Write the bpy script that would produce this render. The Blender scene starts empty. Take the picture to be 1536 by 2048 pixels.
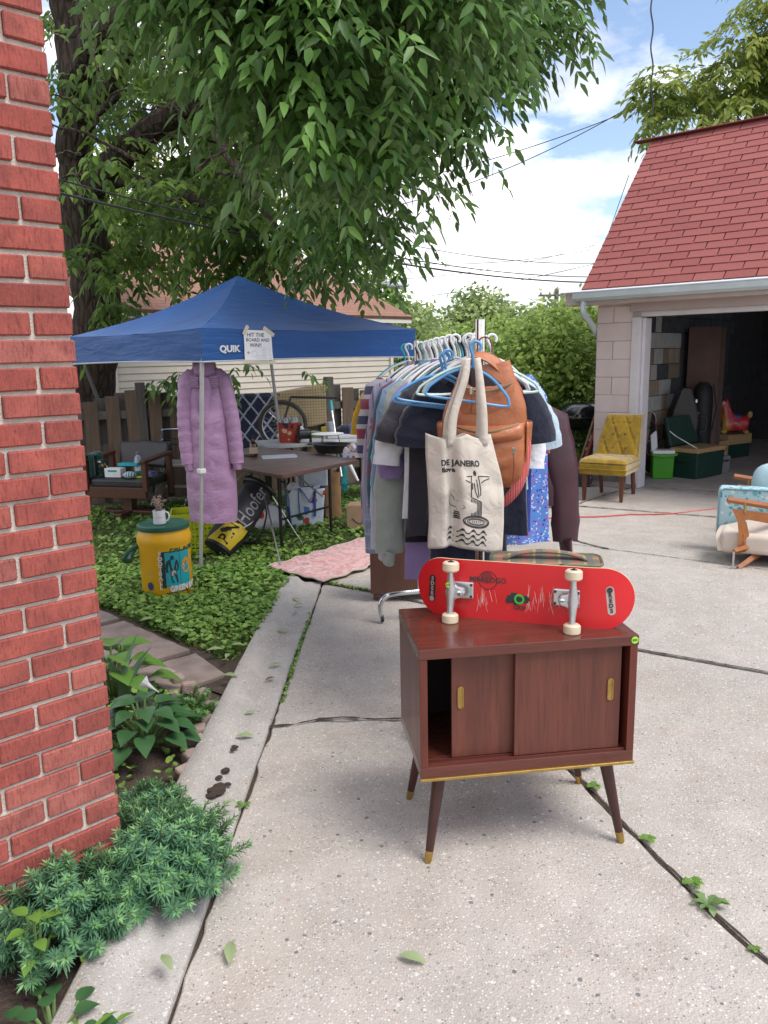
import bpy, bmesh, math, random
import numpy as np
from mathutils import Vector, Matrix, Euler, noise

rnd = random.Random(7)
SC = bpy.context.scene
COL = SC.collection
rad = math.radians

# ------------------------------------------------------------------ camera, sky, sun, exposure
CAM_F, CAM_H = 1560.0, 1.55                 # focal length in pixels of a 1536 wide frame, eye height
PITCH, ROLL = math.atan(312 / CAM_F), rad(1.2)
cam = bpy.data.cameras.new('camera')
cam.sensor_fit = 'HORIZONTAL'; cam.sensor_width = 36.0
cam.lens = 36.0 * CAM_F / 1536.0
cam.clip_start = 0.05; cam.clip_end = 2000.0
camo = bpy.data.objects.new('camera', cam); COL.objects.link(camo)
camo.matrix_world = Matrix.Translation((0, 0, CAM_H)) @ Matrix.Rotation(rad(90) - PITCH, 4, 'X') @ Matrix.Rotation(-ROLL, 4, 'Z')
SC.camera = camo

SUN_EL, SUN_AZ = 58.0, 124.0                 # azimuth clockwise from +Y (ahead), towards +X (right)
world = bpy.data.worlds.new('World'); SC.world = world; world.use_nodes = True
wn, wl = world.node_tree.nodes, world.node_tree.links
wn.clear()
def wnode(t, **k):
    n = wn.new(t)
    for a, b in k.items(): setattr(n, a, b)
    return n
sky = wnode('ShaderNodeTexSky', sky_type='NISHITA')
sky.sun_disc = False; sky.sun_elevation = rad(SUN_EL); sky.sun_rotation = rad(SUN_AZ)
sky.altitude = 200; sky.air_density = 1.0; sky.dust_density = 1.0; sky.ozone_density = 1.3
tc = wnode('ShaderNodeTexCoord')
sep = wnode('ShaderNodeSeparateXYZ'); wl.new(tc.outputs['Generated'], sep.inputs[0])
zz = wnode('ShaderNodeMath', operation='ADD'); zz.inputs[1].default_value = 0.22; wl.new(sep.outputs['Z'], zz.inputs[0])
zm = wnode('ShaderNodeMath', operation='MAXIMUM'); zm.inputs[1].default_value = 0.06; wl.new(zz.outputs[0], zm.inputs[0])
dx = wnode('ShaderNodeMath', operation='DIVIDE'); wl.new(sep.outputs['X'], dx.inputs[0]); wl.new(zm.outputs[0], dx.inputs[1])
dy = wnode('ShaderNodeMath', operation='DIVIDE'); wl.new(sep.outputs['Y'], dy.inputs[0]); wl.new(zm.outputs[0], dy.inputs[1])
cmb = wnode('ShaderNodeCombineXYZ'); wl.new(dx.outputs[0], cmb.inputs[0]); wl.new(dy.outputs[0], cmb.inputs[1])
cn = wnode('ShaderNodeTexNoise'); cn.inputs['Scale'].default_value = 1.15; cn.inputs['Detail'].default_value = 9; cn.inputs['Roughness'].default_value = 0.56
cmap = wnode('ShaderNodeMapping'); cmap.inputs['Location'].default_value = (3.3, 1.75, 0.4)
wl.new(cmb.outputs[0], cmap.inputs[0]); wl.new(cmap.outputs[0], cn.inputs['Vector'])
cr = wnode('ShaderNodeValToRGB'); cr.color_ramp.elements[0].position = 0.415; cr.color_ramp.elements[1].position = 0.51
zs = wnode('ShaderNodeMapRange'); zs.inputs['From Min'].default_value = -0.02; zs.inputs['From Max'].default_value = 0.03; wl.new(sep.outputs['Z'], zs.inputs['Value'])
wl.new(cn.outputs['Fac'], cr.inputs[0])
cmask = wnode('ShaderNodeMath', operation='MULTIPLY'); wl.new(cr.outputs['Color'], cmask.inputs[0]); wl.new(zs.outputs[0], cmask.inputs[1])
# cloud body: bright with soft grey bellies
cn2 = wnode('ShaderNodeTexNoise'); cn2.inputs['Scale'].default_value = 2.6; cn2.inputs['Detail'].default_value = 6
wl.new(cmap.outputs[0], cn2.inputs['Vector'])
cr2 = wnode('ShaderNodeValToRGB'); cr2.color_ramp.elements[0].position = 0.42; cr2.color_ramp.elements[1].position = 0.6
cr2.color_ramp.elements[0].color = (9.4, 9.2, 9.3, 1); cr2.color_ramp.elements[1].color = (5.6, 5.5, 5.8, 1)
wl.new(cn2.outputs['Fac'], cr2.inputs[0])
gain = wnode('ShaderNodeMix', data_type='RGBA', blend_type='MULTIPLY'); gain.inputs['Factor'].default_value = 1.0
gain.inputs['B'].default_value = (1.2, 1.13, 1.1, 1)
wl.new(sky.outputs[0], gain.inputs['A'])
mx = wnode('ShaderNodeMix', data_type='RGBA')
wl.new(cmask.outputs[0], mx.inputs['Factor']); wl.new(gain.outputs['Result'], mx.inputs['A']); wl.new(cr2.outputs['Color'], mx.inputs['B'])
bg = wnode('ShaderNodeBackground'); bg.inputs['Strength'].default_value = 0.135
wo = wnode('ShaderNodeOutputWorld'); wl.new(mx.outputs['Result'], bg.inputs['Color']); wl.new(bg.outputs[0], wo.inputs[0])

sun = bpy.data.lights.new('sun', 'SUN'); sun.energy = 2.2; sun.angle = rad(28); sun.color = (1.0, 0.95, 0.88)
suno = bpy.data.objects.new('sun', sun); COL.objects.link(suno)
sd = Vector((math.sin(rad(SUN_AZ)) * math.cos(rad(SUN_EL)), math.cos(rad(SUN_AZ)) * math.cos(rad(SUN_EL)), math.sin(rad(SUN_EL))))
suno.rotation_euler = sd.to_track_quat('Z', 'Y').to_euler()

SC.view_settings.view_transform = 'Standard'; SC.view_settings.look = 'None'
SC.view_settings.gamma = 1.0; SC.view_settings.use_curve_mapping = False
SC.view_settings.exposure = 0.62
SC.render.engine = 'CYCLES'
SC.cycles.use_denoising = True
SC.cycles.max_bounces = 7; SC.cycles.diffuse_bounces = 3; SC.cycles.glossy_bounces = 3
SC.cycles.transmission_bounces = 5; SC.cycles.transparent_max_bounces = 6
SC.cycles.sample_clamp_indirect = 6.0

# ------------------------------------------------------------------ measuring: a point of the photograph at a known height or distance
_c, _s, _cr, _sr = math.cos(PITCH), math.sin(PITCH), math.cos(ROLL), math.sin(ROLL)
def ray(px, py):
    a = (px - 768) / CAM_F; b = -(py - 1024) / CAM_F
    u = a * _cr + b * _sr; w = -a * _sr + b * _cr
    return Vector((u, _c + w * _s, w * _c - _s))
def G(px, py, z=0.0):
    d = ray(px, py); t = (z - CAM_H) / d.z
    return Vector((d.x * t, d.y * t, z))
def AT(px, py, Y):
    d = ray(px, py); t = Y / d.y
    return Vector((d.x * t, Y, CAM_H + d.z * t))

# ------------------------------------------------------------------ mesh builder
class MB:
    def __init__(s): s.v, s.f = [], []
    def add(s, vs, fs, M=None):
        o = len(s.v)
        for v in vs:
            v = Vector(v)
            if M is not None: v = M @ v
            s.v.append((v.x, v.y, v.z))
        s.f.extend([tuple(i + o for i in f) for f in fs]); return s
    def box(s, c, d, rot=None, M=None, taper=1.0):
        x, y, z = d[0] / 2, d[1] / 2, d[2] / 2; t = taper
        vs = [(-x*t,-y*t,-z),(x*t,-y*t,-z),(x*t,y*t,-z),(-x*t,y*t,-z),(-x,-y,z),(x,-y,z),(x,y,z),(-x,y,z)]
        A = Matrix.Translation(c)
        if rot: A = A @ Euler(rot).to_matrix().to_4x4()
        if M is not None: A = M @ A
        return s.add(vs, [(0,3,2,1),(4,5,6,7),(0,1,5,4),(1,2,6,5),(2,3,7,6),(3,0,4,7)], A)
    def tube(s, pts, r, n=8, caps=True, flat=1.0, M=None):
        pts = [Vector(p) for p in pts]; k = len(pts)
        rs = list(r) if isinstance(r, (list, tuple)) else [r] * k
        T = [(pts[min(i+1,k-1)] - pts[max(i-1,0)]).normalized() for i in range(k)]
        up = Vector((0,0,1)) if abs(T[0].z) < 0.9 else Vector((0,1,0))
        N = (up - T[0] * up.dot(T[0])).normalized(); vs = []
        for i in range(k):
            N = (N - T[i] * N.dot(T[i])).normalized(); B = T[i].cross(N)
            for j in range(n):
                a = 2 * math.pi * j / n
                vs.append(pts[i] + N * (math.cos(a) * rs[i]) + B * (math.sin(a) * rs[i] * flat))
        fs = [(i*n+j, i*n+(j+1)%n, (i+1)*n+(j+1)%n, (i+1)*n+j) for i in range(k-1) for j in range(n)]
        if caps: fs += [tuple(reversed(range(n))), tuple(range((k-1)*n, k*n))]
        return s.add(vs, fs, M)
    def lathe(s, prof, n=24, M=None, caps=True, sx=1.0, sy=1.0):
        vs = [(r*math.cos(2*math.pi*j/n)*sx, r*math.sin(2*math.pi*j/n)*sy, z) for r, z in prof for j in range(n)]
        k = len(prof)
        fs = [(i*n+j, i*n+(j+1)%n, (i+1)*n+(j+1)%n, (i+1)*n+j) for i in range(k-1) for j in range(n)]
        if caps: fs += [tuple(reversed(range(n))), tuple(range((k-1)*n, k*n))]
        return s.add(vs, fs, M)
    def grid(s, fn, nu, nv, closeu=False, M=None):
        m = nu if closeu else nu + 1
        vs = [fn(i / nu, j / nv) for j in range(nv + 1) for i in range(m)]
        fs = []
        for j in range(nv):
            for i in range(nu):
                i2 = (i + 1) % m
                fs.append((j*m+i, j*m+i2, (j+1)*m+i2, (j+1)*m+i))
        return s.add(vs, fs, M)
    def prism(s, poly, z0, z1, M=None):
        n = len(poly)
        vs = [(p[0], p[1], z0) for p in poly] + [(p[0], p[1], z1) for p in poly]
        fs = [tuple(reversed(range(n))), tuple(range(n, 2*n))] + [(i, (i+1)%n, n+(i+1)%n, n+i) for i in range(n)]
        return s.add(vs, fs, M)
    def ball(s, c, r, nu=14, nv=9, M=None):
        r = (r, r, r) if not isinstance(r, (tuple, list)) else r
        A = Matrix.Translation(c) if M is None else M @ Matrix.Translation(c)
        prof = [(math.sin(math.pi*(j+0.001)/(nv+0.002)), -math.cos(math.pi*(j+0.001)/(nv+0.002))) for j in range(nv+1)]
        vs = [(p*math.cos(2*math.pi*i/nu)*r[0], p*math.sin(2*math.pi*i/nu)*r[1], z*r[2]) for p, z in prof for i in range(nu)]
        fs = [(j*nu+i, j*nu+(i+1)%nu, (j+1)*nu+(i+1)%nu, (j+1)*nu+i) for j in range(nv) for i in range(nu)]
        return s.add(vs, fs, A)
    def mesh(s, name, mat, smooth=False, ang=35):
        me = bpy.data.meshes.new(name); me.from_pydata(s.v, [], s.f)
        if mat is not None: me.materials.append(mat)
        if smooth: me.shade_smooth(); me.set_sharp_from_angle(angle=rad(ang))
        me.update(); return me
    def build(s, name, mat, parent=None, smooth=False, bevel=0.0, sub=0, solid=0.0, seg=2, ang=35):
        o = obj(name, s.mesh(name, mat, smooth, ang), parent)
        if solid:
            m = o.modifiers.new('s', 'SOLIDIFY'); m.thickness = solid; m.offset = 0
        if bevel:
            m = o.modifiers.new('b', 'BEVEL'); m.width = bevel; m.segments = seg; m.limit_method = 'ANGLE'; m.angle_limit = rad(30)
        if sub:
            m = o.modifiers.new('u', 'SUBSURF'); m.levels = sub; m.render_levels = sub
        return o

def obj(name, me, parent=None):
    o = bpy.data.objects.new(name, me); COL.objects.link(o)
    if parent is not None: o.parent = parent
    return o
def tag(o, label=None, cat=None, group=None, kind=None):
    if label: o['label'] = label
    if cat: o['category'] = cat
    if group: o['group'] = group
    if kind: o['kind'] = kind
    return o
def thing(name, label, cat, loc=(0,0,0), rz=0.0, group=None):
    o = bpy.data.objects.new(name, None); COL.objects.link(o)
    o.empty_display_size = 0.1
    o.location = loc; o.rotation_euler = (0, 0, rz)
    return tag(o, label, cat, group)
def dup(o, parent=None):
    c = o.copy(); COL.objects.link(c)
    if parent is not None: c.parent = parent
    for ch in list(o.children): dup(ch, c)
    return c
def box(name, mat, parent, c, d, rot=None, bevel=0.0, taper=1.0, smooth=False):
    return MB().box(c, d, rot, taper=taper).build(name, mat, parent, smooth=smooth, bevel=bevel)
def tube(name, mat, parent, pts, r, n=8, flat=1.0, caps=True):
    return MB().tube(pts, r, n, caps, flat).build(name, mat, parent, smooth=True)
def bez(pts, k=8):
    """a smooth run of points through pts (Catmull-Rom)"""
    P = [Vector(p) for p in pts]; P = [P[0]*2 - P[1]] + P + [P[-1]*2 - P[-2]]; out = []
    for i in range(1, len(P) - 2):
        for j in range(k):
            t = j / k; a, b, c, d = P[i-1], P[i], P[i+1], P[i+2]
            out.append(0.5*((2*b)+(c-a)*t+(2*a-5*b+4*c-d)*t*t+(3*b-a-3*c+d)*t**3))
    out.append(P[-2]); return out
def text(name, body, size, mat, parent, M, warp=None, extrude=0.0006, sx=1.0, shear=0.0, bold=0.0, align='CENTER'):
    cu = bpy.data.curves.new(name, 'FONT'); cu.body = body; cu.size = size; cu.align_x = align; cu.align_y = 'CENTER'
    cu.extrude = extrude; cu.shear = shear; cu.offset = bold; cu.resolution_u = 3
    t = bpy.data.objects.new(name, cu); COL.objects.link(t)
    dg = bpy.context.evaluated_depsgraph_get()
    me = bpy.data.meshes.new_from_object(t.evaluated_get(dg))
    bpy.data.objects.remove(t); bpy.data.curves.remove(cu)
    for v in me.vertices:
        p = Vector((v.co.x * sx, v.co.y, v.co.z))
        v.co = warp(p) if warp else M @ p
    me.materials.clear(); me.materials.append(mat)
    return obj(name, me, parent)
def nz(x, y=0.0, z=0.0): return noise.noise(Vector((x, y, z)))

# ------------------------------------------------------------------ materials
_mats = {}
class NT:
    def __init__(s, name):
        s.m = bpy.data.materials.new(name); s.m.use_nodes = True
        s.n, s.l = s.m.node_tree.nodes, s.m.node_tree.links
        s.p = s.n['Principled BSDF']; s.out = s.n['Material Output']
    def node(s, t, **k):
        n = s.n.new(t)
        for a, b in k.items():
            if a in n.inputs: n.inputs[a].default_value = b
            else: setattr(n, a, b)
        return n
    def link(s, a, b): s.l.new(a, b)
    def val(s, sock, v):
        if hasattr(v, 'is_output') or hasattr(v, 'links'): s.l.new(v, sock)
        else: sock.default_value = v
    def math(s, op, a, b=0.0, clamp=False):
        n = s.n.new('ShaderNodeMath'); n.operation = op; n.use_clamp = clamp
        s.val(n.inputs[0], a); s.val(n.inputs[1], b); return n.outputs[0]
    def coord(s, kind='Object', scale=(1,1,1), rot=(0,0,0), loc=(0,0,0)):
        t = s.n.new('ShaderNodeTexCoord'); m = s.n.new('ShaderNodeMapping')
        m.inputs['Scale'].default_value = scale; m.inputs['Rotation'].default_value = rot; m.inputs['Location'].default_value = loc
        s.l.new(t.outputs[kind], m.inputs[0]); return m.outputs[0]
    def noise(s, vec, scale, detail=5, rough=0.55, dist=0.0):
        n = s.n.new('ShaderNodeTexNoise'); n.inputs['Scale'].default_value = scale; n.inputs['Detail'].default_value = detail
        n.inputs['Roughness'].default_value = rough; n.inputs['Distortion'].default_value = dist
        if vec is not None: s.l.new(vec, n.inputs['Vector'])
        return n.outputs['Fac']
    def voro(s, vec, scale, feature='F1', out='Distance', rnd_=1.0):
        n = s.n.new('ShaderNodeTexVoronoi'); n.feature = feature; n.inputs['Scale'].default_value = scale
        n.inputs['Randomness'].default_value = rnd_
        s.l.new(vec, n.inputs['Vector']); return n.outputs[out]
    def wave(s, vec, scale, dirn='X', dist=0.0, dscale=1.0, detail=2, profile='SIN'):
        n = s.n.new('ShaderNodeTexWave'); n.wave_type = 'BANDS'; n.bands_direction = dirn; n.wave_profile = profile
        n.inputs['Scale'].default_value = scale; n.inputs['Distortion'].default_value = dist
        n.inputs['Detail'].default_value = detail; n.inputs['Detail Scale'].default_value = dscale
        s.l.new(vec, n.inputs['Vector']); return n.outputs['Fac']
    def ramp(s, f, stops, interp='LINEAR'):
        n = s.n.new('ShaderNodeValToRGB'); e = n.color_ramp.elements; n.color_ramp.interpolation = interp
        while len(e) < len(stops): e.new(0.5)
        for i, (p, c) in enumerate(stops):
            e[i].position = p; e[i].color = (*c, 1) if isinstance(c, (tuple, list)) else (c, c, c, 1)
        s.l.new(f, n.inputs[0]); return n.outputs['Color']
    def mix(s, f, a, b, mode='MIX'):
        n = s.n.new('ShaderNodeMix'); n.data_type = 'RGBA'; n.blend_type = mode
        s.val(n.inputs['Factor'], f)
        for k, v in (('A', a), ('B', b)):
            if isinstance(v, (tuple, list)): n.inputs[k].default_value = (*v[:3], 1)
            else: s.l.new(v, n.inputs[k])
        return n.outputs['Result']
    def bump(s, h, strength=0.3, dist=0.01, prev=None):
        n = s.n.new('ShaderNodeBump'); n.inputs['Strength'].default_value = strength; n.inputs['Distance'].default_value = dist
        s.l.new(h, n.inputs['Height'])
        if prev is not None: s.l.new(prev, n.inputs['Normal'])
        return n.outputs['Normal']
    def done(s, col=None, rough=0.6, nrm=None, metal=0.0, spec=0.5, sheen=0.0, coat=0.0, trans=0.0):
        p = s.p
        if col is not None:
            if isinstance(col, (tuple, list)): p.inputs['Base Color'].default_value = (*col[:3], 1)
            else: s.l.new(col, p.inputs['Base Color'])
        s.val(p.inputs['Roughness'], rough)
        if nrm is not None: s.l.new(nrm, p.inputs['Normal'])
        p.inputs['Metallic'].default_value = metal; p.inputs['Specular IOR Level'].default_value = spec
        p.inputs['Sheen Weight'].default_value = sheen; p.inputs['Coat Weight'].default_value = coat
        if trans:
            t = s.n.new('ShaderNodeBsdfTranslucent'); x = s.n.new('ShaderNodeMixShader'); x.inputs[0].default_value = trans
            if col is not None:
                if isinstance(col, (tuple, list)): t.inputs[0].default_value = (*col[:3], 1)
                else: s.l.new(col, t.inputs[0])
            s.l.new(p.outputs[0], x.inputs[1]); s.l.new(t.outputs[0], x.inputs[2]); s.l.new(x.outputs[0], s.out.inputs[0])
        return s.m

def M_(name, c1, c2=None, rough=0.6, scale=9.0, bump=0.0, bscale=60.0, bdist=0.004, metal=0.0, spec=0.5, stretch=(1,1,1), coat=0.0, sheen=0.0, trans=0.0, rvar=0.12, per=0.0):
    """a plain procedural surface: two tones mottled by noise, uneven gloss, fine relief"""
    if name in _mats: return _mats[name]
    t = NT(name); v = t.coord('Object', stretch)
    c2 = c2 or tuple(x * 0.78 for x in c1)
    f = t.noise(v, scale, 6)
    col = t.mix(t.ramp(f, [(0.3, 0.0), (0.7, 1.0)]), c1, c2)
    if per:
        oi = t.node('ShaderNodeObjectInfo'); h = t.node('ShaderNodeHueSaturation')
        t.link(t.math('ADD', t.math('MULTIPLY', oi.outputs['Random'], per), 1 - per / 2), h.inputs['Value']); t.link(col, h.inputs['Color']); col = h.outputs[0]
    r = t.math('ADD', t.math('MULTIPLY', f, rvar * 2), rough - rvar, clamp=True)
    nrm = t.bump(t.noise(v, bscale, 4), bump, bdist) if bump else None
    _mats[name] = t.done(col, r, nrm, metal, spec, sheen, coat, trans); return _mats[name]

def leafmat(name, a, b, trans=0.35, rough=0.45, back=None, extra=None):
    if name in _mats: return _mats[name]
    t = NT(name); g = t.node('ShaderNodeNewGeometry')
    r = g.outputs['Random Per Island']
    n = t.noise(t.coord('Object'), 1.3, 3)
    f = t.math('ADD', t.math('MULTIPLY', r, 0.6), t.math('MULTIPLY', n, 0.5))
    col = t.ramp(f, [(0.25, a), (0.8, b)])
    if extra: col = t.mix(t.math('GREATER_THAN', r, 0.965), col, extra)
    bc = t.mix(g.outputs['Backfacing'], col, t.mix(0.35, col, back or (0.24, 0.32, 0.16)))
    _mats[name] = t.done(bc, rough, None, 0, 0.35, trans=trans); return _mats[name]

metal = M_('brushed_metal', (0.62, 0.63, 0.65), (0.5, 0.5, 0.52), 0.32, 30, metal=1.0)
chrome = M_('chrome', (0.75, 0.76, 0.78), (0.65, 0.66, 0.68), 0.14, 30, metal=1.0, rvar=0.05)
darkmetal = M_('dark_metal', (0.03, 0.03, 0.033), (0.05, 0.05, 0.05), 0.42, 20, metal=0.4)
blackplastic = M_('black_plastic', (0.012, 0.012, 0.014), (0.025, 0.025, 0.027), 0.42, 25, 0.1)
white = M_('white_plastic', (0.78, 0.79, 0.8), (0.7, 0.7, 0.72), 0.4, 12)
brass = M_('brass', (0.50, 0.34, 0.11), (0.36, 0.24, 0.07), 0.38, 40, metal=0.9)
cardboard = M_('cardboard', (0.42, 0.28, 0.17), (0.36, 0.235, 0.14), 0.85, 14, 0.1, 90)
paper = M_('paper', (0.82, 0.83, 0.85), (0.76, 0.77, 0.8), 0.7, 10)
ink = M_('black_ink', (0.02, 0.02, 0.022), (0.035, 0.035, 0.035), 0.7, 50)
# ================================================================== THE SETTING
# ---- materials of the setting
def concrete_mat(name, base, dark, agg=1.0, stain=1.0):
    t = NT(name); v = t.coord('Object')
    v1 = t.voro(v, 150, 'F1', 'Color'); d1 = t.voro(v, 150, 'F1', 'Distance')
    v2 = t.voro(v, 62, 'F1', 'Color'); d2 = t.voro(v, 62, 'F1', 'Distance')
    s1 = t.node('ShaderNodeSeparateColor'); t.link(v1, s1.inputs[0])
    s2 = t.node('ShaderNodeSeparateColor'); t.link(v2, s2.inputs[0])
    big = t.noise(v, 0.9, 6); mid = t.noise(v, 7, 6); fine = t.noise(v, 260, 3)
    col = t.mix(t.ramp(mid, [(0.3, 0.0), (0.72, 1.0)]), base, dark)
    col = t.mix(t.math('MULTIPLY', t.ramp(big, [(0.42, 0.0), (0.7, 1.0)]), 0.6 * stain), col, tuple(x * 0.62 for x in base))
    sn_ = t.noise(v, 2.3, 7, 0.6, 0.8)
    col = t.mix(t.math('MULTIPLY', t.ramp(sn_, [(0.5, 0.0), (0.72, 1.0)]), 0.55 * stain), col, tuple(x * y for x, y in zip(base, (0.66, 0.60, 0.54))))
    rs_ = t.noise(v, 1.1, 4, 0.5, 0.3)
    col = t.mix(t.math('MULTIPLY', t.ramp(rs_, [(0.66, 0.0), (0.74, 1.0)]), 0.3), col, (0.42, 0.29, 0.19))
    # pebbles of the exposed aggregate: fine ones everywhere, larger ones scattered
    peb = t.ramp(s1.outputs[0], [(0.0, (0.17, 0.16, 0.16)), (0.08, (0.30, 0.28, 0.28)), (0.22, (0.44, 0.41, 0.40)), (0.5, (0.56, 0.52, 0.50)), (0.72, (0.43, 0.36, 0.32)), (0.86, (0.70, 0.68, 0.67)), (0.95, (0.36, 0.34, 0.36))], 'CONSTANT')
    m1 = t.math('MULTIPLY', t.math('LESS_THAN', d1, 0.42), t.math('GREATER_THAN', s1.outputs[1], 0.30))
    col = t.mix(t.math('MULTIPLY', m1, 0.8 * agg), col, peb)
    peb2 = t.ramp(s2.outputs[0], [(0.0, (0.09, 0.09, 0.10)), (0.12, (0.28, 0.25, 0.24)), (0.36, (0.62, 0.59, 0.57)), (0.7, (0.46, 0.41, 0.38)), (0.86, (0.24, 0.24, 0.25)), (0.95, (0.40, 0.27, 0.21))], 'CONSTANT')
    m2 = t.math('MULTIPLY', t.math('LESS_THAN', t.math('ADD', d2, t.math('MULTIPLY', s2.outputs[2], 0.22)), 0.42), t.math('GREATER_THAN', s2.outputs[1], 0.80))
    col = t.mix(t.math('MULTIPLY', m2, 0.75 * agg), col, peb2)
    col = t.mix(t.math('MULTIPLY', t.ramp(fine, [(0.60, 0.0), (0.75, 1.0)]), 0.3), col, tuple(x * 0.5 for x in dark))
    h = t.math('ADD', t.math('MULTIPLY', d1, -0.6), t.math('ADD', t.math('MULTIPLY', fine, 0.5), t.math('MULTIPLY', mid, 0.3)))
    return t.done(col, 0.85, t.bump(h, 0.6, 0.005), spec=0.3)
concrete = concrete_mat('aggregate_concrete', (0.475, 0.437, 0.395), (0.375, 0.345, 0.31))
concrete_far = concrete_mat('apron_concrete', (0.46, 0.415, 0.375), (0.36, 0.325, 0.295), 0.5)
kerbmat = concrete_mat('kerb_concrete', (0.44, 0.42, 0.395), (0.34, 0.325, 0.305), 0.7)
floormat = concrete_mat('garage_floor_concrete', (0.40, 0.36, 0.335), (0.30, 0.27, 0.25), 0.15, 1.4)
soil = M_('soil', (0.045, 0.032, 0.024), (0.09, 0.065, 0.05), 0.95, 22, 0.9, 70, 0.02)
turf = M_('turf', (0.05, 0.085, 0.022), (0.085, 0.075, 0.04), 0.95, 5, 0.8, 120, 0.02)

ground = MB().add([(-300,-60,-0.07),(300,-60,-0.07),(300,700,-0.07),(-300,700,-0.07)], [(0,1,2,3)]).build('ground', turf); tag(ground, kind='structure')

# ---- driveway: slabs with open joints over a dirty bed
def jag(poly, amp, step=0.05, seed=0.0):
    out = []
    for i, p in enumerate(poly):
        q = poly[(i+1) % len(poly)]; p, q = Vector(p), Vector(q); L = (q - p).length; n = max(1, int(L / step))
        if L > 12: n = 1
        nrm = Vector((-(q-p).y, (q-p).x)).normalized()
        for k in range(n):
            a = p.lerp(q, k / n)
            if k: a += nrm * amp * (nz(a.x*9, a.y*9, seed) + 0.6 * nz(a.x*31, a.y*31, seed+4))
            out.append((a.x, a.y))
    return out
def slab(name, poly, mat, top=0.0, amp=0.006, parent=None, gap=0.011, seed=0.0, depth=0.06):
    c = sum((Vector(p) for p in poly), Vector((0,0))) / len(poly)
    n = len(poly); ins = []
    for i in range(n):                       # inset each edge by the joint width
        a, b, d = Vector(poly[i-1]), Vector(poly[i]), Vector(poly[(i+1) % n])
        n1 = Vector((-(b-a).y, (b-a).x)).normalized(); n2 = Vector((-(d-b).y, (d-b).x)).normalized()
        m = (n1 + n2); m = m / max(0.25, m.dot(n1)); ins.append(b + m * gap)
    o = MB().prism(jag(ins, amp, seed=seed), top - depth, top).build(name, mat, parent)
    m = o.modifiers.new('b', 'BEVEL'); m.width = 0.005; m.segments = 1; m.limit_method = 'ANGLE'; m.angle_limit = rad(60)
    return o
drive = MB().add([(-0.70,-3,-0.015),(9,-3,-0.015),(9,9,-0.015),(2.4,9.0,-0.015),(1.6,8.0,-0.015),(0.1,6.35,-0.015),(-0.5,5.28,-0.015)], [(0,1,2,3,4,5,6)]).build('driveway', soil)
tag(drive, kind='structure')
jx = lambda y: -0.56 + 0.0235 * (y - 1.0) + (0.012 if y > 4.4 else 0)       # joint between kerb gutter and driveway
J1 = [(jx(3.1), 3.10), (-0.298, 3.157), (0.083, 3.15), (0.40, 2.92), (0.685, 2.706)]
J1b = [(0.79, 2.315), (0.833, 2.157), (0.884, 1.974), (0.926, 1.844), (0.967, 1.745), (1.10, 1.40), (1.5, 0.2), (2.2, -3.0)]
S2a, S2b = (jx(5.28), 5.28), (9.0, -0.9)
slab('concrete_slab', [(jx(-3), -3.0)] + list(reversed(J1b)) + list(reversed(J1)), concrete, 0.0, 0.012, drive, seed=1)
slab('concrete_slab', J1 + J1b + [(9, -3), S2b, (1.854, 3.565), (1.315, 3.906), (-0.088, 5.035), S2a], concrete, -0.006, 0.010, drive, seed=2)
slab('concrete_slab', [S2a, (-0.088, 5.035), (1.315, 3.906), (1.854, 3.565), S2b, (9, 0.65), (2.718, 5.34), (1.788, 6.034), (0.72, 6.83), (0.1, 6.15)], concrete, 0.002, 0.008, drive, seed=3)
slab('concrete_slab', [(0.72, 6.83), (1.788, 6.034), (1.51, 6.50), (1.62, 7.0), (1.83, 7.455), (1.946, 7.856), (1.62, 7.95)], concrete, -0.003, 0.014, drive, seed=4)
slab('concrete_slab', [(1.788, 6.034), (2.718, 5.34), (9, 0.65), (9, 3.72), (3.096, 7.179), (1.946, 7.856), (1.83, 7.455), (1.62, 7.0), (1.51, 6.50)], concrete, 0.0, 0.008, drive, seed=5)
slab('concrete_slab', [(1.946, 7.856), (3.096, 7.179), (9, 3.72), (9, 5.1), (3.618, 8.428), (2.9, 8.90), (2.46, 8.45)], concrete_far, 0.005, 0.008, drive, seed=6)
slab('concrete_slab', [(1.62, 7.95), (1.946, 7.856), (2.46, 8.45), (2.9, 8.90), (2.3, 9.15)], concrete_far, -0.004, 0.012, drive, seed=7)

# dirt packed into the joints and cracks
def dirt_line(pts, w, seed, z=0.0045):
    pts = [Vector((*p, 0)) for p in pts]; fine = []
    for a, b in zip(pts, pts[1:]):
        n = max(2, int((b - a).length / 0.025)); fine += [a.lerp(b, k / n) for k in range(n)]
    fine.append(pts[-1]); vs, fs = [], []
    for i, p in enumerate(fine):
        d = (fine[min(i+1, len(fine)-1)] - fine[max(i-1, 0)]).normalized(); n_ = Vector((-d.y, d.x, 0))
        ww = max(0.0012, w * (0.55 + 0.9 * nz(i*0.31, seed) + 0.5 * nz(i*0.9, seed, 3))); c = p + n_ * 0.008 * nz(i*0.22, seed, 7)
        vs += [c - n_*ww*(1 + .5*nz(i*1.1, seed, 1)), c + Vector((0,0,0.0004)), c + n_*ww*(1 + .5*nz(i*1.3, seed, 2))]
    for v in vs: v.z += z
    fs = [(3*i+j, 3*i+j+1, 3*i+j+4, 3*i+j+3) for i in range(len(fine)-1) for j in range(2)]
    o = MB().add(vs, fs).build('joint_dirt', jdirt, drive, smooth=True); o['kind'] = 'stuff'
jdirt = M_('joint_dirt', (0.075, 0.058, 0.045), (0.03, 0.024, 0.02), 0.95, 60, 0.9, 200, 0.006)
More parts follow.
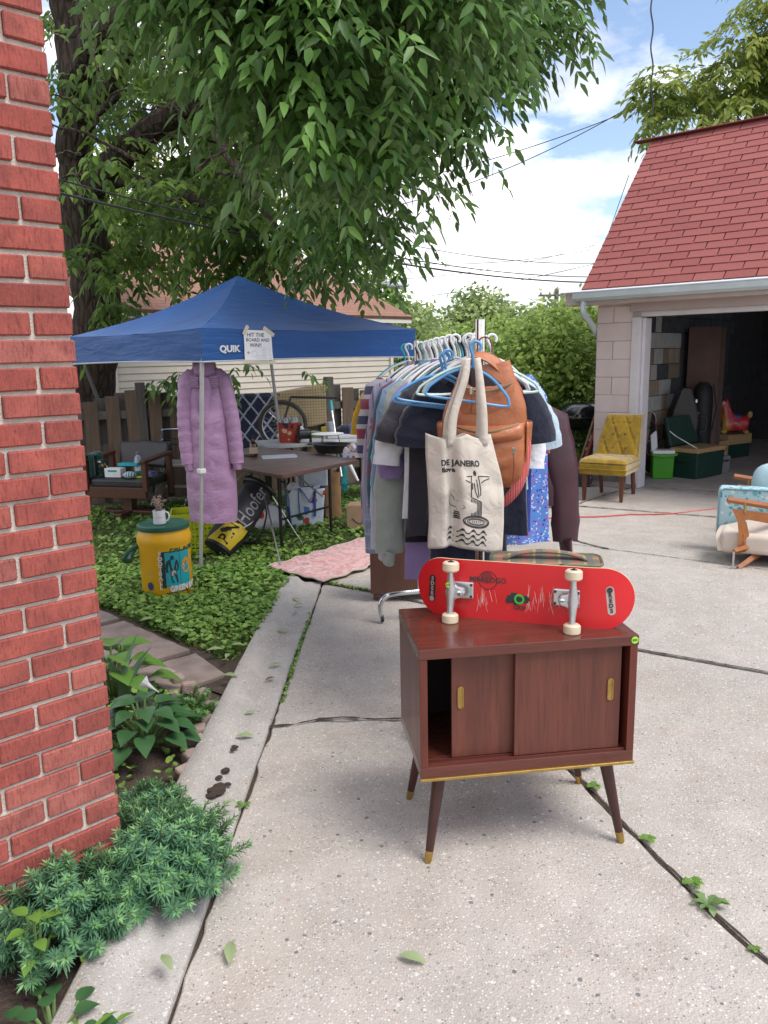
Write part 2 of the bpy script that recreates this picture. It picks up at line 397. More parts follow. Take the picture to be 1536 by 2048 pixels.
dirt_line([J1[0], (-0.40, 3.118), J1[1], (-0.2, 3.175), (-0.06, 3.148), J1[2]] + J1[3:], 0.012, 1); dirt_line([J1[-1]] + J1b[:6], 0.0075, 2); dirt_line([S2a, (-0.088, 5.035), (1.315, 3.906), (1.854, 3.565), (4, 2.22)], 0.009, 3)
dirt_line([(0.72, 6.83), (1.788, 6.034), (2.718, 5.34), (4.5, 4.0)], 0.009, 4, 0.006); dirt_line([(1.788, 6.034), (1.51, 6.50), (1.62, 7.0), (1.83, 7.455), (1.946, 7.856)], 0.016, 5); dirt_line([(1.62, 7.95), (1.946, 7.856), (3.096, 7.179), (5, 6.06)], 0.012, 6, 0.008)
dirt_line([(1.946, 7.856), (2.46, 8.45), (2.9, 8.9)], 0.014, 8, 0.008); dirt_line([(2.9, 8.9), (3.618, 8.428), (5, 7.55)], 0.010, 9, 0.016)

# ---- kerb with its gutter
kp = [(-0.255,-0.10),(-0.255,0.042),(-0.245,0.052),(-0.165,0.048),(-0.135,0.018),(-0.12,0.009),(-0.10,0.007),(-0.007,0.006),(-0.001,0.0),(-0.001,-0.1)]
kb = MB(); ks = 70; vs, fs = [], []
for i in range(ks + 1):
    y = -3.0 + 8.27 * i / ks
    for k, (a, b) in enumerate(kp):
        w = 0.004 * nz(y * 5, a * 20) if 0 < k < 9 else 0.003 * nz(y*7, a*11)
        vs.append((jx(y) + a + w, y, b + (0.004 * nz(y * 4, a * 9, 3) if b > 0 else 0)))
n = len(kp)
fs = [(i*n+k, (i+1)*n+k, (i+1)*n+k+1, i*n+k+1) for i in range(ks) for k in range(n-1)] + [tuple(range(n)), tuple(reversed(range(ks*n, ks*n+n)))]
kerb = kb.add(vs, fs).build('kerb', kerbmat, smooth=True, ang=50); tag(kerb, kind='structure')

# ---- lawn and planting bed
def sheet(name, poly, z, mat, rough=0.0, res=0.12):
    """a gently uneven sheet cut to a polygon's box (the polygon is convex)"""
    bm = bmesh.new(); bmesh.ops.create_grid(bm, x_segments=1, y_segments=1, size=1); bm.clear()
    vs = [bm.verts.new((p[0], p[1], z)) for p in poly]; bm.faces.new(vs)
    xs = [p[0] for p in poly]; ys = [p[1] for p in poly]
    x = min(xs) + res
    while x < max(xs):
        bmesh.ops.bisect_plane(bm, geom=bm.verts[:]+bm.edges[:]+bm.faces[:], plane_co=(x,0,0), plane_no=(1,0,0)); x += res
    y = min(ys) + res
    while y < max(ys):
        bmesh.ops.bisect_plane(bm, geom=bm.verts[:]+bm.edges[:]+bm.faces[:], plane_co=(0,y,0), plane_no=(0,1,0)); y += res
    for v in bm.verts: v.co.z += rough * (nz(v.co.x*2.2, v.co.y*2.2) + 0.5*nz(v.co.x*7, v.co.y*7, 5))
    me = bpy.data.meshes.new(name); bm.to_mesh(me); bm.free(); me.materials.append(mat); me.shade_smooth()
    return obj(name, me)
lawnz = lambda x, y: -0.012 + 0.012 * (nz(x*2.2, y*2.2) + 0.5*nz(x*7, y*7, 5))
lawn = sheet('lawn', [(-0.74, 3.55), (-0.60, 5.25), (0.1, 6.3), (1.7, 8.1), (2.6, 9.4), (2.6, 14), (-6, 14), (-6, 3.4)], -0.012, M_('lawn_soil', (0.05, 0.07, 0.022), (0.085, 0.075, 0.04), 0.95, 6, 0.8, 90, 0.02), 0.012, 0.2)
tag(lawn, kind='structure')
bed = sheet('planting_bed', [(-0.765, 0.6), (-0.745, 3.55), (-2.2, 4.9), (-2.4, 0.6)], -0.008, soil, 0.018, 0.12); tag(bed, kind='structure')
# flagstone path leading to the left from the kerb
flag = M_('flagstone', (0.27, 0.215, 0.19), (0.16, 0.125, 0.112), 0.9, 7, 0.5, 40, 0.008, stretch=(1, 1, 1))
path = MB().add([(-0.78,3.45,-0.004),(-0.76,3.82,-0.004),(-2.3,5.25,-0.004),(-2.45,4.75,-0.004)], [(0,1,2,3)]).build('path', soil); tag(path, kind='structure')
for i, pl in enumerate([[(-0.80,3.66),(-1.02,3.96),(-1.30,3.72),(-1.02,3.42)], [(-1.05,3.99),(-1.58,4.50),(-1.86,4.22),(-1.33,3.75)], [(-1.61,4.53),(-2.15,5.05),(-2.4,4.76),(-1.89,4.25)]]):
    slab('flagstone', list(pl), flag, 0.016 + 0.004 * i, 0.012, path, 0.008, 11 + i, 0.05)

# ================================================================== HOUSE CORNER OF RED BRICK
def brick_mat():
    t = NT('striated_brick'); oi = t.node('ShaderNodeObjectInfo'); v = t.coord('Object')
    r = oi.outputs['Random']
    off = t.node('ShaderNodeVectorMath', operation='SCALE'); off.inputs[0].default_value = (37, 19, 53); t.link(r, off.inputs['Scale'])
    ad = t.node('ShaderNodeVectorMath', operation='ADD'); t.link(v, ad.inputs[0]); t.link(off.outputs[0], ad.inputs[1]); v2 = ad.outputs[0]
    st = t.node('ShaderNodeMapping'); st.inputs['Scale'].default_value = (1, 1, 0.16); t.link(v2, st.inputs[0])
    rake = t.noise(st.outputs[0], 190, 3, 0.6, 0.3)
    pits = t.noise(v2, 130, 4, 0.6); blot = t.noise(v2, 14, 5)
    base = t.ramp(r, [(0.0, (0.27, 0.068, 0.055)), (0.2, (0.40, 0.105, 0.082)), (0.5, (0.34, 0.082, 0.064)), (0.8, (0.43, 0.13, 0.10)), (1.0, (0.38, 0.13, 0.11))])
    col = t.mix(t.ramp(blot, [(0.35, 0.0), (0.75, 0.75)]), base, (0.17, 0.05, 0.045))
    col = t.mix(t.math('MULTIPLY', t.ramp(rake, [(0.30, 1.0), (0.50, 0.0)]), 0.6), col, (0.12, 0.028, 0.024))
    col = t.mix(t.math('MULTIPLY', t.ramp(pits, [(0.6, 0.0), (0.75, 1.0)]), 0.25), col, (0.42, 0.17, 0.13))
    h = t.math('ADD', t.math('MULTIPLY', rake, 1.0), t.math('MULTIPLY', pits, 0.45))
    return t.done(col, 0.88, t.bump(h, 0.75, 0.005), spec=0.25)
brickm = brick_mat()
mortar = M_('mortar', (0.60, 0.54, 0.47), (0.46, 0.41, 0.36), 0.95, 18, 0.8, 150, 0.006)
CORN = Vector((-0.79, 2.06, 0)); HA = math.atan2(-math.cos(rad(46.5)), -math.sin(rad(46.5)))   # wall runs from the corner to the near left
wall = thing('brick_house', 'red striated brick house corner with pale mortar beside the planting bed', 'house', CORN, HA)
ROW, BL, BH = 0.0677, 0.192, 0.0560
NROW = 43; Z0 = -0.08
# local: +x runs along the face away from the corner, +y is the outside of the face?  the face looks towards the driveway
core = MB().box((1.1, -0.15, Z0 + NROW*ROW/2), (2.2 - 0.012, 0.288, NROW*ROW))
core.box((0.15, -1.35, Z0 + NROW*ROW/2), (0.288, 2.1, NROW*ROW)).build('mortar_core', mortar, wall)
def brick_mesh(L, k):
    mb = MB(); q = random.Random(k); c = 0.0035
    x, y, z = L/2, 0.048, BH/2
    j = lambda a: a + q.uniform(-0.0011, 0.0011)
    bm = bmesh.new(); bmesh.ops.create_cube(bm, size=1)
    for v in bm.verts: v.co = Vector((j(v.co.x*2*x), j(v.co.y*2*y), j(v.co.z*2*z)))
    bmesh.ops.bevel(bm, geom=bm.edges[:], offset=c, segments=1, affect='EDGES')
    me = bpy.data.meshes.new('brick'); bm.to_mesh(me); bm.free(); me.materials.append(brickm); return me
full = [brick_mesh(BL, k) for k in range(5)]; half = [brick_mesh(0.094, 20 + k) for k in range(4)]
far = MB()
for r_ in range(NROW):
    z = Z0 + (r_ + 0.5) * ROW; x = 0.0; odd = r_ % 2
    for k in range(10):
        L = 0.094 if (odd and k == 0) else BL
        jit = rnd.uniform(-0.0015, 0.0015)
        if x < 0.75:
            o = obj('brick', rnd.choice(half if L < 0.1 else full), wall)
            o.location = (x + L/2 + jit, -0.044 + rnd.uniform(-0.001, 0.0022), z + rnd.uniform(-0.0012, 0.0012)); o.rotation_euler = (rnd.uniform(-0.006,0.006), rnd.uniform(-0.004,0.004), rnd.uniform(-0.006,0.006))
        else: far.box((x + L/2, -0.046, z), (L, 0.096, BH))
        x += L + 0.0102
    y = -0.105 if not odd else -0.105 - 0.1
    first = -0.103 if not odd else -0.205
    yy = first
    if odd: pass
    for k in range(9):
        far.box((0.046, yy - BL/2, z), (0.096, BL, BH)); yy -= BL + 0.0102
o = far.build('brickwork', brickm, wall); tag(o, kind='stuff')

# ================================================================== GARAGE (right)
GC = Vector((2.47, 9.12, 0)); GB = math.atan2(-0.65, 0.76)                 # local +x along the front to the right (nearer), +y into the garage
pinkpaint = M_('pale_pink_paint', (0.73, 0.60, 0.585), (0.66, 0.54, 0.53), 0.7, 5, 0.25, 120, 0.002, per=0.06)
whitetrim = M_('white_trim_paint', (0.72, 0.68, 0.71), (0.64, 0.6, 0.63), 0.55, 6, 0.1, 60)
gar = thing('garage', 'pale painted block garage with red shingle roof and open door', 'garage', GC, GB)
WH, GD, GW = 2.17, 6.0, 6.2           # wall height, depth, width
grey_joint = M_('block_joint', (0.47, 0.405, 0.40), (0.42, 0.36, 0.36), 0.9, 20, 0.4)
JX = 0.52                              # door jamb
# front pillar of painted blocks
box('pillar_core', grey_joint, gar, (JX/2 - 0.005, 0.1, WH/2), (JX - 0.022, 0.176, WH))
bw = [(-0.0, 0.21), (0.21, JX - 0.11)]
for r_ in range(11):
    z = 0.2 * r_ + 0.06
    if z + 0.1 > WH: break
    runs = [(0.0, 0.195), (0.2, JX - 0.105)] if r_ % 2 else [(0.0, JX - 0.105)]
    if r_ == 0: runs = [(0.0, 0.3), (0.305, JX - 0.105)]
    for a, b in runs:
        MB().box(((a+b)/2, 0.1, z + 0.1), (b - a - 0.004, 0.2, 0.196)).build('block', pinkpaint if r_ else M_('bare_block', (0.2,0.185,0.17), (0.12,0.11,0.1), 0.9, 12, 0.5), gar, bevel=0.004)
box('door_casing', whitetrim, gar, (JX - 0.05, 0.06, 0.98), (0.10, 0.16, 1.86), bevel=0.006)
box('door_jamb', whitetrim, gar, (JX + 0.02, 0.115, 0.95), (0.035, 0.17, 1.9), bevel=0.004)
box('lintel', pinkpaint, gar, (3.15, 0.1, 2.10), (5.9 + 0.36, 0.2, 0.14), bevel=0.004)
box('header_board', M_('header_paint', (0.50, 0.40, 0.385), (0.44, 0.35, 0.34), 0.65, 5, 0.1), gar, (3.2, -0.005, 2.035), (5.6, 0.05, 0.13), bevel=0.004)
box('header_casing', whitetrim, gar, (3.24, 0.075, 1.945), (5.5, 0.10, 0.06), bevel=0.005)
# side and back walls, ceiling, floor
inner = M_('shade_toned_block_wall', (0.045, 0.045, 0.05), (0.03, 0.03, 0.034), 0.9, 6, 0.4, 50)  # the interior's shade is put into this near-black wall colour
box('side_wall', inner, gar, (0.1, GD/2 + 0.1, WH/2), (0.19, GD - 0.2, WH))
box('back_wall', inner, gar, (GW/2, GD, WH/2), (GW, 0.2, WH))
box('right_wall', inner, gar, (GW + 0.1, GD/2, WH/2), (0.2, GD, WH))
fl = slab('garage_floor', [(-0.05, 0.0), (GW, 0.0), (GW, GD), (-0.05, GD)], floormat, 0.012, 0.0, gar, 0.0)
# the unpainted inner face of the side wall: mixed tan and slate blocks
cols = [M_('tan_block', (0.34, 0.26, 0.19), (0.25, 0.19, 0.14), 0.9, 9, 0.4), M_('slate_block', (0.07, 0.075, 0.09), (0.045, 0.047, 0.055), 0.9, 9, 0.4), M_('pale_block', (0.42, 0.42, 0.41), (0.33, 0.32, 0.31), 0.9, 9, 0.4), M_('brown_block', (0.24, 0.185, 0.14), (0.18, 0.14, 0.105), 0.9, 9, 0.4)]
q = random.Random(5)
for r_ in range(11):
    y = 0.22 - (0.2 if r_ % 2 else 0.0)
    while y < 4.0:
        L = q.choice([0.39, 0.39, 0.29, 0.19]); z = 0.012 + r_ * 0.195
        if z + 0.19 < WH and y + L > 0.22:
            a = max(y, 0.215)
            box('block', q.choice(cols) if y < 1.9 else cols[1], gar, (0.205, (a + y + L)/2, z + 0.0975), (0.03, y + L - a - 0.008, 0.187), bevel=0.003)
        y += L
# roof
RB, RZ0, RZ1, OH, XL = 1.58, 2.225, 4.10, 0.21, -0.10
slope = Vector((0, RB + OH, RZ1 - RZ0)); SL = slope.length; su = slope.normalized()
roofm = M_('roof_deck', (0.03, 0.015, 0.015), None, 0.9)
rm = MB()
rm.add([(XL,-OH,RZ0-0.05),(GW+0.3,-OH,RZ0-0.05),(GW+0.3,RB,RZ1-0.05),(XL,RB,RZ1-0.05),(XL,-OH,RZ0-0.012),(GW+0.3,-OH,RZ0-0.012),(GW+0.3,RB,RZ1-0.012),(XL,RB,RZ1-0.012)], [(0,3,2,1),(4,5,6,7),(0,1,5,4),(1,2,6,5),(2,3,7,6),(3,0,4,7)])
rm.add([(XL,RB,RZ1-0.012),(GW+0.3,RB,RZ1-0.012),(GW+0.3,GD+0.3,2.2),(XL,GD+0.3,2.2)], [(0,1,2,3)])
rm.add([(0.005,0.19,WH),(0.005,RB,RZ1-0.06),(0.005,GD,WH)], [(0,1,2)])
roof = rm.build('roof', roofm, gar)
def shingle_mat():
    t = NT('red_shingle'); v = t.coord('Object'); oi = t.node('ShaderNodeObjectInfo')
    g = t.voro(v, 420, 'F1', 'Color'); sp = t.node('ShaderNodeSeparateColor'); t.link(g, sp.inputs[0])
    base = t.ramp(oi.outputs['Random'], [(0.0, (0.305, 0.090, 0.086)), (0.5, (0.345, 0.103, 0.095)), (1.0, (0.38, 0.125, 0.112))])
    col = t.mix(t.math('MULTIPLY', sp.outputs[0], 0.45), base, (0.14, 0.035, 0.036))
    col = t.mix(t.math('MULTIPLY', t.math('GREATER_THAN', sp.outputs[1], 0.9), 0.4), col, (0.42, 0.2, 0.18))
    col = t.mix(t.math('MULTIPLY', t.noise(v, 9, 5), 0.3), col, (0.3, 0.13, 0.115))
    return t.done(col, 0.9, t.bump(sp.outputs[2], 0.5, 0.002), spec=0.25)
shing = shingle_mat()
EXP, TAB = 0.1165, 0.305
NR = int(SL / EXP)
def shingle_mesh(L, k):
    q = random.Random(k); x = L/2 - 0.006; j = lambda: q.uniform(-0.0025, 0.0025)
    vs = [(-x+j(), 0+j(), 0.011), (x+j(), 0+j(), 0.011), (x, EXP*1.25, 0.0008), (-x, EXP*1.25, 0.0008), (-x, 0, -0.001), (x, 0, -0.001), (x, EXP*1.25, -0.002), (-x, EXP*1.25, -0.002)]
    return MB().add(vs, [(0,1,2,3),(4,7,6,5),(0,4,5,1),(1,5,6,2),(3,2,6,7),(0,3,7,4)]).mesh('shingle', shing)
sh = [shingle_mesh(TAB, k) for k in range(5)]; shh = shingle_mesh(TAB/2, 9)
ang = math.atan2(su.z, su.y); restm = MB()
for r_ in range(NR):
    b = r_ * EXP; x = XL - (TAB/2 if r_ % 2 else 0)
    while x < GW + 0.2:
        a0 = x; a1 = x + TAB; cx = (a0 + a1)/2
        if a1 > XL + 0.02 and a0 < GW + 0.25:
            p = Vector((cx, -OH, RZ0)) + su * b + Vector((0, -su.z, su.y)) * (0.002 + 0.003 * 1)
            if a0 < XL: p.x = (XL + a1)/2
            if cx < 3.6:
                o = obj('shingle', shh if a0 < XL else rnd.choice(sh), roof); o.location = p
                o.rotation_euler = (ang + rnd.uniform(-0.006, 0.002), 0, rnd.uniform(-0.004, 0.004))
            else:
                restm.add([v.co for v in sh[0].vertices], [tuple(f.vertices) for f in sh[0].polygons], Matrix.Translation(p) @ Matrix.Rotation(ang, 4, 'X'))
        x += TAB
o = restm.build('shingles_beyond', shing, roof); tag(o, kind='stuff')
box('ridge_cap', shing, roof, ((GW)/2, RB, RZ1 + 0.012), (GW + 0.62, 0.16, 0.012), bevel=0.003)
alu = M_('gutter_paint', (0.58, 0.64, 0.66), (0.5, 0.55, 0.57), 0.45, 5, 0.05)
gp = [(0,0),(-0.09,0.0),(-0.115,0.03),(-0.115,0.085),(-0.105,0.085),(-0.105,0.035),(-0.085,0.01),(-0.01,0.01),(-0.01,0.1),(0,0.1)]
gm = MB(); L0, L1 = XL - 0.05, GW + 0.3; k = len(gp)
gm.add([(L0, -OH + a - 0.005, RZ0 - 0.125 + b) for a, b in gp] + [(L1, -OH + a - 0.005, RZ0 - 0.125 + b) for a, b in gp], [(i, (i+1)%k, k+(i+1)%k, k+i) for i in range(k)] + [tuple(range(k))])
gm.build('gutter', alu, gar)
box('drip_edge', M_('drip_edge_paint', (0.7,0.72,0.76), (0.62,0.64,0.68), 0.4, 8), gar, (GW/2, -OH - 0.02, RZ0 - 0.012), (GW + 0.66, 0.075, 0.012), rot=(0.35, 0, 0))
box('fascia', pinkpaint, gar, (GW/2, -OH + 0.028, RZ0 - 0.09), (GW + 0.6, 0.025, 0.13))
box('soffit', pinkpaint, gar, (GW/2, -OH/2 + 0.03, RZ0 - 0.155), (GW + 0.6, OH, 0.015))
tube('downspout', alu, gar, bez([(XL+0.06,-OH-0.06,RZ0-0.13),(XL+0.06,-OH-0.06,RZ0-0.24),(XL+0.07,-OH+0.06,RZ0-0.33),(-0.035,0.06,RZ0-0.46),(-0.05,0.35,RZ0-0.60),(-0.05,0.6,RZ0-0.75),(-0.05,0.62,RZ0-1.1),(-0.05,0.62,0.1)], 6), 0.042, 8, 0.75)
box('barge_board', pinkpaint, gar, (XL + 0.013, -OH/2 + RB/2, (RZ0+RZ1)/2 - 0.09), (0.025, SL, 0.12), rot=(ang, 0, 0))

# ================================================================== NEIGHBOUR'S GARAGE (cream siding, brown roof)
NC = Vector((0.20, 15.0, 0)); NA = math.atan2(-0.69, -0.72)       # local +x from the right corner to the near left, -y is its back
nb = thing('neighbour_garage', 'cream clapboard garage with brown shingle roof behind the fence', 'garage', NC, NA)
cream = M_('cream_siding', (0.60, 0.55, 0.47), (0.55, 0.50, 0.43), 0.6, 4, 0.15, 80, per=0.05)
box('wall_core', cream, nb, (2.75, -1.9, 1.1), (5.46, 3.7, 2.2))
for i in range(19):
    z = 0.35 + i * 0.098
    MB().box((2.75, -0.03, z), (5.44, 0.02, 0.108), rot=(0.14, 0, 0)).build('siding_board', cream, nb)
tr = M_('cream_trim', (0.68, 0.66, 0.60), (0.62, 0.6, 0.54), 0.55, 6)
box('corner_trim', tr, nb, (0.0, -0.03, 1.1), (0.07, 0.10, 2.2)); box('corner_trim', tr, nb, (5.5, -0.03, 1.1), (0.09, 0.10, 2.2))
def brown_roof():
    t = NT('brown_shingles'); v = t.coord('Object')
    b = t.node('ShaderNodeTexBrick'); t.link(v, b.inputs['Vector']); b.inputs['Scale'].default_value = 1.0
    b.inputs['Brick Width'].default_value = 0.3; b.inputs['Row Height'].default_value = 0.14; b.inputs['Mortar Size'].default_value = 0.008
    b.inputs['Color1'].default_value = (0.27, 0.14, 0.10, 1); b.inputs['Color2'].default_value = (0.22, 0.115, 0.085, 1); b.inputs['Mortar'].default_value = (0.11, 0.055, 0.04, 1)
    return t.done(t.mix(t.math('MULTIPLY', t.noise(v, 30, 5), 0.4), b.outputs[0], (0.34, 0.2, 0.15)), 0.9, None, spec=0.25)
nr = MB()
nr.add([(-0.3,0.3,0),(5.9,0.3,0),(5.9,3.9,0),(-0.3,3.9,0)], [(0,1,2,3)])
o = nr.build('roof', brown_roof(), nb, solid=0.05); o.location = (0, 0.55, 2.12); o.rotation_euler = (rad(157), 0, 0)
box('eave_board', tr, nb, (2.8, 0.24, 2.2), (6.2, 0.025, 0.12))

# ================================================================== FENCE
FP, FD = Vector((-3.165, 8.48, 0)), Vector((0.93, 0.367, 0)); FA = math.atan2(FD.y, FD.x)
fence = thing('wooden_fence', 'weathered board on board wooden fence with scalloped top', 'fence', FP, FA)
fw = [M_('weathered_board', (0.17, 0.115, 0.075), (0.095, 0.07, 0.055), 0.9, 5, 0.6, 60, 0.006, stretch=(6, 6, 0.5), per=0.4), M_('greyed_board', (0.13, 0.115, 0.10), (0.075, 0.066, 0.06), 0.9, 5, 0.6, 60, 0.006, stretch=(6, 6, 0.5), per=0.4)]
posts = [-1.9, 0.55, 2.72, 5.1]
topz = lambda s: next((1.24 - 0.20 * math.sin(math.pi * (s - a) / (b - a)) for a, b in zip(posts, posts[1:]) if a <= s <= b), 1.2)
def bentbase(s): return 0.03
s_ = posts[0] + 0.12; k = 0
while s_ < posts[-1] - 0.05:
    near = k % 2 == 0
    h = topz(s_) + rnd.uniform(-0.015, 0.015)
    o = MB().box((0, 0, h/2), (0.138 + rnd.uniform(-0.006, 0.006), 0.018, h)).build('board', fw[0] if near else fw[1], fence, bevel=0.003)
    o.location = (s_, -0.038 if near else 0.038, 0.02); o.rotation_euler = (rnd.uniform(-0.01, 0.01), rnd.uniform(-0.012, 0.012), 0)
    s_ += 0.112 + rnd.uniform(-0.004, 0.004); k += 1
for s_ in posts:
    box('post', fw[1], fence, (s_, 0, 0.66), (0.10, 0.10, 1.32), bevel=0.008)
for z in (0.25, 0.62, 0.98):
    for a, b in zip(posts, posts[1:]):
        box('rail', fw[1], fence, ((a+b)/2, 0, z), (b - a - 0.11, 0.045, 0.085))
# ================================================================== VEGETATION
def np_mesh(name, V, F4, mat):
    """V (n,3), F4 (m,4) or (m,3) arrays"""
    me = bpy.data.meshes.new(name); k = F4.shape[1]
    me.vertices.add(len(V)); me.vertices.foreach_set('co', V.astype(np.float32).ravel())
    me.loops.add(F4.size); me.loops.foreach_set('vertex_index', F4.astype(np.int32).ravel())
    me.polygons.add(len(F4)); me.polygons.foreach_set('loop_start', np.arange(0, F4.size, k, dtype=np.int32))
    me.update(calc_edges=True); me.materials.append(mat); return me
def norm(a): return a / np.maximum(1e-9, np.linalg.norm(a, axis=-1, keepdims=True))
def leaves(base, d, up, L, W, fold=0.25, droop=0.25, detail=True):
    """leaf blades: base points, unit directions d, blade normals up, length L, width W -> verts, quads"""
    d = norm(d); s = norm(np.cross(d, up)); n = np.cross(s, d)
    L = L[:, None]; W = W[:, None]; z = np.array([0, 0, -1.0])
    if detail:
        def P(t, w, f): return base + d*L*t + s*W*w - n*W*f*fold*0 + n*(W*abs(w)*fold) + z*L*droop*t*t
        ps = [P(0,0,0), P(.3,-.42,1), P(.3,0,0), P(.3,.42,1), P(.66,-.33,1), P(.66,0,0), P(.66,.33,1), P(1.0,0,0)]
        V = np.stack(ps, 1).reshape(-1, 3); o = np.arange(len(base))[:, None] * 8
        q = np.array([[0,2,1,1],[0,3,2,2],[1,2,5,4],[2,3,6,5],[4,5,7,7],[5,6,7,7]])
        tri = np.array([[0,2,1],[0,3,2],[1,2,5],[1,5,4],[2,3,6],[2,6,5],[4,5,7],[5,6,7]])
        return V, (o[:, None, :] + tri[None]).reshape(-1, 3)
    def P(t, w): return base + d*L*t + s*W*w + n*(W*abs(w)*fold) + z*L*droop*t*t
    V = np.stack([P(0,0), P(.45,.5), P(1,0), P(.45,-.5)], 1).reshape(-1, 3); o = np.arange(len(base))[:, None] * 4
    tri = np.array([[0,1,2],[0,2,3]])
    return V, (o[:, None, :] + tri[None]).reshape(-1, 3)
def blob_points(rs, blobs, n, shell=0.55):
    """random points inside ellipsoids (centre, radii), more of them near the skin; returns points and outward directions"""
    vol = np.array([b[1][0]*b[1][1]*b[1][2] for b in blobs]) ** 0.75; vol /= vol.sum()
    idx = rs.choice(len(blobs), n, p=vol)
    u = norm(rs.normal(size=(n, 3))); r = shell + (1 - shell) * rs.random((n, 1)) ** 0.6
    C = np.array([b[0] for b in blobs])[idx]; R = np.array([b[1] for b in blobs])[idx]
    return C + u * R * r, norm(u * R)
def compound_crown(name, blobs, n, mat, parent, seed, L=0.095, W=0.036, pairs=3, rach=0.22, gravity=0.7, per=6, twig=0.5):
    """leafy twigs: each arches outward and carries stalks with leaflets in pairs and one at the tip"""
    rs = np.random.default_rng(seed); g = np.array([0, 0, -1.0]); nt = max(1, n // per)
    p0, out = blob_points(rs, blobs, nt, 0.35)
    td = norm(out * np.array([1.0, 1.0, 0.5]) + rs.normal(size=(nt, 3)) * 0.5 + np.array([0, 0, 0.18]))
    B, Dd, U, LL, WW = [], [], [], [], []
    for j in range(per):
        f = (j + 0.6) / per; keep = rs.random(nt) < 0.92
        p = (p0 + td * twig * (f - 0.35) + g * twig * 0.28 * f * f)[keep]; o_ = out[keep]; t_ = norm(td + g * 0.8 * f)[keep]; m = len(p)
        sd_ = norm(np.cross(t_, np.array([0.0, 0.0, 1.0])) + 1e-4) * (1 if j % 2 else -1)
        d = norm(t_ * (0.45 + 0.6 * f) + sd_ * 0.75 + rs.normal(size=(m, 3)) * 0.22 + g * 0.25)
        side = norm(np.cross(d, np.array([0.0, 0.0, 1.0])) + 1e-4)
        for k in range(pairs * 2 + 1):
            t = (k // 2 + 1) / (pairs + 0.6); sg = 0 if k == pairs*2 else (1 if k % 2 else -1)
            pos = p + d * rach * t + g * rach * 0.35 * t * t
            dd = norm(d * (0.6 if sg else 1.0) + side * sg * 0.85 + g * gravity * rs.uniform(0.5, 1.4, (m, 1)) + rs.normal(size=(m, 3)) * 0.2)
            up = norm(np.array([0, 0, 0.8]) + o_ * 0.7 + rs.normal(size=(m, 3)) * 0.35)
            B.append(pos); Dd.append(dd); U.append(up); LL.append(L * rs.uniform(0.65, 1.2, m)); WW.append(W * rs.uniform(0.8, 1.2, m))
    V, F = leaves(np.concatenate(B), np.concatenate(Dd), np.concatenate(U), np.concatenate(LL), np.concatenate(WW), 0.30, 0.25)
    return obj(name, np_mesh(name, V, F, mat), parent)
def simple_crown(name, blobs, n, mat, parent, seed, L=0.12, W=0.07, gravity=0.4, shell=0.5):
    rs = np.random.default_rng(seed); p, out = blob_points(rs, blobs, n, shell)
    p = p + rs.normal(size=(n, 3)) * L * 0.6
    d = norm(out * 0.6 + rs.normal(size=(n, 3)) * 0.6 + np.array([0, 0, -gravity]))
    up = norm(out * 0.7 + np.array([0, 0, 0.9]) + rs.normal(size=(n, 3)) * 0.5)
    V, F = leaves(p, d, up, L * rs.uniform(0.7, 1.3, n), W * rs.uniform(0.7, 1.2, n), 0.2, 0.2, False)
    return obj(name, np_mesh(name, V, F, mat), parent)
def bark_mat(name, a, b, s=1.0):
    t = NT(name); v = t.coord('Object', (1, 1, 0.22)); w = t.noise(v, 22*s, 6, 0.6, 0.6); c = t.voro(v, 16*s, 'DISTANCE_TO_EDGE')
    h = t.math('ADD', t.math('MULTIPLY', t.math('MINIMUM', c, 0.25), 3.0), w)
    return t.done(t.mix(t.ramp(h, [(0.3, 0.0), (1.1, 1.0)]), b, a), 0.95, t.bump(h, 0.9, 0.03), spec=0.2)
bark = bark_mat('tree_bark', (0.075, 0.056, 0.044), (0.022, 0.016, 0.013))
def limb(mb, pts, r0, r1, n=9, wob=0.03, seed=0):
    q = bez(pts, 6); k = len(q)
    q = [p + Vector((nz(i*0.7, seed, 1), nz(i*0.7, seed, 2), nz(i*0.7, seed, 3))) * wob for i, p in enumerate(q)]
    mb.tube(q, [r0 + (r1 - r0) * i / (k - 1) + 0.04*r0*nz(i*1.3, seed) for i in range(k)], n)
    return q

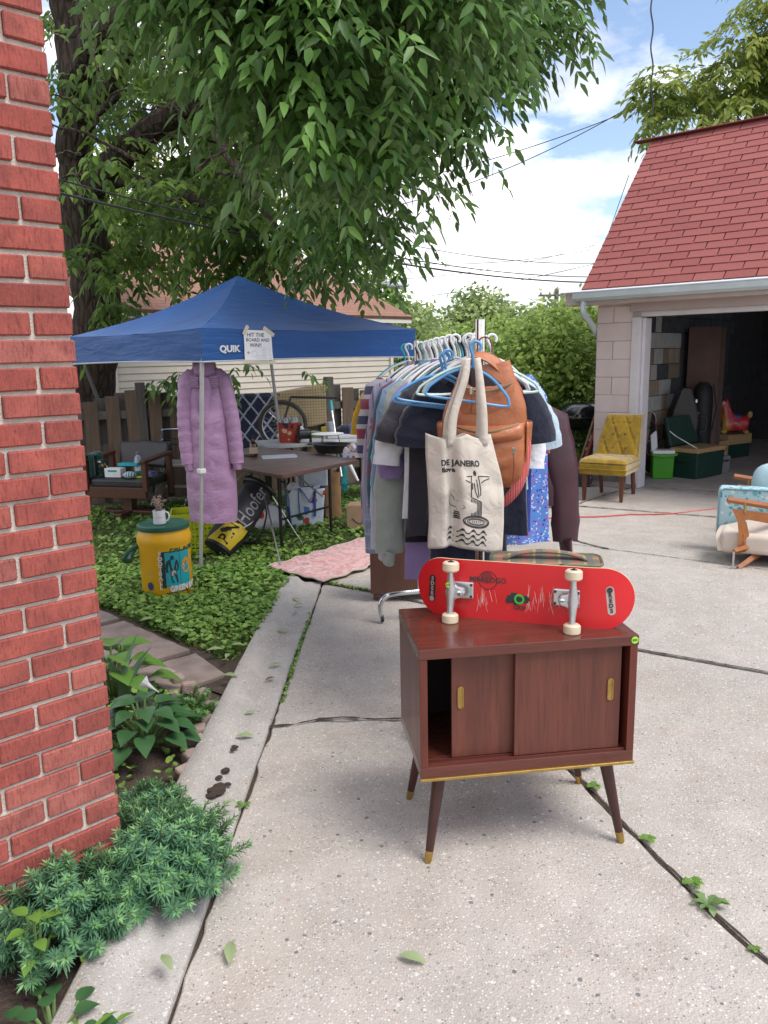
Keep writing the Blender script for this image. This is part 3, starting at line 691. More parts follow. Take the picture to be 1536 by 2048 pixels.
# ---- the big ash tree over the tent
ash = thing('ash_tree', 'big dark green ash tree spreading its drooping leaves over the blue tent', 'tree', (-3.45, 9.3, 0))
O = Vector(ash.location)
tr_ = MB(); A = lambda px, py, Y: AT(px, py, Y) - O
limb(tr_, [(0,0,-0.1), A(182,800,9.3), A(196,620,9.2), A(172,480,9.1), A(158,390,9.0)], 0.29, 0.24, 12, 0.03, 1)
tr_.build('trunk', bark, ash, smooth=True)
lim = [([A(165,420,9.0), A(150,300,8.9), A(150,150,8.8), A(120,-60,8.7), A(90,-300,8.6)], 0.21, 0.12),
       ([A(160,400,9.0), A(230,325,8.6), A(300,262,8.2), A(385,205,7.7), A(560,120,6.6), A(760,60,5.6)], 0.17, 0.05),
       ([A(165,395,9.0), A(235,360,8.7), A(300,372,8.3), A(390,400,7.8), A(480,455,7.2)], 0.095, 0.03),
       ([A(150,180,8.8), A(190,80,8.3), A(240,40,7.7), A(330,-30,7.0)], 0.15, 0.07),
       ([A(150,260,8.9), A(205,190,8.6), A(250,120,8.3), A(280,60,8.0)], 0.09, 0.04),
       ([A(430,170,7.4), A(440,90,7.2), A(455,-30,7.0)], 0.07, 0.04),
       ([A(150,330,8.9), A(185,240,8.5), A(240,190,8.0)], 0.06, 0.025),
       ([A(120,-60,8.7), A(400,-200,7.0), A(700,-180,5.8), A(1000,-60,5.2)], 0.12, 0.03),
       ([A(560,120,6.6), A(640,230,6.0), A(720,330,5.6)], 0.045, 0.015), ([A(390,205,7.7), A(470,330,6.6), A(560,460,6.2)], 0.05, 0.015)]
for i, (pts, a, b) in enumerate(lim):
    m = MB(); limb(m, pts, a, b, 9, 0.05, 3 + i); m.build('branch', bark, ash, smooth=True)
tw = MB(); qq = random.Random(3)
for i in range(70):
    px, py, Y = qq.uniform(150, 1000), qq.uniform(-20, 420), qq.uniform(5.2, 8.6)
    if px > 520 and py > 330: continue
    a = A(px, py, Y); d = Vector((qq.uniform(-1, 1), qq.uniform(-0.6, 0.3), qq.uniform(-0.5, 0.5)))
    limb(tw, [a, a + d*0.35, a + d*0.7 + Vector((0,0,-0.12))], 0.013, 0.004, 5, 0.03, 40 + i)
o = tw.build('twigs', bark, ash, smooth=True); tag(o, kind='stuff')
def B(px, py, Y, r, ry=None, rz=None):
    return (tuple(A(px, py, Y)), (r, ry or r, rz or r))
ashleaf = leafmat('ash_leaf', (0.050, 0.125, 0.026), (0.15, 0.30, 0.06), 0.32, 0.42)
ashleaf2 = leafmat('ash_leaf_backlit', (0.05, 0.115, 0.018), (0.17, 0.28, 0.04), 0.5, 0.5)
near_blobs = [B(420,-130,3.9,.32), B(500,-80,3.8,.32), B(570,-50,3.7,.32), B(640,-110,3.7,.34), B(690,-20,3.6,.28), B(570,40,3.6,.26), B(640,90,3.5,.25), B(590,160,3.6,.18),
              B(690,170,3.7,.20), B(640,230,3.8,.13), B(735,245,3.9,.16), B(690,285,4.0,.15), B(510,0,3.8,.20), B(770,-80,3.7,.34), B(880,-130,3.8,.36), B(740,350,4.1,.13),
              B(520,-190,3.7,.36), B(750,-190,3.7,.36), B(960,-190,3.8,.34)]
compound_crown('crown', near_blobs, 2300, ashleaf, ash, 11, 0.086, 0.037, 3, 0.16, 0.32)
mid_blobs = [B(812,35,5.6,.55), B(912,15,5.8,.50), B(862,120,5.7,.43), B(762,140,5.6,.40), B(952,85,5.9,.30), B(1002,-45,6.0,.45), B(1062,-85,6.0,.34), B(782,200,5.7,.28), B(887,185,5.8,.22), B(842,215,5.8,.18), B(1012,115,6.0,.12),
             B(1092,-105,6.0,.2), B(700,155,5.8,.48), B(962,-155,6,.5), B(812,-135,5.9,.55), B(740,245,5.9,.22), B(762,420,6.2,.10), B(720,400,6.2,.24), B(640,390,6.2,.3), B(760,440,6.4,.16), B(690,470,6.6,.2)]
compound_crown('crown', mid_blobs, 2300, ashleaf, ash, 12, 0.102, 0.044, 3, 0.19, 0.36)
back_blobs = [B(280,80,10.5,.9), B(350,220,10.3,.8), B(440,250,9.6,.8), B(300,370,9.8,.6), B(420,390,7.6,.5), B(540,420,7.5,.5), B(640,450,7.4,.36), B(250,460,9.4,.45), B(350,470,8.2,.3), B(180,60,10.6,.7), B(480,210,9.9,.9), B(620,200,7.9,.9), B(205,525,8.6,.24), B(195,580,8.6,.24),
              B(720,490,7.4,.18), B(520,60,8.4,.9), B(760,120,8,.9), B(300,-80,10.6,.9), B(450,460,8.0,.26), B(560,480,7.8,.24), B(660,510,7.4,.15), B(330,320,9.0,.5), B(420,330,8.6,.5), B(300,480,8.4,.5), B(400,500,8.2,.42), B(500,480,8.0,.36), B(600,510,7.8,.34), B(240,540,8.6,.4), B(690,520,7.8,.28), B(150,480,8.2,.3), B(160,220,8.3,.32), B(150,600,8.0,.3), B(140,110,7.6,.30), B(215,300,7.6,.22), B(130,330,7.6,.24), B(250,20,7.6,.35)]
compound_crown('crown', back_blobs, 3400, ashleaf2, ash, 13, 0.115, 0.054, 3, 0.2, 0.4)
# two low sprays hanging under the tent's rear edge
compound_crown('crown', [B(385,760,8.7,.2), B(470,735,8.7,.12), B(610,745,8.7,.10), B(345,770,8.8,.15), B(640,735,8.8,.08)], 48, ashleaf, ash, 14, 0.11, 0.05, 2, 0.15, 0.7, 4, 0.3)

# ---- tree above the garage
walnutleaf = leafmat('yellow_green_leaf', (0.16, 0.24, 0.035), (0.40, 0.45, 0.09), 0.5, 0.5)
wt = thing('walnut_tree', 'sunlit yellow green tree rising behind the red shingle garage roof', 'tree', (6.2, 16.5, 0)); O = Vector(wt.location)
m = MB(); limb(m, [(0,0,-0.1), (0.1,0,2.5), (0.0,0,4.5), (0.3,-0.2,6.5)], 0.25, 0.1, 10, 0.05, 5); m.build('trunk', bark, wt, smooth=True)
compound_crown('crown', [B(1330,190,14.5,.32), B(1400,165,14.5,.42), B(1490,110,14.5,.62), B(1480,180,14.2,.45), B(1290,225,14.3,.12), B(1580,30,14.5,.7), B(1550,-20,14.3,.4), B(1450,110,14.6,.16), B(1640,130,14.5,1.0), B(1350,240,14.2,.22), B(1262,315,14,.08)], 1100, walnutleaf, wt, 21, 0.15, 0.07, 4, 0.3, 0.3, 6, 0.7)
# ---- trees and shrubs beyond the yard
def tree(name, label, loc, blobs, n, mat, seed, L, W, trunk=0.1, h=2.0, cat='tree', group=None, gravity=0.3):
    global O
    t = thing(name, label, cat, loc, 0, group); O = Vector(loc)
    m = MB(); limb(m, [(0,0,-0.1), (0.05,0,h*0.5), (0,0.05,h)], trunk, trunk*0.45, 8, 0.04, seed); m.build('trunk', bark, t, smooth=True)
    bl = [B(*b) for b in blobs]
    for k, b in enumerate(bl[:4]):
        mm = MB(); limb(mm, [(0,0,h*0.6), Vector((0,0,h*0.8)).lerp(Vector(b[0]), 0.5), b[0]], trunk*0.4, trunk*0.12, 6, 0.05, seed+k); mm.build('branch', bark, t, smooth=True)
    simple_crown('crown', bl, n, mat, t, seed, L, W, gravity); return t
limeleaf = leafmat('lime_leaf', (0.17, 0.30, 0.05), (0.42, 0.55, 0.13), 0.45, 0.55)
midleaf = leafmat('mid_green_leaf', (0.11, 0.21, 0.045), (0.28, 0.42, 0.10), 0.4, 0.5)
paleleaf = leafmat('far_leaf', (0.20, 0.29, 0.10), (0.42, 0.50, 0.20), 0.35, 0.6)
tree('mulberry_shrub', 'bright green leafy shrub beside the garage corner behind the kettle grill', AT(1120,900,11.6)*1.0 * Vector((1,1,0)) if False else (2.75,11.9,0), [(1150,725,11.4,.5), (1080,745,11.4,.5), (1100,680,11.8,.5), (1165,660,12.2,.42), (1060,790,11.2,.5), (1140,790,11.2,.5), (1165,640,12.4,.25), (1130,860,11.0,.4), (1040,720,11.8,.5), (1175,840,11.2,.35)], 6500, limeleaf, 31, 0.11, 0.075, 0.06, 1.6, 'shrub')
tree('overgrown_shrub', 'loose green shrub behind the garment rack with gaps', (1.5,13.4,0), [(1000,745,13,.6), (950,730,13,.5), (1010,800,12.6,.6), (940,770,12.8,.6), (1050,830,12.4,.5), (900,750,13.4,.5), (1070,770,12.6,.5)], 5000, midleaf, 32, 0.11, 0.07, 0.06, 1.4, 'shrub')
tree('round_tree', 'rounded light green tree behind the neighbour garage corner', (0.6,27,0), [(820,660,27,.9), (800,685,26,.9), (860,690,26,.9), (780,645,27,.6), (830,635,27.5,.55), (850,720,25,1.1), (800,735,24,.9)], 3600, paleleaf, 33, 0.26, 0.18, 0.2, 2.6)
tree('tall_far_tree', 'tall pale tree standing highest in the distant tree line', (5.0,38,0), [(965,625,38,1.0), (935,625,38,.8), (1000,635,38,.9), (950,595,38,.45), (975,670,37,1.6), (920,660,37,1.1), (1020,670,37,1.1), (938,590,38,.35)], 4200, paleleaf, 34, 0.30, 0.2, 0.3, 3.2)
tree('hedge_tree', 'dense lime green tree mass in front of the distant line', (3.0,21,0), [(930,710,21,.8), (1000,700,20.5,.8), (1060,695,20,.75), (1100,675,20.5,.65), (880,725,21.5,.7), (960,750,20,.9), (1050,750,19.5,.9), (1120,725,19,.8), (1155,650,21,.45)], 6500, limeleaf, 35, 0.2, 0.14, 0.2, 1.9)
tree('slender_tree', 'thin dark twiggy tree beside the street lamp', (-0.1,24,0), [(770,560,24,.5), (750,600,24,.7), (760,520,24,.35), (735,640,23,.8), (790,590,24,.4), (745,560,24,.4)], 1300, midleaf, 36, 0.2, 0.13, 0.12, 5.0)
tree('background_tree', 'green tree seen above the cream garage roof', (-5.0,22,0), [(330,470,22,1.8), (430,440,22,1.8), (540,470,22,1.6), (250,400,22,1.8), (640,520,23,1.2)], 4200, walnutleaf, 37, 0.25, 0.17, 0.3, 4.5)
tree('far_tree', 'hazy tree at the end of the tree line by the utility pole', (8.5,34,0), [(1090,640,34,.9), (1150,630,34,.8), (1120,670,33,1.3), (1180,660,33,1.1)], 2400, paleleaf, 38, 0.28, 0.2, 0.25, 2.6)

# ---- ground cover: round leaves of creeping charlie and grass
def scatter(rs, n, poly, dens=None):
    P = np.array(poly); lo, hi = P.min(0), P.max(0); out = []
    while len(out) < n:
        q = lo + (hi - lo) * rs.random((n * 2, 2)); ins = np.zeros(len(q), bool); j = len(P) - 1
        for i in range(len(P)):
            c = ((P[i,1] > q[:,1]) != (P[j,1] > q[:,1])) & (q[:,0] < (P[j,0]-P[i,0])*(q[:,1]-P[i,1])/(P[j,1]-P[i,1]+1e-12)+P[i,0]); ins ^= c; j = i
        q = q[ins]
        if dens is not None: q = q[rs.random(len(q)) < dens(q)]
        out.extend(q.tolist())
    return np.array(out[:n])
def round_leaves(name, pts, z, r, mat, seed, lift=0.03):
    rs = np.random.default_rng(seed); n = len(pts)
    r = r * rs.uniform(0.55, 1.25, n)
    h = lift * rs.random(n) ** 0.8
    c = np.column_stack([pts, z + h + 0.004]); nrm = norm(np.column_stack([rs.normal(size=(n, 2)) * 0.42, np.ones(n)]))
    t = norm(np.cross(nrm, rs.normal(size=(n, 3)))); b = np.cross(nrm, t); V = []
    for a, k, dz in ((0.0, 0.55, 0), (0.75, 1.0, .12), (1.7, 1.05, .16), (2.7, 1.0, .12), (3.58, 1.0, .12), (4.58, 1.05, .16), (5.53, 1.0, .12)):
        V.append(c + (t*math.cos(a) + b*math.sin(a)) * (r*k)[:, None] + nrm * (r*dz)[:, None])
    V = np.stack(V + [c], 1).reshape(-1, 3)
    tri = np.array([[7,0,1],[7,1,2],[7,2,3],[7,3,4],[7,4,5],[7,5,6],[7,6,0]])
    F = (np.arange(n)[:, None, None]*8 + tri[None]).reshape(-1, 3)
    return obj(name, np_mesh(name, V, F, mat))
def blades(name, pts, z, h, mat, seed, w=0.004):
    rs = np.random.default_rng(seed); n = len(pts)
    base = np.column_stack([pts, np.full(n, z)]); d = norm(np.column_stack([rs.normal(size=(n, 2)) * 0.55, np.ones(n)]))
    V, F = leaves(base, d, rs.normal(size=(n, 3)), h * rs.uniform(0.5, 1.3, n), w * rs.uniform(0.7, 1.3, n) * 2, 0.1, 0.45, False)
    return obj(name, np_mesh(name, V, F, mat))
rs = np.random.default_rng(2)
clov = leafmat('ground_ivy_leaf', (0.08, 0.19, 0.03), (0.30, 0.48, 0.10), 0.3, 0.45)
grs = leafmat('grass_blade', (0.12, 0.22, 0.035), (0.33, 0.42, 0.12), 0.35, 0.6, extra=(0.30, 0.24, 0.10))
def off_rug(q):
    c, e1, e2 = np.array([-.87, 5.58]), np.array([.44, -.38]), np.array([.71, .88]); d = q - c
    a = d @ e1 / (e1 @ e1); b = d @ e2 / (e2 @ e2); return np.where((a > -.08) & (a < 1.08) & (b > -.04) & (b < 1.04), 0.0, 1.0)
def dens_n(q):
    v = np.array([0.45 + 0.9 * nz(a*1.7, b*1.7, 9) for a, b in q]); return np.clip(v, 0.1, 1) * off_rug(q)
nearlawn = [(-0.82, 3.86), (-0.72, 4.2), (-0.66, 5.2), (-0.9, 5.75), (-1.4, 5.6), (-2.6, 5.6), (-2.5, 5.2), (-1.75, 4.75), (-1.1, 4.1)]
o = round_leaves('ground_ivy', scatter(rs, 11500, nearlawn, lambda q: np.clip(dens_n(q)*1.5 - .1, .12, 1)), 0.0, 0.0165, clov, 3, 0.055); tag(o, 'low mat of round green leaves over the lawn edge', kind='stuff')
farlawn = [(-0.9, 5.5), (-0.66, 5.3), (-0.5, 5.3), (0.12, 6.35), (1.55, 8.0), (1.3, 9.9), (-3.2, 8.2), (-3.0, 5.6)]
o = round_leaves('ground_ivy', scatter(rs, 9000, farlawn, dens_n), 0.0, 0.020, clov, 4, 0.035); tag(o, 'low mat of round green leaves under the tables', kind='stuff')
o = blades('grass', scatter(rs, 24000, farlawn, off_rug), -0.01, 0.075, grs, 5); tag(o, 'short mown grass under the tent and tables', kind='stuff')
o = blades('grass', scatter(rs, 9000, nearlawn), -0.01, 0.07, grs, 6); tag(o, 'thin grass between the ground ivy by the kerb', kind='stuff')
sidelawn = [(-2.55, 5.3), (-2.9, 8.2), (-6, 7.2), (-6, 4.6), (-2.9, 4.9)]
o = round_leaves('ground_ivy', scatter(rs, 5000, sidelawn, dens_n), 0.0, 0.022, clov, 15, 0.04); tag(o, 'low mat of round green leaves along the fence foot', kind='stuff')
o = blades('grass', scatter(rs, 9000, sidelawn), -0.01, 0.075, grs, 16); tag(o, 'grass in front of the fence behind the brick corner', kind='stuff')
rl = [(1.65, 8.15), (2.25, 9.2), (2.6, 9.9), (3.0, 11.8), (0.6, 13), (0.1, 7.2)]
o = blades('grass', scatter(rs, 13000, rl), -0.01, 0.085, leafmat('bright_grass', (0.10, 0.2, 0.03), (0.26, 0.38, 0.08), 0.4, 0.6), 7, 0.006); tag(o, 'bright lawn grass around the kettle grill', kind='stuff')
o = blades('grass', scatter(rs, 500, [(1.5, 7.75), (1.85, 7.75), (2.0, 7.95), (1.75, 8.15), (1.5, 8.1)]), 0.0, 0.11, leafmat('bright_grass', 0, 0), 8, 0.007); tag(o, 'grass tuft growing at the driveway edge', kind='stuff')
o = blades('grass', scatter(rs, 260, [(2.55, 7.42), (3.1, 7.10), (3.12, 7.16), (2.55, 7.48)]), -0.02, 0.05, grs, 9); tag(o, 'weeds growing along the joint before the garage', kind='stuff')
o = round_leaves('moss', scatter(rs, 260, [(-0.50, 3.35), (-0.48, 3.35), (-0.455, 4.6), (-0.475, 4.6)]), -0.015, 0.008, clov, 12, 0.02); tag(o, 'moss and seedlings in the kerb joint', kind='stuff')
o = round_leaves('moss', scatter(rs, 200, [(-0.40, 5.24), (-0.08, 5.01), (-0.08, 5.05), (-0.38, 5.28)]), -0.01, 0.009, clov, 13, 0.015); tag(o, 'moss in the cross joint near the rug', kind='stuff')

# ---- planting bed plants
tips = leafmat('spurge_tip', (0.12, 0.30, 0.11), (0.26, 0.48, 0.20), 0.35, 0.5)
def spurge(name, label, loc, n, R, H, mat, seed, cat='plant', needle=0.034, lean=(0.2, 0.0)):
    """feathery sprigs: arching stems set all round with narrow leaves and a tuft at the tip"""
    t = thing(name, label, cat, loc); q = random.Random(seed); Bp, Dv, Up, Ls, Ws = [], [], [], [], []; st = MB(); tipf = []
    for i in range(n):
        a = q.uniform(0, 2*math.pi); r0 = R * q.random()**0.6
        out = Vector((math.cos(a), math.sin(a), 0)); b0 = out * r0 * 0.55
        hgt = H * (0.6 + 0.45*q.random()) * (1 - 0.5 * (r0/R)**2); reach = r0 * q.uniform(0.25, 0.5) + 0.015
        tip = b0 + out * reach + Vector((lean[0]*hgt, lean[1]*hgt, hgt)); mid = b0*0.7 + tip*0.3 + Vector((0,0,hgt*0.3))
        pts = [b0, mid, tip]; cur = bez(pts, 8)
        st.tube(cur, [0.0022]*len(cur), 4, False)
        m = 70
        for k in range(m):
            f = 0.25 + 0.75 * (k / m) ** 0.8; idx = min(len(cur)-2, int(f*(len(cur)-1))); ff = f*(len(cur)-1) - idx
            p = cur[idx].lerp(cur[idx+1], ff); ax = (cur[idx+1] - cur[idx]).normalized()
            an = k * 2.399 + q.uniform(-.3, .3); s1 = ax.orthogonal().normalized(); s2 = ax.cross(s1)
            dd = (s1*math.cos(an) + s2*math.sin(an)) * (1.0 if f < 0.93 else 0.8) + ax * (0.45 if f < 0.93 else 0.8)
            Bp.append(p); Dv.append(dd); Up.append(ax); Ls.append(needle * (0.7 + 0.5*q.random()) * (1.0 if f < 0.9 else 0.75)); Ws.append(0.0055); tipf.append(f > 0.93)
    st.build('stems', M_('spurge_stem', (0.16, 0.22, 0.08), None, 0.7), t)['kind'] = 'stuff'
    arr = [np.array([tuple(x) for x in y]) for y in (Bp, Dv, Up)] + [np.array(Ls), np.array(Ws)]; tf = np.array(tipf)
    for nm, sel, mt in (('foliage', ~tf, mat), ('tip_tufts', tf, tips)):
        V, F = leaves(*[y[sel] for y in arr], 0.2, 0.12, False)
        o = obj(nm, np_mesh(nm, V, F, mt), t); o['kind'] = 'stuff'
    return t
spur = leafmat('spurge_leaf', (0.05, 0.15, 0.09), (0.16, 0.34, 0.18), 0.3, 0.5)
spurge('spurge_plant', 'big feathery blue green spurge spilling over the kerb', G(330,1790) + Vector((-0.03,0.04,0)), 230, 0.27, 0.25, spur, 1, lean=(0.05, -0.05))
spurge('spurge_plant', 'feathery spurge sprawling at the foot of the brick wall', G(120,1880) + Vector((0,0,0)), 190, 0.24, 0.25, spur, 2, lean=(0.0, -0.05))
spurge('spurge_plant', 'smaller spurge clump close to the brick corner', G(300,1660), 80, 0.17, 0.16, spur, 3, lean=(0, 0))
spurge('spurge_plant', 'small feathery green plant beside the broad leaved plant', G(385,1445) + Vector((0,0,0)), 36, 0.12, 0.16, leafmat('feathery_green', (0.05,0.13,0.03), (0.14,0.26,0.07), 0.3, 0.5), 4, needle=0.024)
def leafy(name, label, loc, n, L, W, H, mat, seed, spread=0.5, droop=0.35, stem=0.004):
    """a bushy plant: stems with broad pointed leaves"""
    t = thing(name, label, 'plant', loc); q = random.Random(seed); st = MB()
    for i in range(n):
        a = i * 2.399 + q.uniform(-.3, .3); f = (i + 0.5) / n; hgt = H * (0.35 + 0.65 * f)
        rr = spread * (1 - f * 0.75); tip = Vector((math.cos(a)*rr*0.45, math.sin(a)*rr*0.45, hgt))
        st.tube([(tip.x*0.1, tip.y*0.1, 0), (tip.x*0.5, tip.y*0.5, hgt*0.6), tip], stem, 5, False)
        d = np.array([[math.cos(a), math.sin(a), 0.25*f]]); l = L * q.uniform(0.75, 1.15)
        b = np.array([tuple(tip)])
        V = []; nv = 7
        dd = Vector(d[0]).normalized(); s = dd.cross(Vector((0,0,1))).normalized(); up = s.cross(dd)
        for k in range(nv):
            tt = k/(nv-1); w = W * (math.sin(math.pi*min(1, tt*0.97+0.03)**0.72)) * 0.5
            c = tip + dd*l*tt + Vector((0,0,-1))*l*droop*tt*tt
            V += [c - s*w + up*w*0.3, c, c + s*w + up*w*0.3]
        fs = [(3*k+j, 3*k+j+1, 3*k+j+4, 3*k+j+3) for k in range(nv-1) for j in range(2)]
        MB().add(V, fs).build('leaf', mat, t, smooth=True)
    st.build('stems', M_('green_stem', (0.12, 0.2, 0.06), None, 0.6), t); return t
dat = leafmat('dark_broad_leaf', (0.025, 0.085, 0.035), (0.06, 0.15, 0.05), 0.2, 0.35)
leafy('moonflower_plant', 'broad dark leaved plant with a pale trumpet bud by the wall', G(292,1500), 34, 0.12, 0.082, 0.21, dat, 4, 0.34, 0.35)
leafy('hosta_plant', 'rounded bright leaved plant behind the broad leaved one', G(235,1400) + Vector((-0.02, 0.02, 0)), 22, 0.13, 0.105, 0.26, leafmat('bright_round_leaf', (0.07,0.19,0.03), (0.16,0.31,0.06), 0.35, 0.45), 6, 0.4, 0.3)
m = thing('iris_plant', 'upright sword leaves rising beside the brick corner', 'plant', G(245,1420))
for i, (a, h, l) in enumerate([(0.1, 0.36, .08), (0.5, 0.30, .13), (-0.5, 0.27, -.07), (1.2, 0.24, .1)]):
    MB().grid(lambda u, v: (l*v*v*1.2 + (u-0.5)*0.03*(1-v**3), 0.02*i + (u-.5)*0.01, h*v), 2, 8).build('leaf', leafmat('iris_leaf', (0.12,0.22,0.12), (0.2,0.32,0.2), 0.3, 0.5), m, smooth=True)
MB().lathe([(0.002,0),(0.005,0.03),(0.012,0.06),(0.03,0.085)], 10, Matrix.Translation(G(318,1385,0.16)) @ Matrix.Rotation(-0.9, 4, 'Y'), caps=False).build('trumpet_flower', M_('petal', (0.75,0.75,0.78), None, 0.6, trans=0.3))
tag(bpy.data.objects['trumpet_flower'], 'white trumpet shaped flower bud above the dark broad leaves', 'flower')
brightw = leafmat('weed_leaf', (0.10, 0.22, 0.03), (0.2, 0.36, 0.07), 0.35, 0.4)
leafy('leafy_weed', 'pale green weed with whorled leaves in front of the spurge', G(60,2010) + Vector((0.0,0.06,0)), 11, 0.058, 0.032, 0.22, brightw, 7, 0.10, 0.2)
leafy('leafy_weed', 'heart leaved weed against the bottom of the brick wall', G(45,1850) + Vector((-0.03,0.08,0)), 6, 0.045, 0.04, 0.18, brightw, 8, 0.22, 0.3)
leafy('leafy_weed', 'dark shiny weed low at the near end of the bed', G(110,2095), 18, 0.055, 0.04, 0.07, dat, 9, 0.35, 0.3)
leafy('leafy_weed', 'narrow leaved weed spilling onto the gutter', G(170,2130), 12, 0.07, 0.014, 0.07, brightw, 10, 0.25, 0.4)
bedpoly = [(-0.79, 1.7), (-0.77, 3.3), (-1.05, 3.45), (-1.5, 3.8), (-1.3, 2.8), (-0.85, 2.15)]
o = round_leaves('seedlings', scatter(rs, 700, bedpoly, dens_n), 0.0, 0.014, clov, 14, 0.05); tag(o, 'scattered low seedlings over the bed soil', kind='stuff')
# stones edging the bed
stone = M_('edging_stone', (0.33, 0.25, 0.215), (0.22, 0.17, 0.15), 0.9, 14, 0.6, 60, 0.006, per=0.3)
for i, (px, py) in enumerate([(374,1545), (382,1515), (388,1487), (398,1463), (410,1440), (422,1415), (400,1392), (378,1375), (355,1360), (335,1350)]):
    p = G(px, py, 0.02); q = random.Random(i); o = MB().box((0,0,0), (0.07+q.uniform(-.01,.015), 0.06, 0.055)).build('edging_stone', stone, bevel=0.012)
    o.location = p; o.rotation_euler = (q.uniform(-.2,.2), q.uniform(-.2,.2), q.uniform(0, 3)); tag(o, 'small tumbled stone edging the planting bed', 'stone', 'stones edging the bed')
for i, (px, py, s) in enumerate([(258,1605,.05), (275,1625,.045), (295,1618,.035), (345,1640,.04)]):
    o = MB().ball((0,0,0), (s, s*.85, s*.7), 10, 7)
    o.v = [tuple(Vector(v) * (1 + .18*nz(v[0]*30, v[1]*30, v[2]*30+i))) for v in o.v]; o = o.build('pale_stone', M_('pale_rock', (0.5,0.42,0.38), (0.4,0.33,0.3), 0.9, 20, 0.6), smooth=True)
    o.location = G(px, py, 0.06); tag(o, 'rounded pale stone at the foot of the brick corner', 'stone', 'pale stones by the corner')
# soil crumbs dropped on the kerb
for i, (px, py, s) in enumerate([(432,1582,.028), (424,1590,.02), (440,1572,.018), (372,1585,.017), (438,1555,.012), (456,1568,.010), (452,1540,.016), (470,1494,.013), (466,1500,.009), (405,1575,.007)]):
    o = MB().ball((0,0,0), (s*1.2, s, s*.55), 10, 7); q = i
    o.v = [tuple(Vector(v) * (1 + .5*nz(v[0]*70, v[1]*70, v[2]*70+i))) for v in o.v]; o = o.build('soil_clod', M_('dark_soil_clod', (0.06,0.04,0.032), (0.035,0.025,0.02), 0.95, 60, 0.9, 200), smooth=True)
    o.location = G(px, py, 0.02); tag(o, 'dark crumb of soil lying on the kerb', 'soil', 'soil crumbs on the kerb')
def fallen(px, py, L, rz, label, mat, z=0.012):
    V = []; 
    for k in range(7):
        t = k/6; w = L*0.19*math.sin(math.pi*(t*0.94+0.03)); c = Vector((L*(t-.5), 0, 0.10*L*math.sin(t*3)*0.8))
        V += [c + Vector((0,-w,w*.35)), c, c + Vector((0,w,w*.35))]
    o = MB().add(V, [(3*k+j, 3*k+j+1, 3*k+j+4, 3*k+j+3) for k in range(6) for j in range(2)]).build('fallen_leaf', mat, smooth=True)
    o.location = G(px, py, z); o.rotation_euler = (0.1, 0.05, rz); tag(o, label, 'leaf', 'fallen leaves')
fl1 = leafmat('fallen_leaf_green', (0.25,0.32,0.15), (0.36,0.42,0.24), 0.2, 0.6); fl2 = M_('fallen_leaf_dry', (0.12,0.09,0.05), (0.2,0.16,0.09), 0.8, 30)
for a in [(460,1905,.085,1.7,'broad pale green fallen leaf flat on the driveway beside the gutter'), (825,1917,.075,-.35,'pale green fallen leaf alone on the open driveway')]: fallen(*a, fl1)
for a in [(333,1925,.07,2.2), (490,1472,.075,.1), (500,1425,.05,.5), (550,1330,.07,.6), (430,1300,.09,.3), (355,1262,.085,-.3), (455,1312,.07,1.5), (475,1290,.07,0), (590,1200,.08,.2), (598,1210,.07,.4), (565,1262,.07,.5), (590,1225,.06,1.6), (460,1352,.08,-.2), (295,1240,.09,.5), (460,1605,.05,.2)]:
    fallen(*a, 'pale green fallen leaf near the kerb and lawn edge', fl1, 0.055 if a[0] < 480 else 0.02)
fallen(540,1358,.06,.8,'dark curled fallen leaf in the gutter', fl2, 0.02); fallen(535,1170,.07,.2,'brown dry leaf on the lawn beside the rug', fl2, 0.05)
# weeds in the crack
def weed(px, py, n, L, W, label, seed, mat=brightw):
    t = thing('crack_weed', label, 'weed', G(px, py, 0.0)); q = random.Random(seed)
    for i in range(n):
        a = i*2.399+q.uniform(-.4,.4); l = L*q.uniform(.6,1.15); d = Vector((math.cos(a), math.sin(a), 0)); s = d.cross(Vector((0,0,1))); V = []
        for k in range(6):
            tt = k/5; w = W*l*math.sin(math.pi*(tt*.9+.05))*(1+.35*math.cos(k*3.1)); c = d*l*tt + Vector((0,0,0.006+0.35*l*math.sin(tt*2.6)*q.uniform(.5,1)))
            V += [c-s*w, c+Vector((0,0,-w*.2)), c+s*w]
        MB().add(V, [(3*k+j, 3*k+j+1, 3*k+j+4, 3*k+j+3) for k in range(5) for j in range(2)]).build('leaf', mat, t, smooth=True)
weed(1415,1812,9,.055,.2,'dandelion rosette growing from the driveway crack', 1, leafmat('dandelion_leaf', (0.09,0.17,0.05), (0.16,0.27,0.09), .2, .5)); weed(1385,1770,6,.03,.35,'small round weed just up the crack from the dandelion', 2)
weed(1295,1680,6,.03,.4,'small weed in the crack beside the cabinet leg', 3); weed(1188,1575,7,.03,.4,'small weed under the cabinet at the crack', 4); weed(1510,1903,5,.018,.4,'tiny sprout at the far end of the crack past the dandelion', 5); weed(485,1615,7,.03,.2,'grassy weed sprouting in the kerb joint', 6)
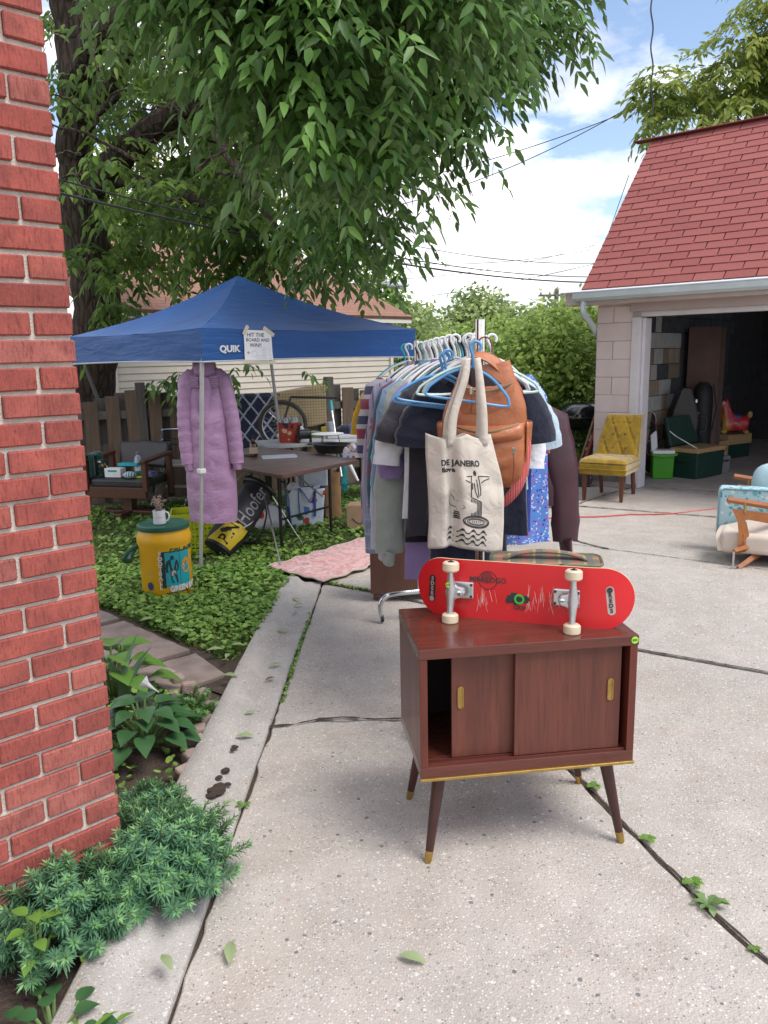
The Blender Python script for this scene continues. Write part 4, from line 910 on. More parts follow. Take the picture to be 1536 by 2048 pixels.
# ================================================================== THE CABINET AND THE SKATEBOARD
def wood_mat(name, a, b, c, axis='Z', scale=1.0, rough=0.3, coat=0.3):
    t = NT(name); sc = {'Z': (1, 1, 0.05), 'X': (0.05, 1, 1), 'Y': (1, 0.05, 1)}[axis]
    v = t.coord('Object', sc); g1 = t.noise(v, 26*scale, 8, 0.65, 0.4); g2 = t.noise(v, 120*scale, 4, 0.6); big = t.noise(t.coord('Object', sc), 7*scale, 3)
    col = t.mix(t.ramp(g1, [(0.32, 0.0), (0.68, 1.0)]), a, b)
    col = t.mix(t.math('MULTIPLY', t.ramp(g2, [(0.5, 0.0), (0.68, 1.0)]), 0.5), col, c)
    col = t.mix(t.math('MULTIPLY', t.ramp(big, [(0.45, 0.0), (0.7, 1.0)]), 0.35), col, c)
    return t.done(col, t.math('ADD', t.math('MULTIPLY', g1, 0.12), rough - 0.05), t.bump(g2, 0.05, 0.001), coat=coat)
mahv = wood_mat('mahogany_upright', (0.14, 0.030, 0.018), (0.085, 0.019, 0.012), (0.05, 0.012, 0.009), 'Z', 1.0, 0.36, 0.08)
maht = wood_mat('mahogany_top', (0.125, 0.034, 0.022), (0.083, 0.022, 0.015), (0.05, 0.013, 0.010), 'X', 0.9, 0.26, 0.25)
mahd = wood_mat('mahogany_door', (0.145, 0.042, 0.026), (0.088, 0.026, 0.017), (0.055, 0.016, 0.011), 'Z', 1.3, 0.5, 0.0)
dark_in = M_('dark_interior', (0.02, 0.012, 0.01), None, 0.7)
cab = thing('record_cabinet', 'small mahogany cabinet with sliding doors and brass tipped legs', 'cabinet', (0.094, 2.155, 0), math.atan2(0.085, 0.66))
CW, CD, Z0c, Z1c = 0.675, 0.385, 0.292, 0.705; th = 0.024
box('top_panel', maht, cab, (CW/2, CD/2, Z1c - 0.016), (CW + 0.004, CD + 0.004, 0.032), bevel=0.002)
box('bottom_panel', maht, cab, (CW/2, CD/2, Z0c + 0.0175), (CW, CD, 0.035), bevel=0.002)
hz = Z1c - Z0c - 0.067; zc_ = Z0c + 0.035 + hz/2
box('side_panel', mahv, cab, (th/2, CD/2, zc_), (th, CD, hz - 0.0006), bevel=0.0015)
box('side_panel', mahv, cab, (CW - th/2, CD/2, zc_), (th, CD, hz - 0.0006), bevel=0.0015)
box('back_panel', dark_in, cab, (CW/2, CD - 0.01, zc_), (CW - 2*th - 0.002, 0.012, hz - 0.002))
box('brass_trim', brass, cab, (CW/2, -0.002, Z0c - 0.003), (CW + 0.003, 0.012, 0.009), bevel=0.002)
rail = MB()
for y in (0.012, 0.034, 0.056): rail.box((CW/2, y, Z0c + 0.038), (CW - 2*th - 0.002, 0.005, 0.006))
rail.build('door_track', maht, cab)
def door(x0, x1, y, hx):
    d = box('sliding_door', mahd, cab, ((x0+x1)/2, y, zc_ + 0.002), (x1 - x0, 0.012, hz - 0.008), bevel=0.001)
    hm = MB(); L, R = 0.072, 0.0095; out, inn = [], []
    for k in range(24):
        a = 2*math.pi*k/24; cy = (L/2 - R) * (1 if math.sin(a) >= 0 else -1)
        out.append((R*math.cos(a), cy + R*math.sin(a))); inn.append((R*0.66*math.cos(a), cy*1.02 + R*0.66*math.sin(a)))
    M = Matrix.Translation((hx - (x0+x1)/2*0, y - 0.0072, zc_ + 0.03)) @ Matrix.Rotation(rad(90), 4, 'X')
    n = 24; vs = [(*p, 0.0035) for p in out] + [(*p, 0.0035) for p in inn] + [(*p, 0.0012) for p in inn] + [(*p, -0.001) for p in out]
    fs = [(i, (i+1)%n, n+(i+1)%n, n+i) for i in range(n)] + [(n+i, n+(i+1)%n, 2*n+(i+1)%n, 2*n+i) for i in range(n)] + [(3*n+i, 3*n+(i+1)%n, (i+1)%n, i) for i in range(n)] + [tuple(range(2*n, 3*n))]
    hm.add(vs, fs, M).build('finger_pull', brass, d, smooth=True)
door(0.105, 0.302, 0.045, 0.132); door(0.296, 0.632, 0.023, 0.598)
for sx, sy in ((-1,-1), (1,-1), (-1,1), (1,1)):
    fx = CW/2 + sx * (CW/2 - 0.022); fy = CD/2 + sy * (CD/2 - 0.012)
    tx = CW/2 + sx * (CW/2 - 0.07); ty = CD/2 + sy * (CD/2 - 0.055)
    a, b = Vector((tx, ty, Z0c - 0.006)), Vector((fx, fy, 0.0)); k = 0.87; mid = a.lerp(b, k)
    l = tube('leg', M_('leg_wood', (0.055, 0.018, 0.013), (0.035, 0.012, 0.01), 0.35, 20), cab, [a, a.lerp(b, 0.4), mid], [0.0215, 0.0175, 0.0128], 16)
    tube('ferrule', brass, l, [mid, b + Vector((0,0,0.003)), b], [0.0134, 0.011, 0.009], 16)
def sticker(parent, body, M, r=0.011):
    s = MB().lathe([(r, 0), (r, 0.0006)], 20, M).build('price_sticker', M_('lime_sticker', (0.36, 0.78, 0.05), (0.32, 0.7, 0.05), 0.6), parent)
    text('price', body, r*0.95, ink, s, M @ Matrix.Translation((0, 0, 0.0012)), bold=0.0002, extrude=0.0002)
RX = Matrix.Rotation(rad(90), 4, 'X')
sticker(cab, '$25', Matrix.Translation((CW - 0.012, -0.0025, Z1c - 0.014)) @ RX)

# skateboard on its long edge, wheels towards the driveway
wl_, wr_ = Vector((0.198, 2.372, 0.71)), Vector((0.560, 2.248, 0.71))
bdir = (wr_ - wl_).normalized(); bm_ = (wl_ + wr_)/2
sk = thing('skateboard', 'red skateboard standing on edge on the mahogany cabinet showing its wheels', 'skateboard', (bm_.x, bm_.y, 0.706), math.atan2(bdir.y, bdir.x))
lean = rad(-4); SKM = Matrix.Rotation(lean, 4, 'X')
LB, WB, WBASE = 0.70, 0.196, 0.383
offs = 0.02                                              # the nose overhangs more on the right
def deck_pt(u, w, d):
    """u along the board, w across (0 at the lower edge), d depth away from the wheels"""
    x = u; kick = max(0.0, abs(u - offs) - 0.215); y = 0.078 + d + kick*kick*2.0 + kick*0.12 + 0.10*(w - WB/2)**2/ (WB/2) * 0.25
    return SKM @ Vector((x, y, w))
dk = MB(); nu, nw = 44, 10
def deck_grid(d):
    g = []
    for i in range(nu + 1):
        s = math.sin((-1 + 2*i/nu)*math.pi/2); u = offs + s * LB/2
        e = max(0.0, (abs(s)*LB/2 - (LB/2 - WB/2)) / (WB/2)); hw = WB/2 * math.sqrt(max(0.0, 1 - e**2.1)) if e < 1 else 0
        hw = max(hw, 0.002)
        for j in range(nw + 1):
            g.append(deck_pt(u, WB/2 + hw * (-1 + 2*j/nw), d))
    return g
g0 = deck_grid(0.0); g1 = deck_grid(0.011); m_ = nw + 1
fr = [(i*m_+j, (i+1)*m_+j, (i+1)*m_+j+1, i*m_+j+1) for i in range(nu) for j in range(nw)]
redp = NT('scratched_red_paint'); v = redp.coord('Object', (1, 1, 0.35)); f1 = redp.noise(v, 95, 8, 0.7); fm = redp.noise(redp.coord('Object'), 9, 3)
scr = redp.math('MULTIPLY', redp.ramp(f1, [(0.665, 0.0), (0.70, 1.0)]), redp.ramp(fm, [(0.47, 0.0), (0.6, 1.0)]))
redp = redp.done(redp.mix(scr, redp.mix(redp.noise(v, 12, 4), (0.60, 0.012, 0.018), (0.50, 0.01, 0.014)), (0.75, 0.42, 0.36)), 0.33, None, coat=0.2)
ply = M_('maple_ply', (0.62, 0.47, 0.30), (0.5, 0.36, 0.22), 0.6, 30, stretch=(0.1, 1, 1))
MB().add(g0, fr).build('deck_graphic_face', redp, sk, smooth=True)
rim = [i*m_ for i in range(nu+1)] + [nu*m_+j for j in range(1, m_)] + [i*m_+nw for i in range(nu-1, -1, -1)] + [j for j in range(nw-1, 0, -1)]
N_ = len(rim); MB().add([g0[i] for i in rim] + [g1[i] for i in rim], [(i, (i+1)%N_, N_+(i+1)%N_, N_+i) for i in range(N_)]).build('deck_edge', ply, sk, smooth=True)
MB().add(g1, [tuple(reversed(f)) for f in fr]).build('grip_tape', M_('grip_tape', (0.015,0.015,0.016), (0.03,0.03,0.03), 0.95, 40, 0.5, 400), sk, smooth=True)
alum = M_('cast_aluminium', (0.66, 0.67, 0.69), (0.52, 0.53, 0.55), 0.36, 30, 0.1, 90, metal=0.85)
wheelm = M_('urethane_wheel', (0.66, 0.57, 0.42), (0.52, 0.43, 0.30), 0.5, 24, 0.1, 80)
def truck(x, side):
    tr = bpy.data.objects.new('truck', None); COL.objects.link(tr); tr.parent = sk; tr.matrix_local = SKM @ Matrix.Translation((x, 0, WB/2))
    MB().box((0.024*side, 0.072, 0), (0.082, 0.008, 0.055)).build('baseplate', alum, tr, bevel=0.004)
    bo = MB()
    for bx in (-0.012, 0.058):
        for bz in (-0.019, 0.019): bo.lathe([(0.0045, 0), (0.0045, 0.004)], 10, Matrix.Translation((bx*side, 0.068, bz)) @ RX)
    bo.build('bolts', darkmetal, tr)
    tube('axle_hanger', alum, tr, [(0, 0.022, -0.074), (0, 0.024, -0.05), (0, 0.03, -0.02), (0, 0.034, 0), (0, 0.03, 0.02), (0, 0.024, 0.05), (0, 0.022, 0.074)], [0.009, 0.0105, 0.014, 0.019, 0.014, 0.0105, 0.009], 14)
    MB().prism([(0,-0.036), (0.020*side,-0.020), (0.038*side,-0.016), (0.046*side,0), (0.038*side,0.016), (0.020*side,0.020), (0,0.036)][::side], -0.026, -0.046, RX).build('hanger_wing', alum, tr, bevel=0.004)
    MB().lathe([(0.0155, 0), (0.0165, 0.006), (0.0155, 0.012)], 18, Matrix.Translation((0.030*side, 0.056, 0)) @ RX).build('bushing', M_('bushing_urethane', (0.10,0.14,0.12), None, 0.5), tr, smooth=True)
    MB().lathe([(0.013, 0), (0.013, 0.003), (0.0085, 0.003), (0.0085, 0.011), (0.004, 0.012)], 12, Matrix.Translation((0.030*side, 0.030, 0)) @ RX).build('kingpin_nut', chrome, tr)
    for sz in (-1, 1):
        w = MB().lathe([(0.012, -0.0155), (0.021, -0.016), (0.0262, -0.011), (0.0268, 0), (0.0262, 0.011), (0.021, 0.016), (0.012, 0.0155)], 28, Matrix.Translation((0, 0.024, sz*0.0845))).build('wheel', wheelm, tr, smooth=True)
        MB().lathe([(0.011, 0.0158), (0.0105, 0.0168), (0.004, 0.0168), (0.004, 0.020)] , 16, Matrix.Translation((0, 0.024, sz*0.0845)) @ (Matrix.Identity(4) if sz > 0 else Matrix.Rotation(math.pi, 4, 'X'))).build('bearing', darkmetal, w)
    return tr
tL = truck(-WBASE/2, 1); tR = truck(WBASE/2, -1)
sticker(tL, '$15', Matrix.Translation((-0.006, 0.0165, 0.026)) @ RX, 0.0085)
# printed marks on the graphic face
def on_deck(cx, cz, rot=0.0, sx=1.0):
    def warp(p):
        x = p.x*math.cos(rot) - p.y*math.sin(rot); z = p.x*math.sin(rot) + p.y*math.cos(rot)
        q = deck_pt(cx + x, WB/2 + cz + z, -0.0007 - p.z*0.2); return q
    return warp
I4 = Matrix.Identity(4)
def disc(name, mat, cx, cz, r, r2=0.0, n=28, d=0.0005):
    w = on_deck(cx, cz); vs = [w(Vector((r*math.cos(2*math.pi*k/n), r*math.sin(2*math.pi*k/n), d))) for k in range(n)]
    if r2:
        vs += [w(Vector((r2*math.cos(2*math.pi*k/n), r2*math.sin(2*math.pi*k/n), d))) for k in range(n)]
        return MB().add(vs, [(k, (k+1)%n, n+(k+1)%n, n+k) for k in range(n)]).build(name, mat, sk)
    return MB().add(vs, [tuple(range(n))]).build(name, mat, sk)
disc('round_logo', M_('faded_black_print', (0.10, 0.012, 0.014), (0.05, 0.01, 0.012), 0.5, 60), -0.082, 0.036, 0.031, 0.028)
disc('round_logo', M_('dark_red_print', (0.22, 0.012, 0.014), None, 0.5), -0.086, 0.045, 0.019)
text('logo_lettering', 'MINI-LOGO', 0.024, ink, sk, I4, on_deck(-0.082, 0.037), 0.002, 0.95, 0, 0.0005)
sp_ = MB(); q = random.Random(8)
for k in range(9):
    w = on_deck(0.02 + q.uniform(-0.032, 0.032), -0.018 + q.uniform(-0.013, 0.013)); a, b = q.uniform(.008,.016), q.uniform(.006,.01)
    sp_.add([w(Vector((x*a, y*b, 0.0002 + k*0.0003))) for x, y in ((-1,-1), (1,-.8), (.9,1), (-1,.9))], [(0,1,2,3)])
sp_.build('splatter_print', ink, sk)
disc('green_ring', M_('green_print', (0.03, 0.5, 0.06), None, 0.5), 0.021, -0.017, 0.0165, 0.010, d=0.018)
text('logo_lettering', 'M  B', 0.032, ink, sk, I4, on_deck(0.02, -0.018), 0.004, 1.0, 0, 0.001)
text('logo_lettering', 'GRIP', 0.019, ink, sk, I4, on_deck(0.022, -0.047), 0.002, 1.0, 0, 0.0003)
def reds(cx, cz, rot, light):
    w = on_deck(cx, cz, rot); L, W = 0.046, 0.0125; pts = []
    for k in range(20):
        a = 2*math.pi*k/20; pts.append((W*math.cos(a), (L - W)*(1 if math.sin(a) >= 0 else -1) + W*math.sin(a)))
    MB().add([w(Vector((*p, 0.0004))) for p in pts], [tuple(range(20))]).build('oval_sticker', M_('sticker_pale', (0.45,0.36,0.33), None, .5) if light else M_('sticker_dark', (0.035,0.02,0.02), None, .5), sk)
    for k, ch in enumerate('REDS'):
        c = Vector((0, 0.017 - 0.0165*k)) ; cx2 = cx + c.x*math.cos(rot) - c.y*math.sin(rot); cz2 = cz + c.x*math.sin(rot) + c.y*math.cos(rot)
        text('sticker_letter', ch, 0.018, ink if light else M_('sticker_grey', (0.4,0.34,0.33), None, .5), sk, I4, on_deck(cx2, cz2, rot + (0 if light else math.pi)), 0.006, 1.0, 0, 0.0006)
    c = Vector((0, 0.034)); disc('round_emblem', ink if light else M_('sticker_grey', 0, 0), cx - 0.034*math.sin(rot), cz + 0.034*math.cos(rot), 0.009, d=0.012)
reds(-0.272, -0.008, math.pi - 0.03, False); reds(0.300, -0.004, 0.12, True)
sc_ = MB(); q = random.Random(4)
for cx, cz, n_, s_ in ((-0.085, -0.03, 16, .035), (0.085, -0.015, 20, .04), (0.12, 0.0, 8, .03)):
    for k in range(n_):
        w = on_deck(cx + q.uniform(-s_, s_), cz + q.uniform(-s_*.6, s_*.6), q.uniform(-.3, .3)); l = q.uniform(.006, .03); t_ = q.uniform(.0003, .0009)
        sc_.add([w(Vector((x*t_, y*l, 0.0003))) for x, y in ((-1,-1), (1,-.6), (.4,1), (-.6,.8))], [(0,1,2,3)])
sc_.build('scratches', M_('bare_scratch', (0.78, 0.5, 0.44), None, 0.7), sk)['kind'] = 'stuff'

# ================================================================== PLAID SUITCASE BEHIND
def plaid(name, base, bands, sx=10, sz=10, rot=(0,0,0), kind='Object', axes=(0, 2), rough=0.85, weave=0.0):
    """bands: list of (axis 0/1, start, end, colour, strength)"""
    t = NT(name); v = t.coord(kind, (1, 1, 1), rot); sp = t.node('ShaderNodeSeparateXYZ'); t.link(v, sp.inputs[0])
    a = t.math('FRACT', t.math('MULTIPLY', sp.outputs[axes[0]], sx)); b = t.math('FRACT', t.math('MULTIPLY', sp.outputs[axes[1]], sz)); col = None
    for ax, s, e, c, k in bands:
        u = (a, b)[ax]; m = t.math('MULTIPLY', t.math('MULTIPLY', t.math('GREATER_THAN', u, s), t.math('LESS_THAN', u, e)), k)
        col = t.mix(m, base if col is None else col, c)
    col = t.mix(t.math('MULTIPLY', t.noise(v, 7, 4), 0.35), col, tuple(x*0.6 for x in base))
    return t.done(col, rough, t.bump(t.noise(v, 350, 2), 0.2, 0.001), spec=0.25, sheen=0.2)
tartan = plaid('suitcase_tartan', (0.13, 0.13, 0.075), [(0,.05,.35,(0.40,0.07,0.06),.7), (1,.1,.4,(0.45,0.24,0.07),.55), (0,.5,.6,(0.5,0.32,0.1),.6), (0,.62,.9,(0.09,0.085,0.08),.8), (1,.6,.9,(0.08,0.075,0.07),.5)], 11, 11, axes=(0, 1))
tartan2 = plaid('suitcase_tartan_side', (0.13, 0.13, 0.075), [(0,.05,.35,(0.40,0.07,0.06),.7), (1,.1,.4,(0.45,0.24,0.07),.55), (0,.5,.6,(0.5,0.32,0.1),.6), (0,.62,.9,(0.09,0.085,0.08),.8), (1,.6,.9,(0.08,0.075,0.07),.5)], 11, 11, axes=(0, 2))
olive = M_('olive_piping', (0.14, 0.15, 0.08), (0.1, 0.11, 0.06), 0.6, 20)
a_, b_ = G(975, 1104, 0.80), G(1190, 1108, 0.80)
su_ = thing('plaid_suitcase', 'green trimmed plaid suitcase standing upright behind the skateboard', 'suitcase', ((a_.x+b_.x)/2, (a_.y+b_.y)/2 - 0.085, 0), math.atan2(b_.y-a_.y, b_.x-a_.x) - 0.02)
sw, sdp, shh_ = (b_-a_).length, 0.17, 0.80
def rrect(w, d, r, n=6):
    out = []
    for cx, cy, a0 in ((w/2-r, d/2-r, 0), (-w/2+r, d/2-r, 90), (-w/2+r, -d/2+r, 180), (w/2-r, -d/2+r, 270)):
        out += [(cx + r*math.cos(rad(a0 + 90*k/n)), cy + r*math.sin(rad(a0 + 90*k/n))) for k in range(n+1)]
    return out
MB().prism(rrect(sw-.01, sdp-.01, 0.035), 0.02, shh_-0.006).build('shell', tartan2, su_, smooth=True)
MB().prism(rrect(sw-.012, sdp-.012, 0.034), shh_-0.012, shh_).build('top_panel', tartan, su_)
for z in (shh_ - 0.002, shh_ - 0.075, 0.03):
    q_ = [(x, y, z) for x, y in rrect(sw, sdp, 0.038)]; tube('piping', olive, su_, q_ + [q_[0]], 0.006, 6)
tube('zip', M_('brass_zip', (0.3,0.25,0.15), None, 0.4, metal=.8), su_, [(x, y, shh_-0.045) for x, y in rrect(sw+.003, sdp+.003, 0.038)], 0.0035, 5)
MB().grid(lambda u, v: ((u-.5)*sw*0.74, (v-.5)*0.05 + 0.01 - 0.02*(abs(u-.5)*2)**6, shh_ + 0.004 + 0.022*(1-(2*u-1)**2)), 16, 2).build('carry_handle', tartan, su_, solid=0.006)
MB().tube([(sw*0.12,-0.1,shh_+0.004), (sw*0.16,-0.108,shh_+0.006)], 0.004, 6).build('zip_pull', chrome, su_)
for k in range(4): MB().lathe([(0.006, -0.0015), (0.009, 0), (0.006, 0.0015)], 10, Matrix.Translation((sw/2 + 0.012, -0.02, shh_ - 0.06 - k*0.017)) @ Matrix.Rotation(rad(90*(k%2)), 4, 'Z') @ RX).build('chain_link', chrome, su_)

# ================================================================== GARMENT RACK
RN, RF = Vector((0.372, 2.97, 1.605)), Vector((0.205, 4.47, 1.58))
bar = RF - RN; bl = bar.length; bd = bar.normalized(); RA = math.atan2(bd.y, bd.x) - rad(90)     # local +y runs back along the bar, +x to the right
rack = thing('garment_rack', 'chrome rolling garment rack packed with hanging clothes', 'rack', (RN.x, RN.y, 0), RA)
RI = (Matrix.Translation((RN.x, RN.y, 0)) @ Matrix.Rotation(RA, 4, 'Z')).inverted()
tube('upright', chrome, rack, [(0,0,0.17), (0,0,1.675)], 0.019, 16); tube('upright', chrome, rack, [(0,bl,0.17), (0,bl,1.63)], 0.0155, 14)
tube('hanging_bar', chrome, rack, [(0,0,1.605), (0,bl,1.58)], 0.0115, 12); tube('lower_bar', chrome, rack, [(0,0,0.18), (0,bl,0.18)], 0.0115, 10)
cast = RI @ G(762, 1238, 0.02)
for y0 in (0.0, bl):
    xl = cast.x if y0 else -0.26; yo = cast.y if y0 else 0.0
    f = tube('base_foot', chrome, rack, bez([(xl, yo, 0.055), (xl, yo, 0.11), (xl+0.025, yo, 0.15), (xl+0.075, yo, 0.17), (0.0, y0+(yo-y0)*.5, 0.175), (0.19, y0, 0.17), (0.24, y0, 0.15), (0.26, y0, 0.11), (0.26, y0, 0.055)], 6), 0.0155, 12)
    for x in (xl, 0.26):
        yy = yo if x < 0 else y0
        MB().lathe([(0.022, -0.009), (0.024, 0), (0.022, 0.009)], 16, Matrix.Translation((x+0.008, yy, 0.024)) @ Matrix.Rotation(rad(90), 4, 'Y')).build('caster_wheel', blackplastic, f, smooth=True)
        box('caster_fork', metal, f, (x, yy, 0.048), (0.026, 0.03, 0.02), bevel=0.003)
wood_panel = M_('brown_veneer', (0.115, 0.047, 0.03), (0.08, 0.033, 0.022), 0.45, 6, stretch=(3, 3, 0.4))
p0, p1 = G(742, 1200, 0.0), G(745, 1195, 0.0)
bp = thing('wooden_cabinet', 'plain brown veneered cabinet side standing under the hanging clothes', 'cabinet', G(742, 1203, 0.0), rad(-2))
box('side', wood_panel, bp, (0.24, 0.10, 0.27), (0.48, 0.20, 0.44), bevel=0.003)
for x in (0.02, 0.46): box('leg', wood_panel, bp, (x + 0.01, 0.05, 0.026), (0.03, 0.03, 0.05))

# ---- clothes
def cloth(name, c, c2=None, scale=14, **k): return M_(name, c, c2 or tuple(x*0.86 for x in c), 0.9, scale, 0.55, 11, 0.03, sheen=0.25, spec=0.2, **k)
hm_ = {n: M_('hanger_' + n, c, None, 0.4) for n, c in dict(white=(0.8,0.81,0.82), blue=(0.10,0.32,0.62), pale_green=(0.55,0.72,0.68), black=(0.02,0.02,0.024), teal=(0.05,0.42,0.5), green=(0.35,0.5,0.22), brown=(0.14,0.045,0.03)).items()}
def hanger(loc, rz, col, label, w=0.42, plain=True, tilt=0.0, scale=1.0):
    h = thing('clothes_hanger', label, 'hanger', loc, rz, 'hangers on the rack')
    h.rotation_euler = (0, tilt, rz); m = hm_[col]
    hook = [(0.0185*math.cos(a)*1.0, 0, -0.0065 + 0.0185*math.sin(a)) for a in [rad(-35 + 18*k) for k in range(14)]]
    hook = hook[::1]; hook = [(x, y, z) for x, y, z in hook] + [(-0.006, 0, -0.035), (0, 0, -0.06), (0, 0, -0.075)]
    tube('hook', m, h, [(x, y, z + 0.0) for x, y, z in hook], 0.0055, 7)
    a = w/2; pts = bez([(0,0,-0.075), (a*.5,0,-0.105), (a*.88,0,-0.15), (a,0,-0.175), (a*.93,0,-0.195), (0,0,-0.195), (-a*.93,0,-0.195), (-a,0,-0.175), (-a*.88,0,-0.15), (-a*.5,0,-0.105), (0,0,-0.075)], 5)
    tube('arms', m, h, pts, 0.0052, 7); return h
def garment(kind, label, mat, s, off=0.0, w=0.25, L=0.70, sleeve=0.22, sw_=0.075, thick=0.03, cat='shirt', turn=0.0, smat=None, collar=False, sides=(-1, 1), hcol='white', splay=0.16, hang=True, cuff=None, seed=0, buttons=False, flare=0.02, dz=0.0):
    """hangs on the bar at distance s; w half width at the chest, L length below the shoulders"""
    z0 = 1.605 - 0.025 * s / bl + dz
    p = Vector((RN.x, RN.y, 0)) + Vector((bd.x, bd.y, 0)) * s; rz = RA + turn
    px = p + Vector((math.cos(rz), math.sin(rz), 0)) * off
    g = thing(kind, label, cat, (px.x, px.y, z0), rz, 'clothes on the rack'); sd = seed + s * 7.3
    top = lambda x: -0.088 - 0.15 * (abs(x)/w)**1.2 if abs(x) > 0.06 else -0.088 - 0.15*(0.06/w)**1.2 + 0.01
    nu, nv = 22, 22
    def body(u, v):
        a = 2*math.pi*u; cx = math.cos(a); sy = math.sin(a); x = w * cx; zt = top(x)
        wv = 1 + (flare*v*4) * 1.0; z = zt + (-0.09 - 0.08 - L - zt) * v + (0.018*nz(x*5, sd, 2) * v)
        fold = (0.017*math.sin(x*34 + sd*3 + 2.5*nz(x*3, v*1.2, sd)) + 0.020*nz(x*11, v*2.2, sd) + 0.008*nz(x*25, v*5, sd)) * min(1, v*1.8)
        y = (thick*(0.35 + 0.75*min(1, v*2)) * (0.9 - 0.2*v)) * sy * (1 - 0.35*abs(cx)**3) + fold
        return (x*wv*(1 - 0.03*math.sin(v*3)), y, z)
    MB().grid(body, nu, nv, True).build('body', mat, g, smooth=True, ang=180)
    for sgn in sides:
        a0 = Vector((sgn*(w - 0.035), 0, -0.225)); dirn = Vector((sgn*splay, -0.02, -1)).normalized()
        n = 12; pts = []; rr = []
        for k in range(n+1):
            t = k/n; q = a0 + dirn * sleeve * t + Vector((sgn*0.03*math.sin(t*2.6), 0.012*nz(t*4, sd), 0))
            pts.append(q); rr.append(sw_ * (1 - 0.28*t*(1 if sleeve > 0.3 else 0.2)) * (1 + 0.16*nz(t*8, sd, sgn)))
        pts.insert(0, a0 + Vector((-sgn*0.04, 0, 0.055))); rr.insert(0, sw_*0.55)
        sm = MB().tube(pts, rr, 12, False, 0.5); o_ = sm.build('sleeve', smat or mat, g, smooth=True, ang=180)
        if cuff:
            e = pts[-1]; MB().tube([e - dirn*0.012, e, e + dirn*0.05, e + dirn*0.056], [rr[-1]*0.9, rr[-1]*0.86, rr[-1]*0.8, rr[-1]*0.6], 12, False, 0.5).build('cuff', cuff, o_, smooth=True, ang=180)
    if collar:
        MB().grid(lambda u, v: (0.075*math.cos(rad(-200*u+10))*(1+.25*v), 0.035*math.sin(rad(-200*u+10))*(1+.4*v)-0.004, -0.078+0.012*(1-v)-0.035*v), 14, 3).build('collar', smat or mat, g, smooth=True, ang=180)
    if hang and abs(off) < 0.12:
        hanger((px.x, px.y, z0 - dz + 0.0125), rz, hcol, {'white': 'white plastic hanger holding clothes on the rack', 'blue': 'blue plastic hanger holding clothes on the rack', 'black': 'black hanger holding clothes on the rack', 'teal': 'teal plastic hanger holding clothes on the rack', 'green': 'green plastic hanger holding clothes on the rack', 'pale_green': 'pale green plastic hanger holding clothes on the rack', 'brown': 'brown wooden hanger holding clothes on the rack'}[hcol], min(0.42, w*1.75))
    return g
def floral(name, base, cols, scale=26):
    t = NT(name); v = t.coord('Object'); n = t.node('ShaderNodeTexNoise'); n.inputs['Scale'].default_value = 9; t.link(v, n.inputs['Vector'])
    ad = t.node('ShaderNodeVectorMath', operation='MULTIPLY_ADD'); t.link(n.outputs['Color'], ad.inputs[0]); ad.inputs[1].default_value = (.08,.08,.08); t.link(v, ad.inputs[2])
    c = t.voro(ad.outputs[0], scale, 'F1', 'Color'); d = t.voro(ad.outputs[0], scale, 'F1', 'Distance'); sp = t.node('ShaderNodeSeparateColor'); t.link(c, sp.inputs[0])
    k = len(cols); pc = t.ramp(sp.outputs[0], [(i/k, cc) for i, cc in enumerate(cols)], 'CONSTANT')
    return t.done(t.mix(t.math('LESS_THAN', d, 0.42), base, pc), 0.85, t.bump(t.noise(v, 300, 2), .15, .001), spec=.2)
navy = cloth('navy_cotton', (0.014, 0.017, 0.034)); charcoal = cloth('charcoal_cotton', (0.045, 0.043, 0.055)); lilac = cloth('lilac_cotton', (0.27, 0.20, 0.42)); sage = cloth('sage_green_cotton', (0.33, 0.37, 0.34)); greymarl = cloth('grey_marl_jersey', (0.47, 0.49, 0.60), (0.40,0.42,0.53), 60)
denim = cloth('light_denim', (0.24, 0.34, 0.46), (0.17, 0.26, 0.38), 25); whitec = cloth('white_cotton', (0.72, 0.73, 0.78)); leatherm = M_('maroon_leather', (0.055, 0.018, 0.026), (0.035, 0.012, 0.018), 0.4, 10, 0.25, 60, 0.003)
maroonplaid = plaid('maroon_plaid', (0.24, 0.065, 0.095), [(0,.0,.45,(0.45,0.38,0.43),.6), (1,.0,.45,(0.42,0.34,0.40),.5), (0,.7,.74,(0.75,0.7,0.72),.7), (1,.7,.74,(0.75,0.7,0.72),.7), (1,.5,.62,(0.07,0.02,0.04),.6)], 9, 9)
tealplaid = plaid('teal_plaid', (0.03, 0.13, 0.15), [(0,.1,.5,(0.03,0.05,0.20),.7), (1,.0,.38,(0.25,0.04,0.09),.6), (1,.5,.8,(0.02,0.09,0.11),.7), (0,.7,.78,(0.3,0.3,0.34),.5)], 7, 5)
bluecheck = plaid('blue_check', (0.30, 0.36, 0.46), [(0,.0,.5,(0.16,0.24,0.38),.55), (1,.0,.5,(0.15,0.22,0.36),.5), (1,.6,.7,(0.6,0.55,0.52),.4)], 14, 14)
stripes = plaid('lilac_pinstripe', (0.37, 0.33, 0.47), [(0,.0,.16,(0.05,0.05,0.14),.9), (0,.45,.52,(0.6,0.57,0.65),.7)], 28, 3)
rugby = plaid('rugby_stripe', (0.55, 0.52, 0.55), [(1,.0,.35,(0.28,0.02,0.05),1), (1,.5,.78,(0.02,0.025,0.10),1)], 5, 6.5)
goldc = cloth('gold_nylon', (0.60, 0.36, 0.02)); royal = cloth('royal_blue_cotton', (0.025, 0.05, 0.30)); dressm = floral('blue_floral_print', (0.12, 0.22, 0.58), [(0.45,0.06,0.28), (0.55,0.62,0.75), (0.06,0.30,0.60), (0.03,0.05,0.35), (0.5,0.55,0.7), (0.06,0.30,0.60)], 85)
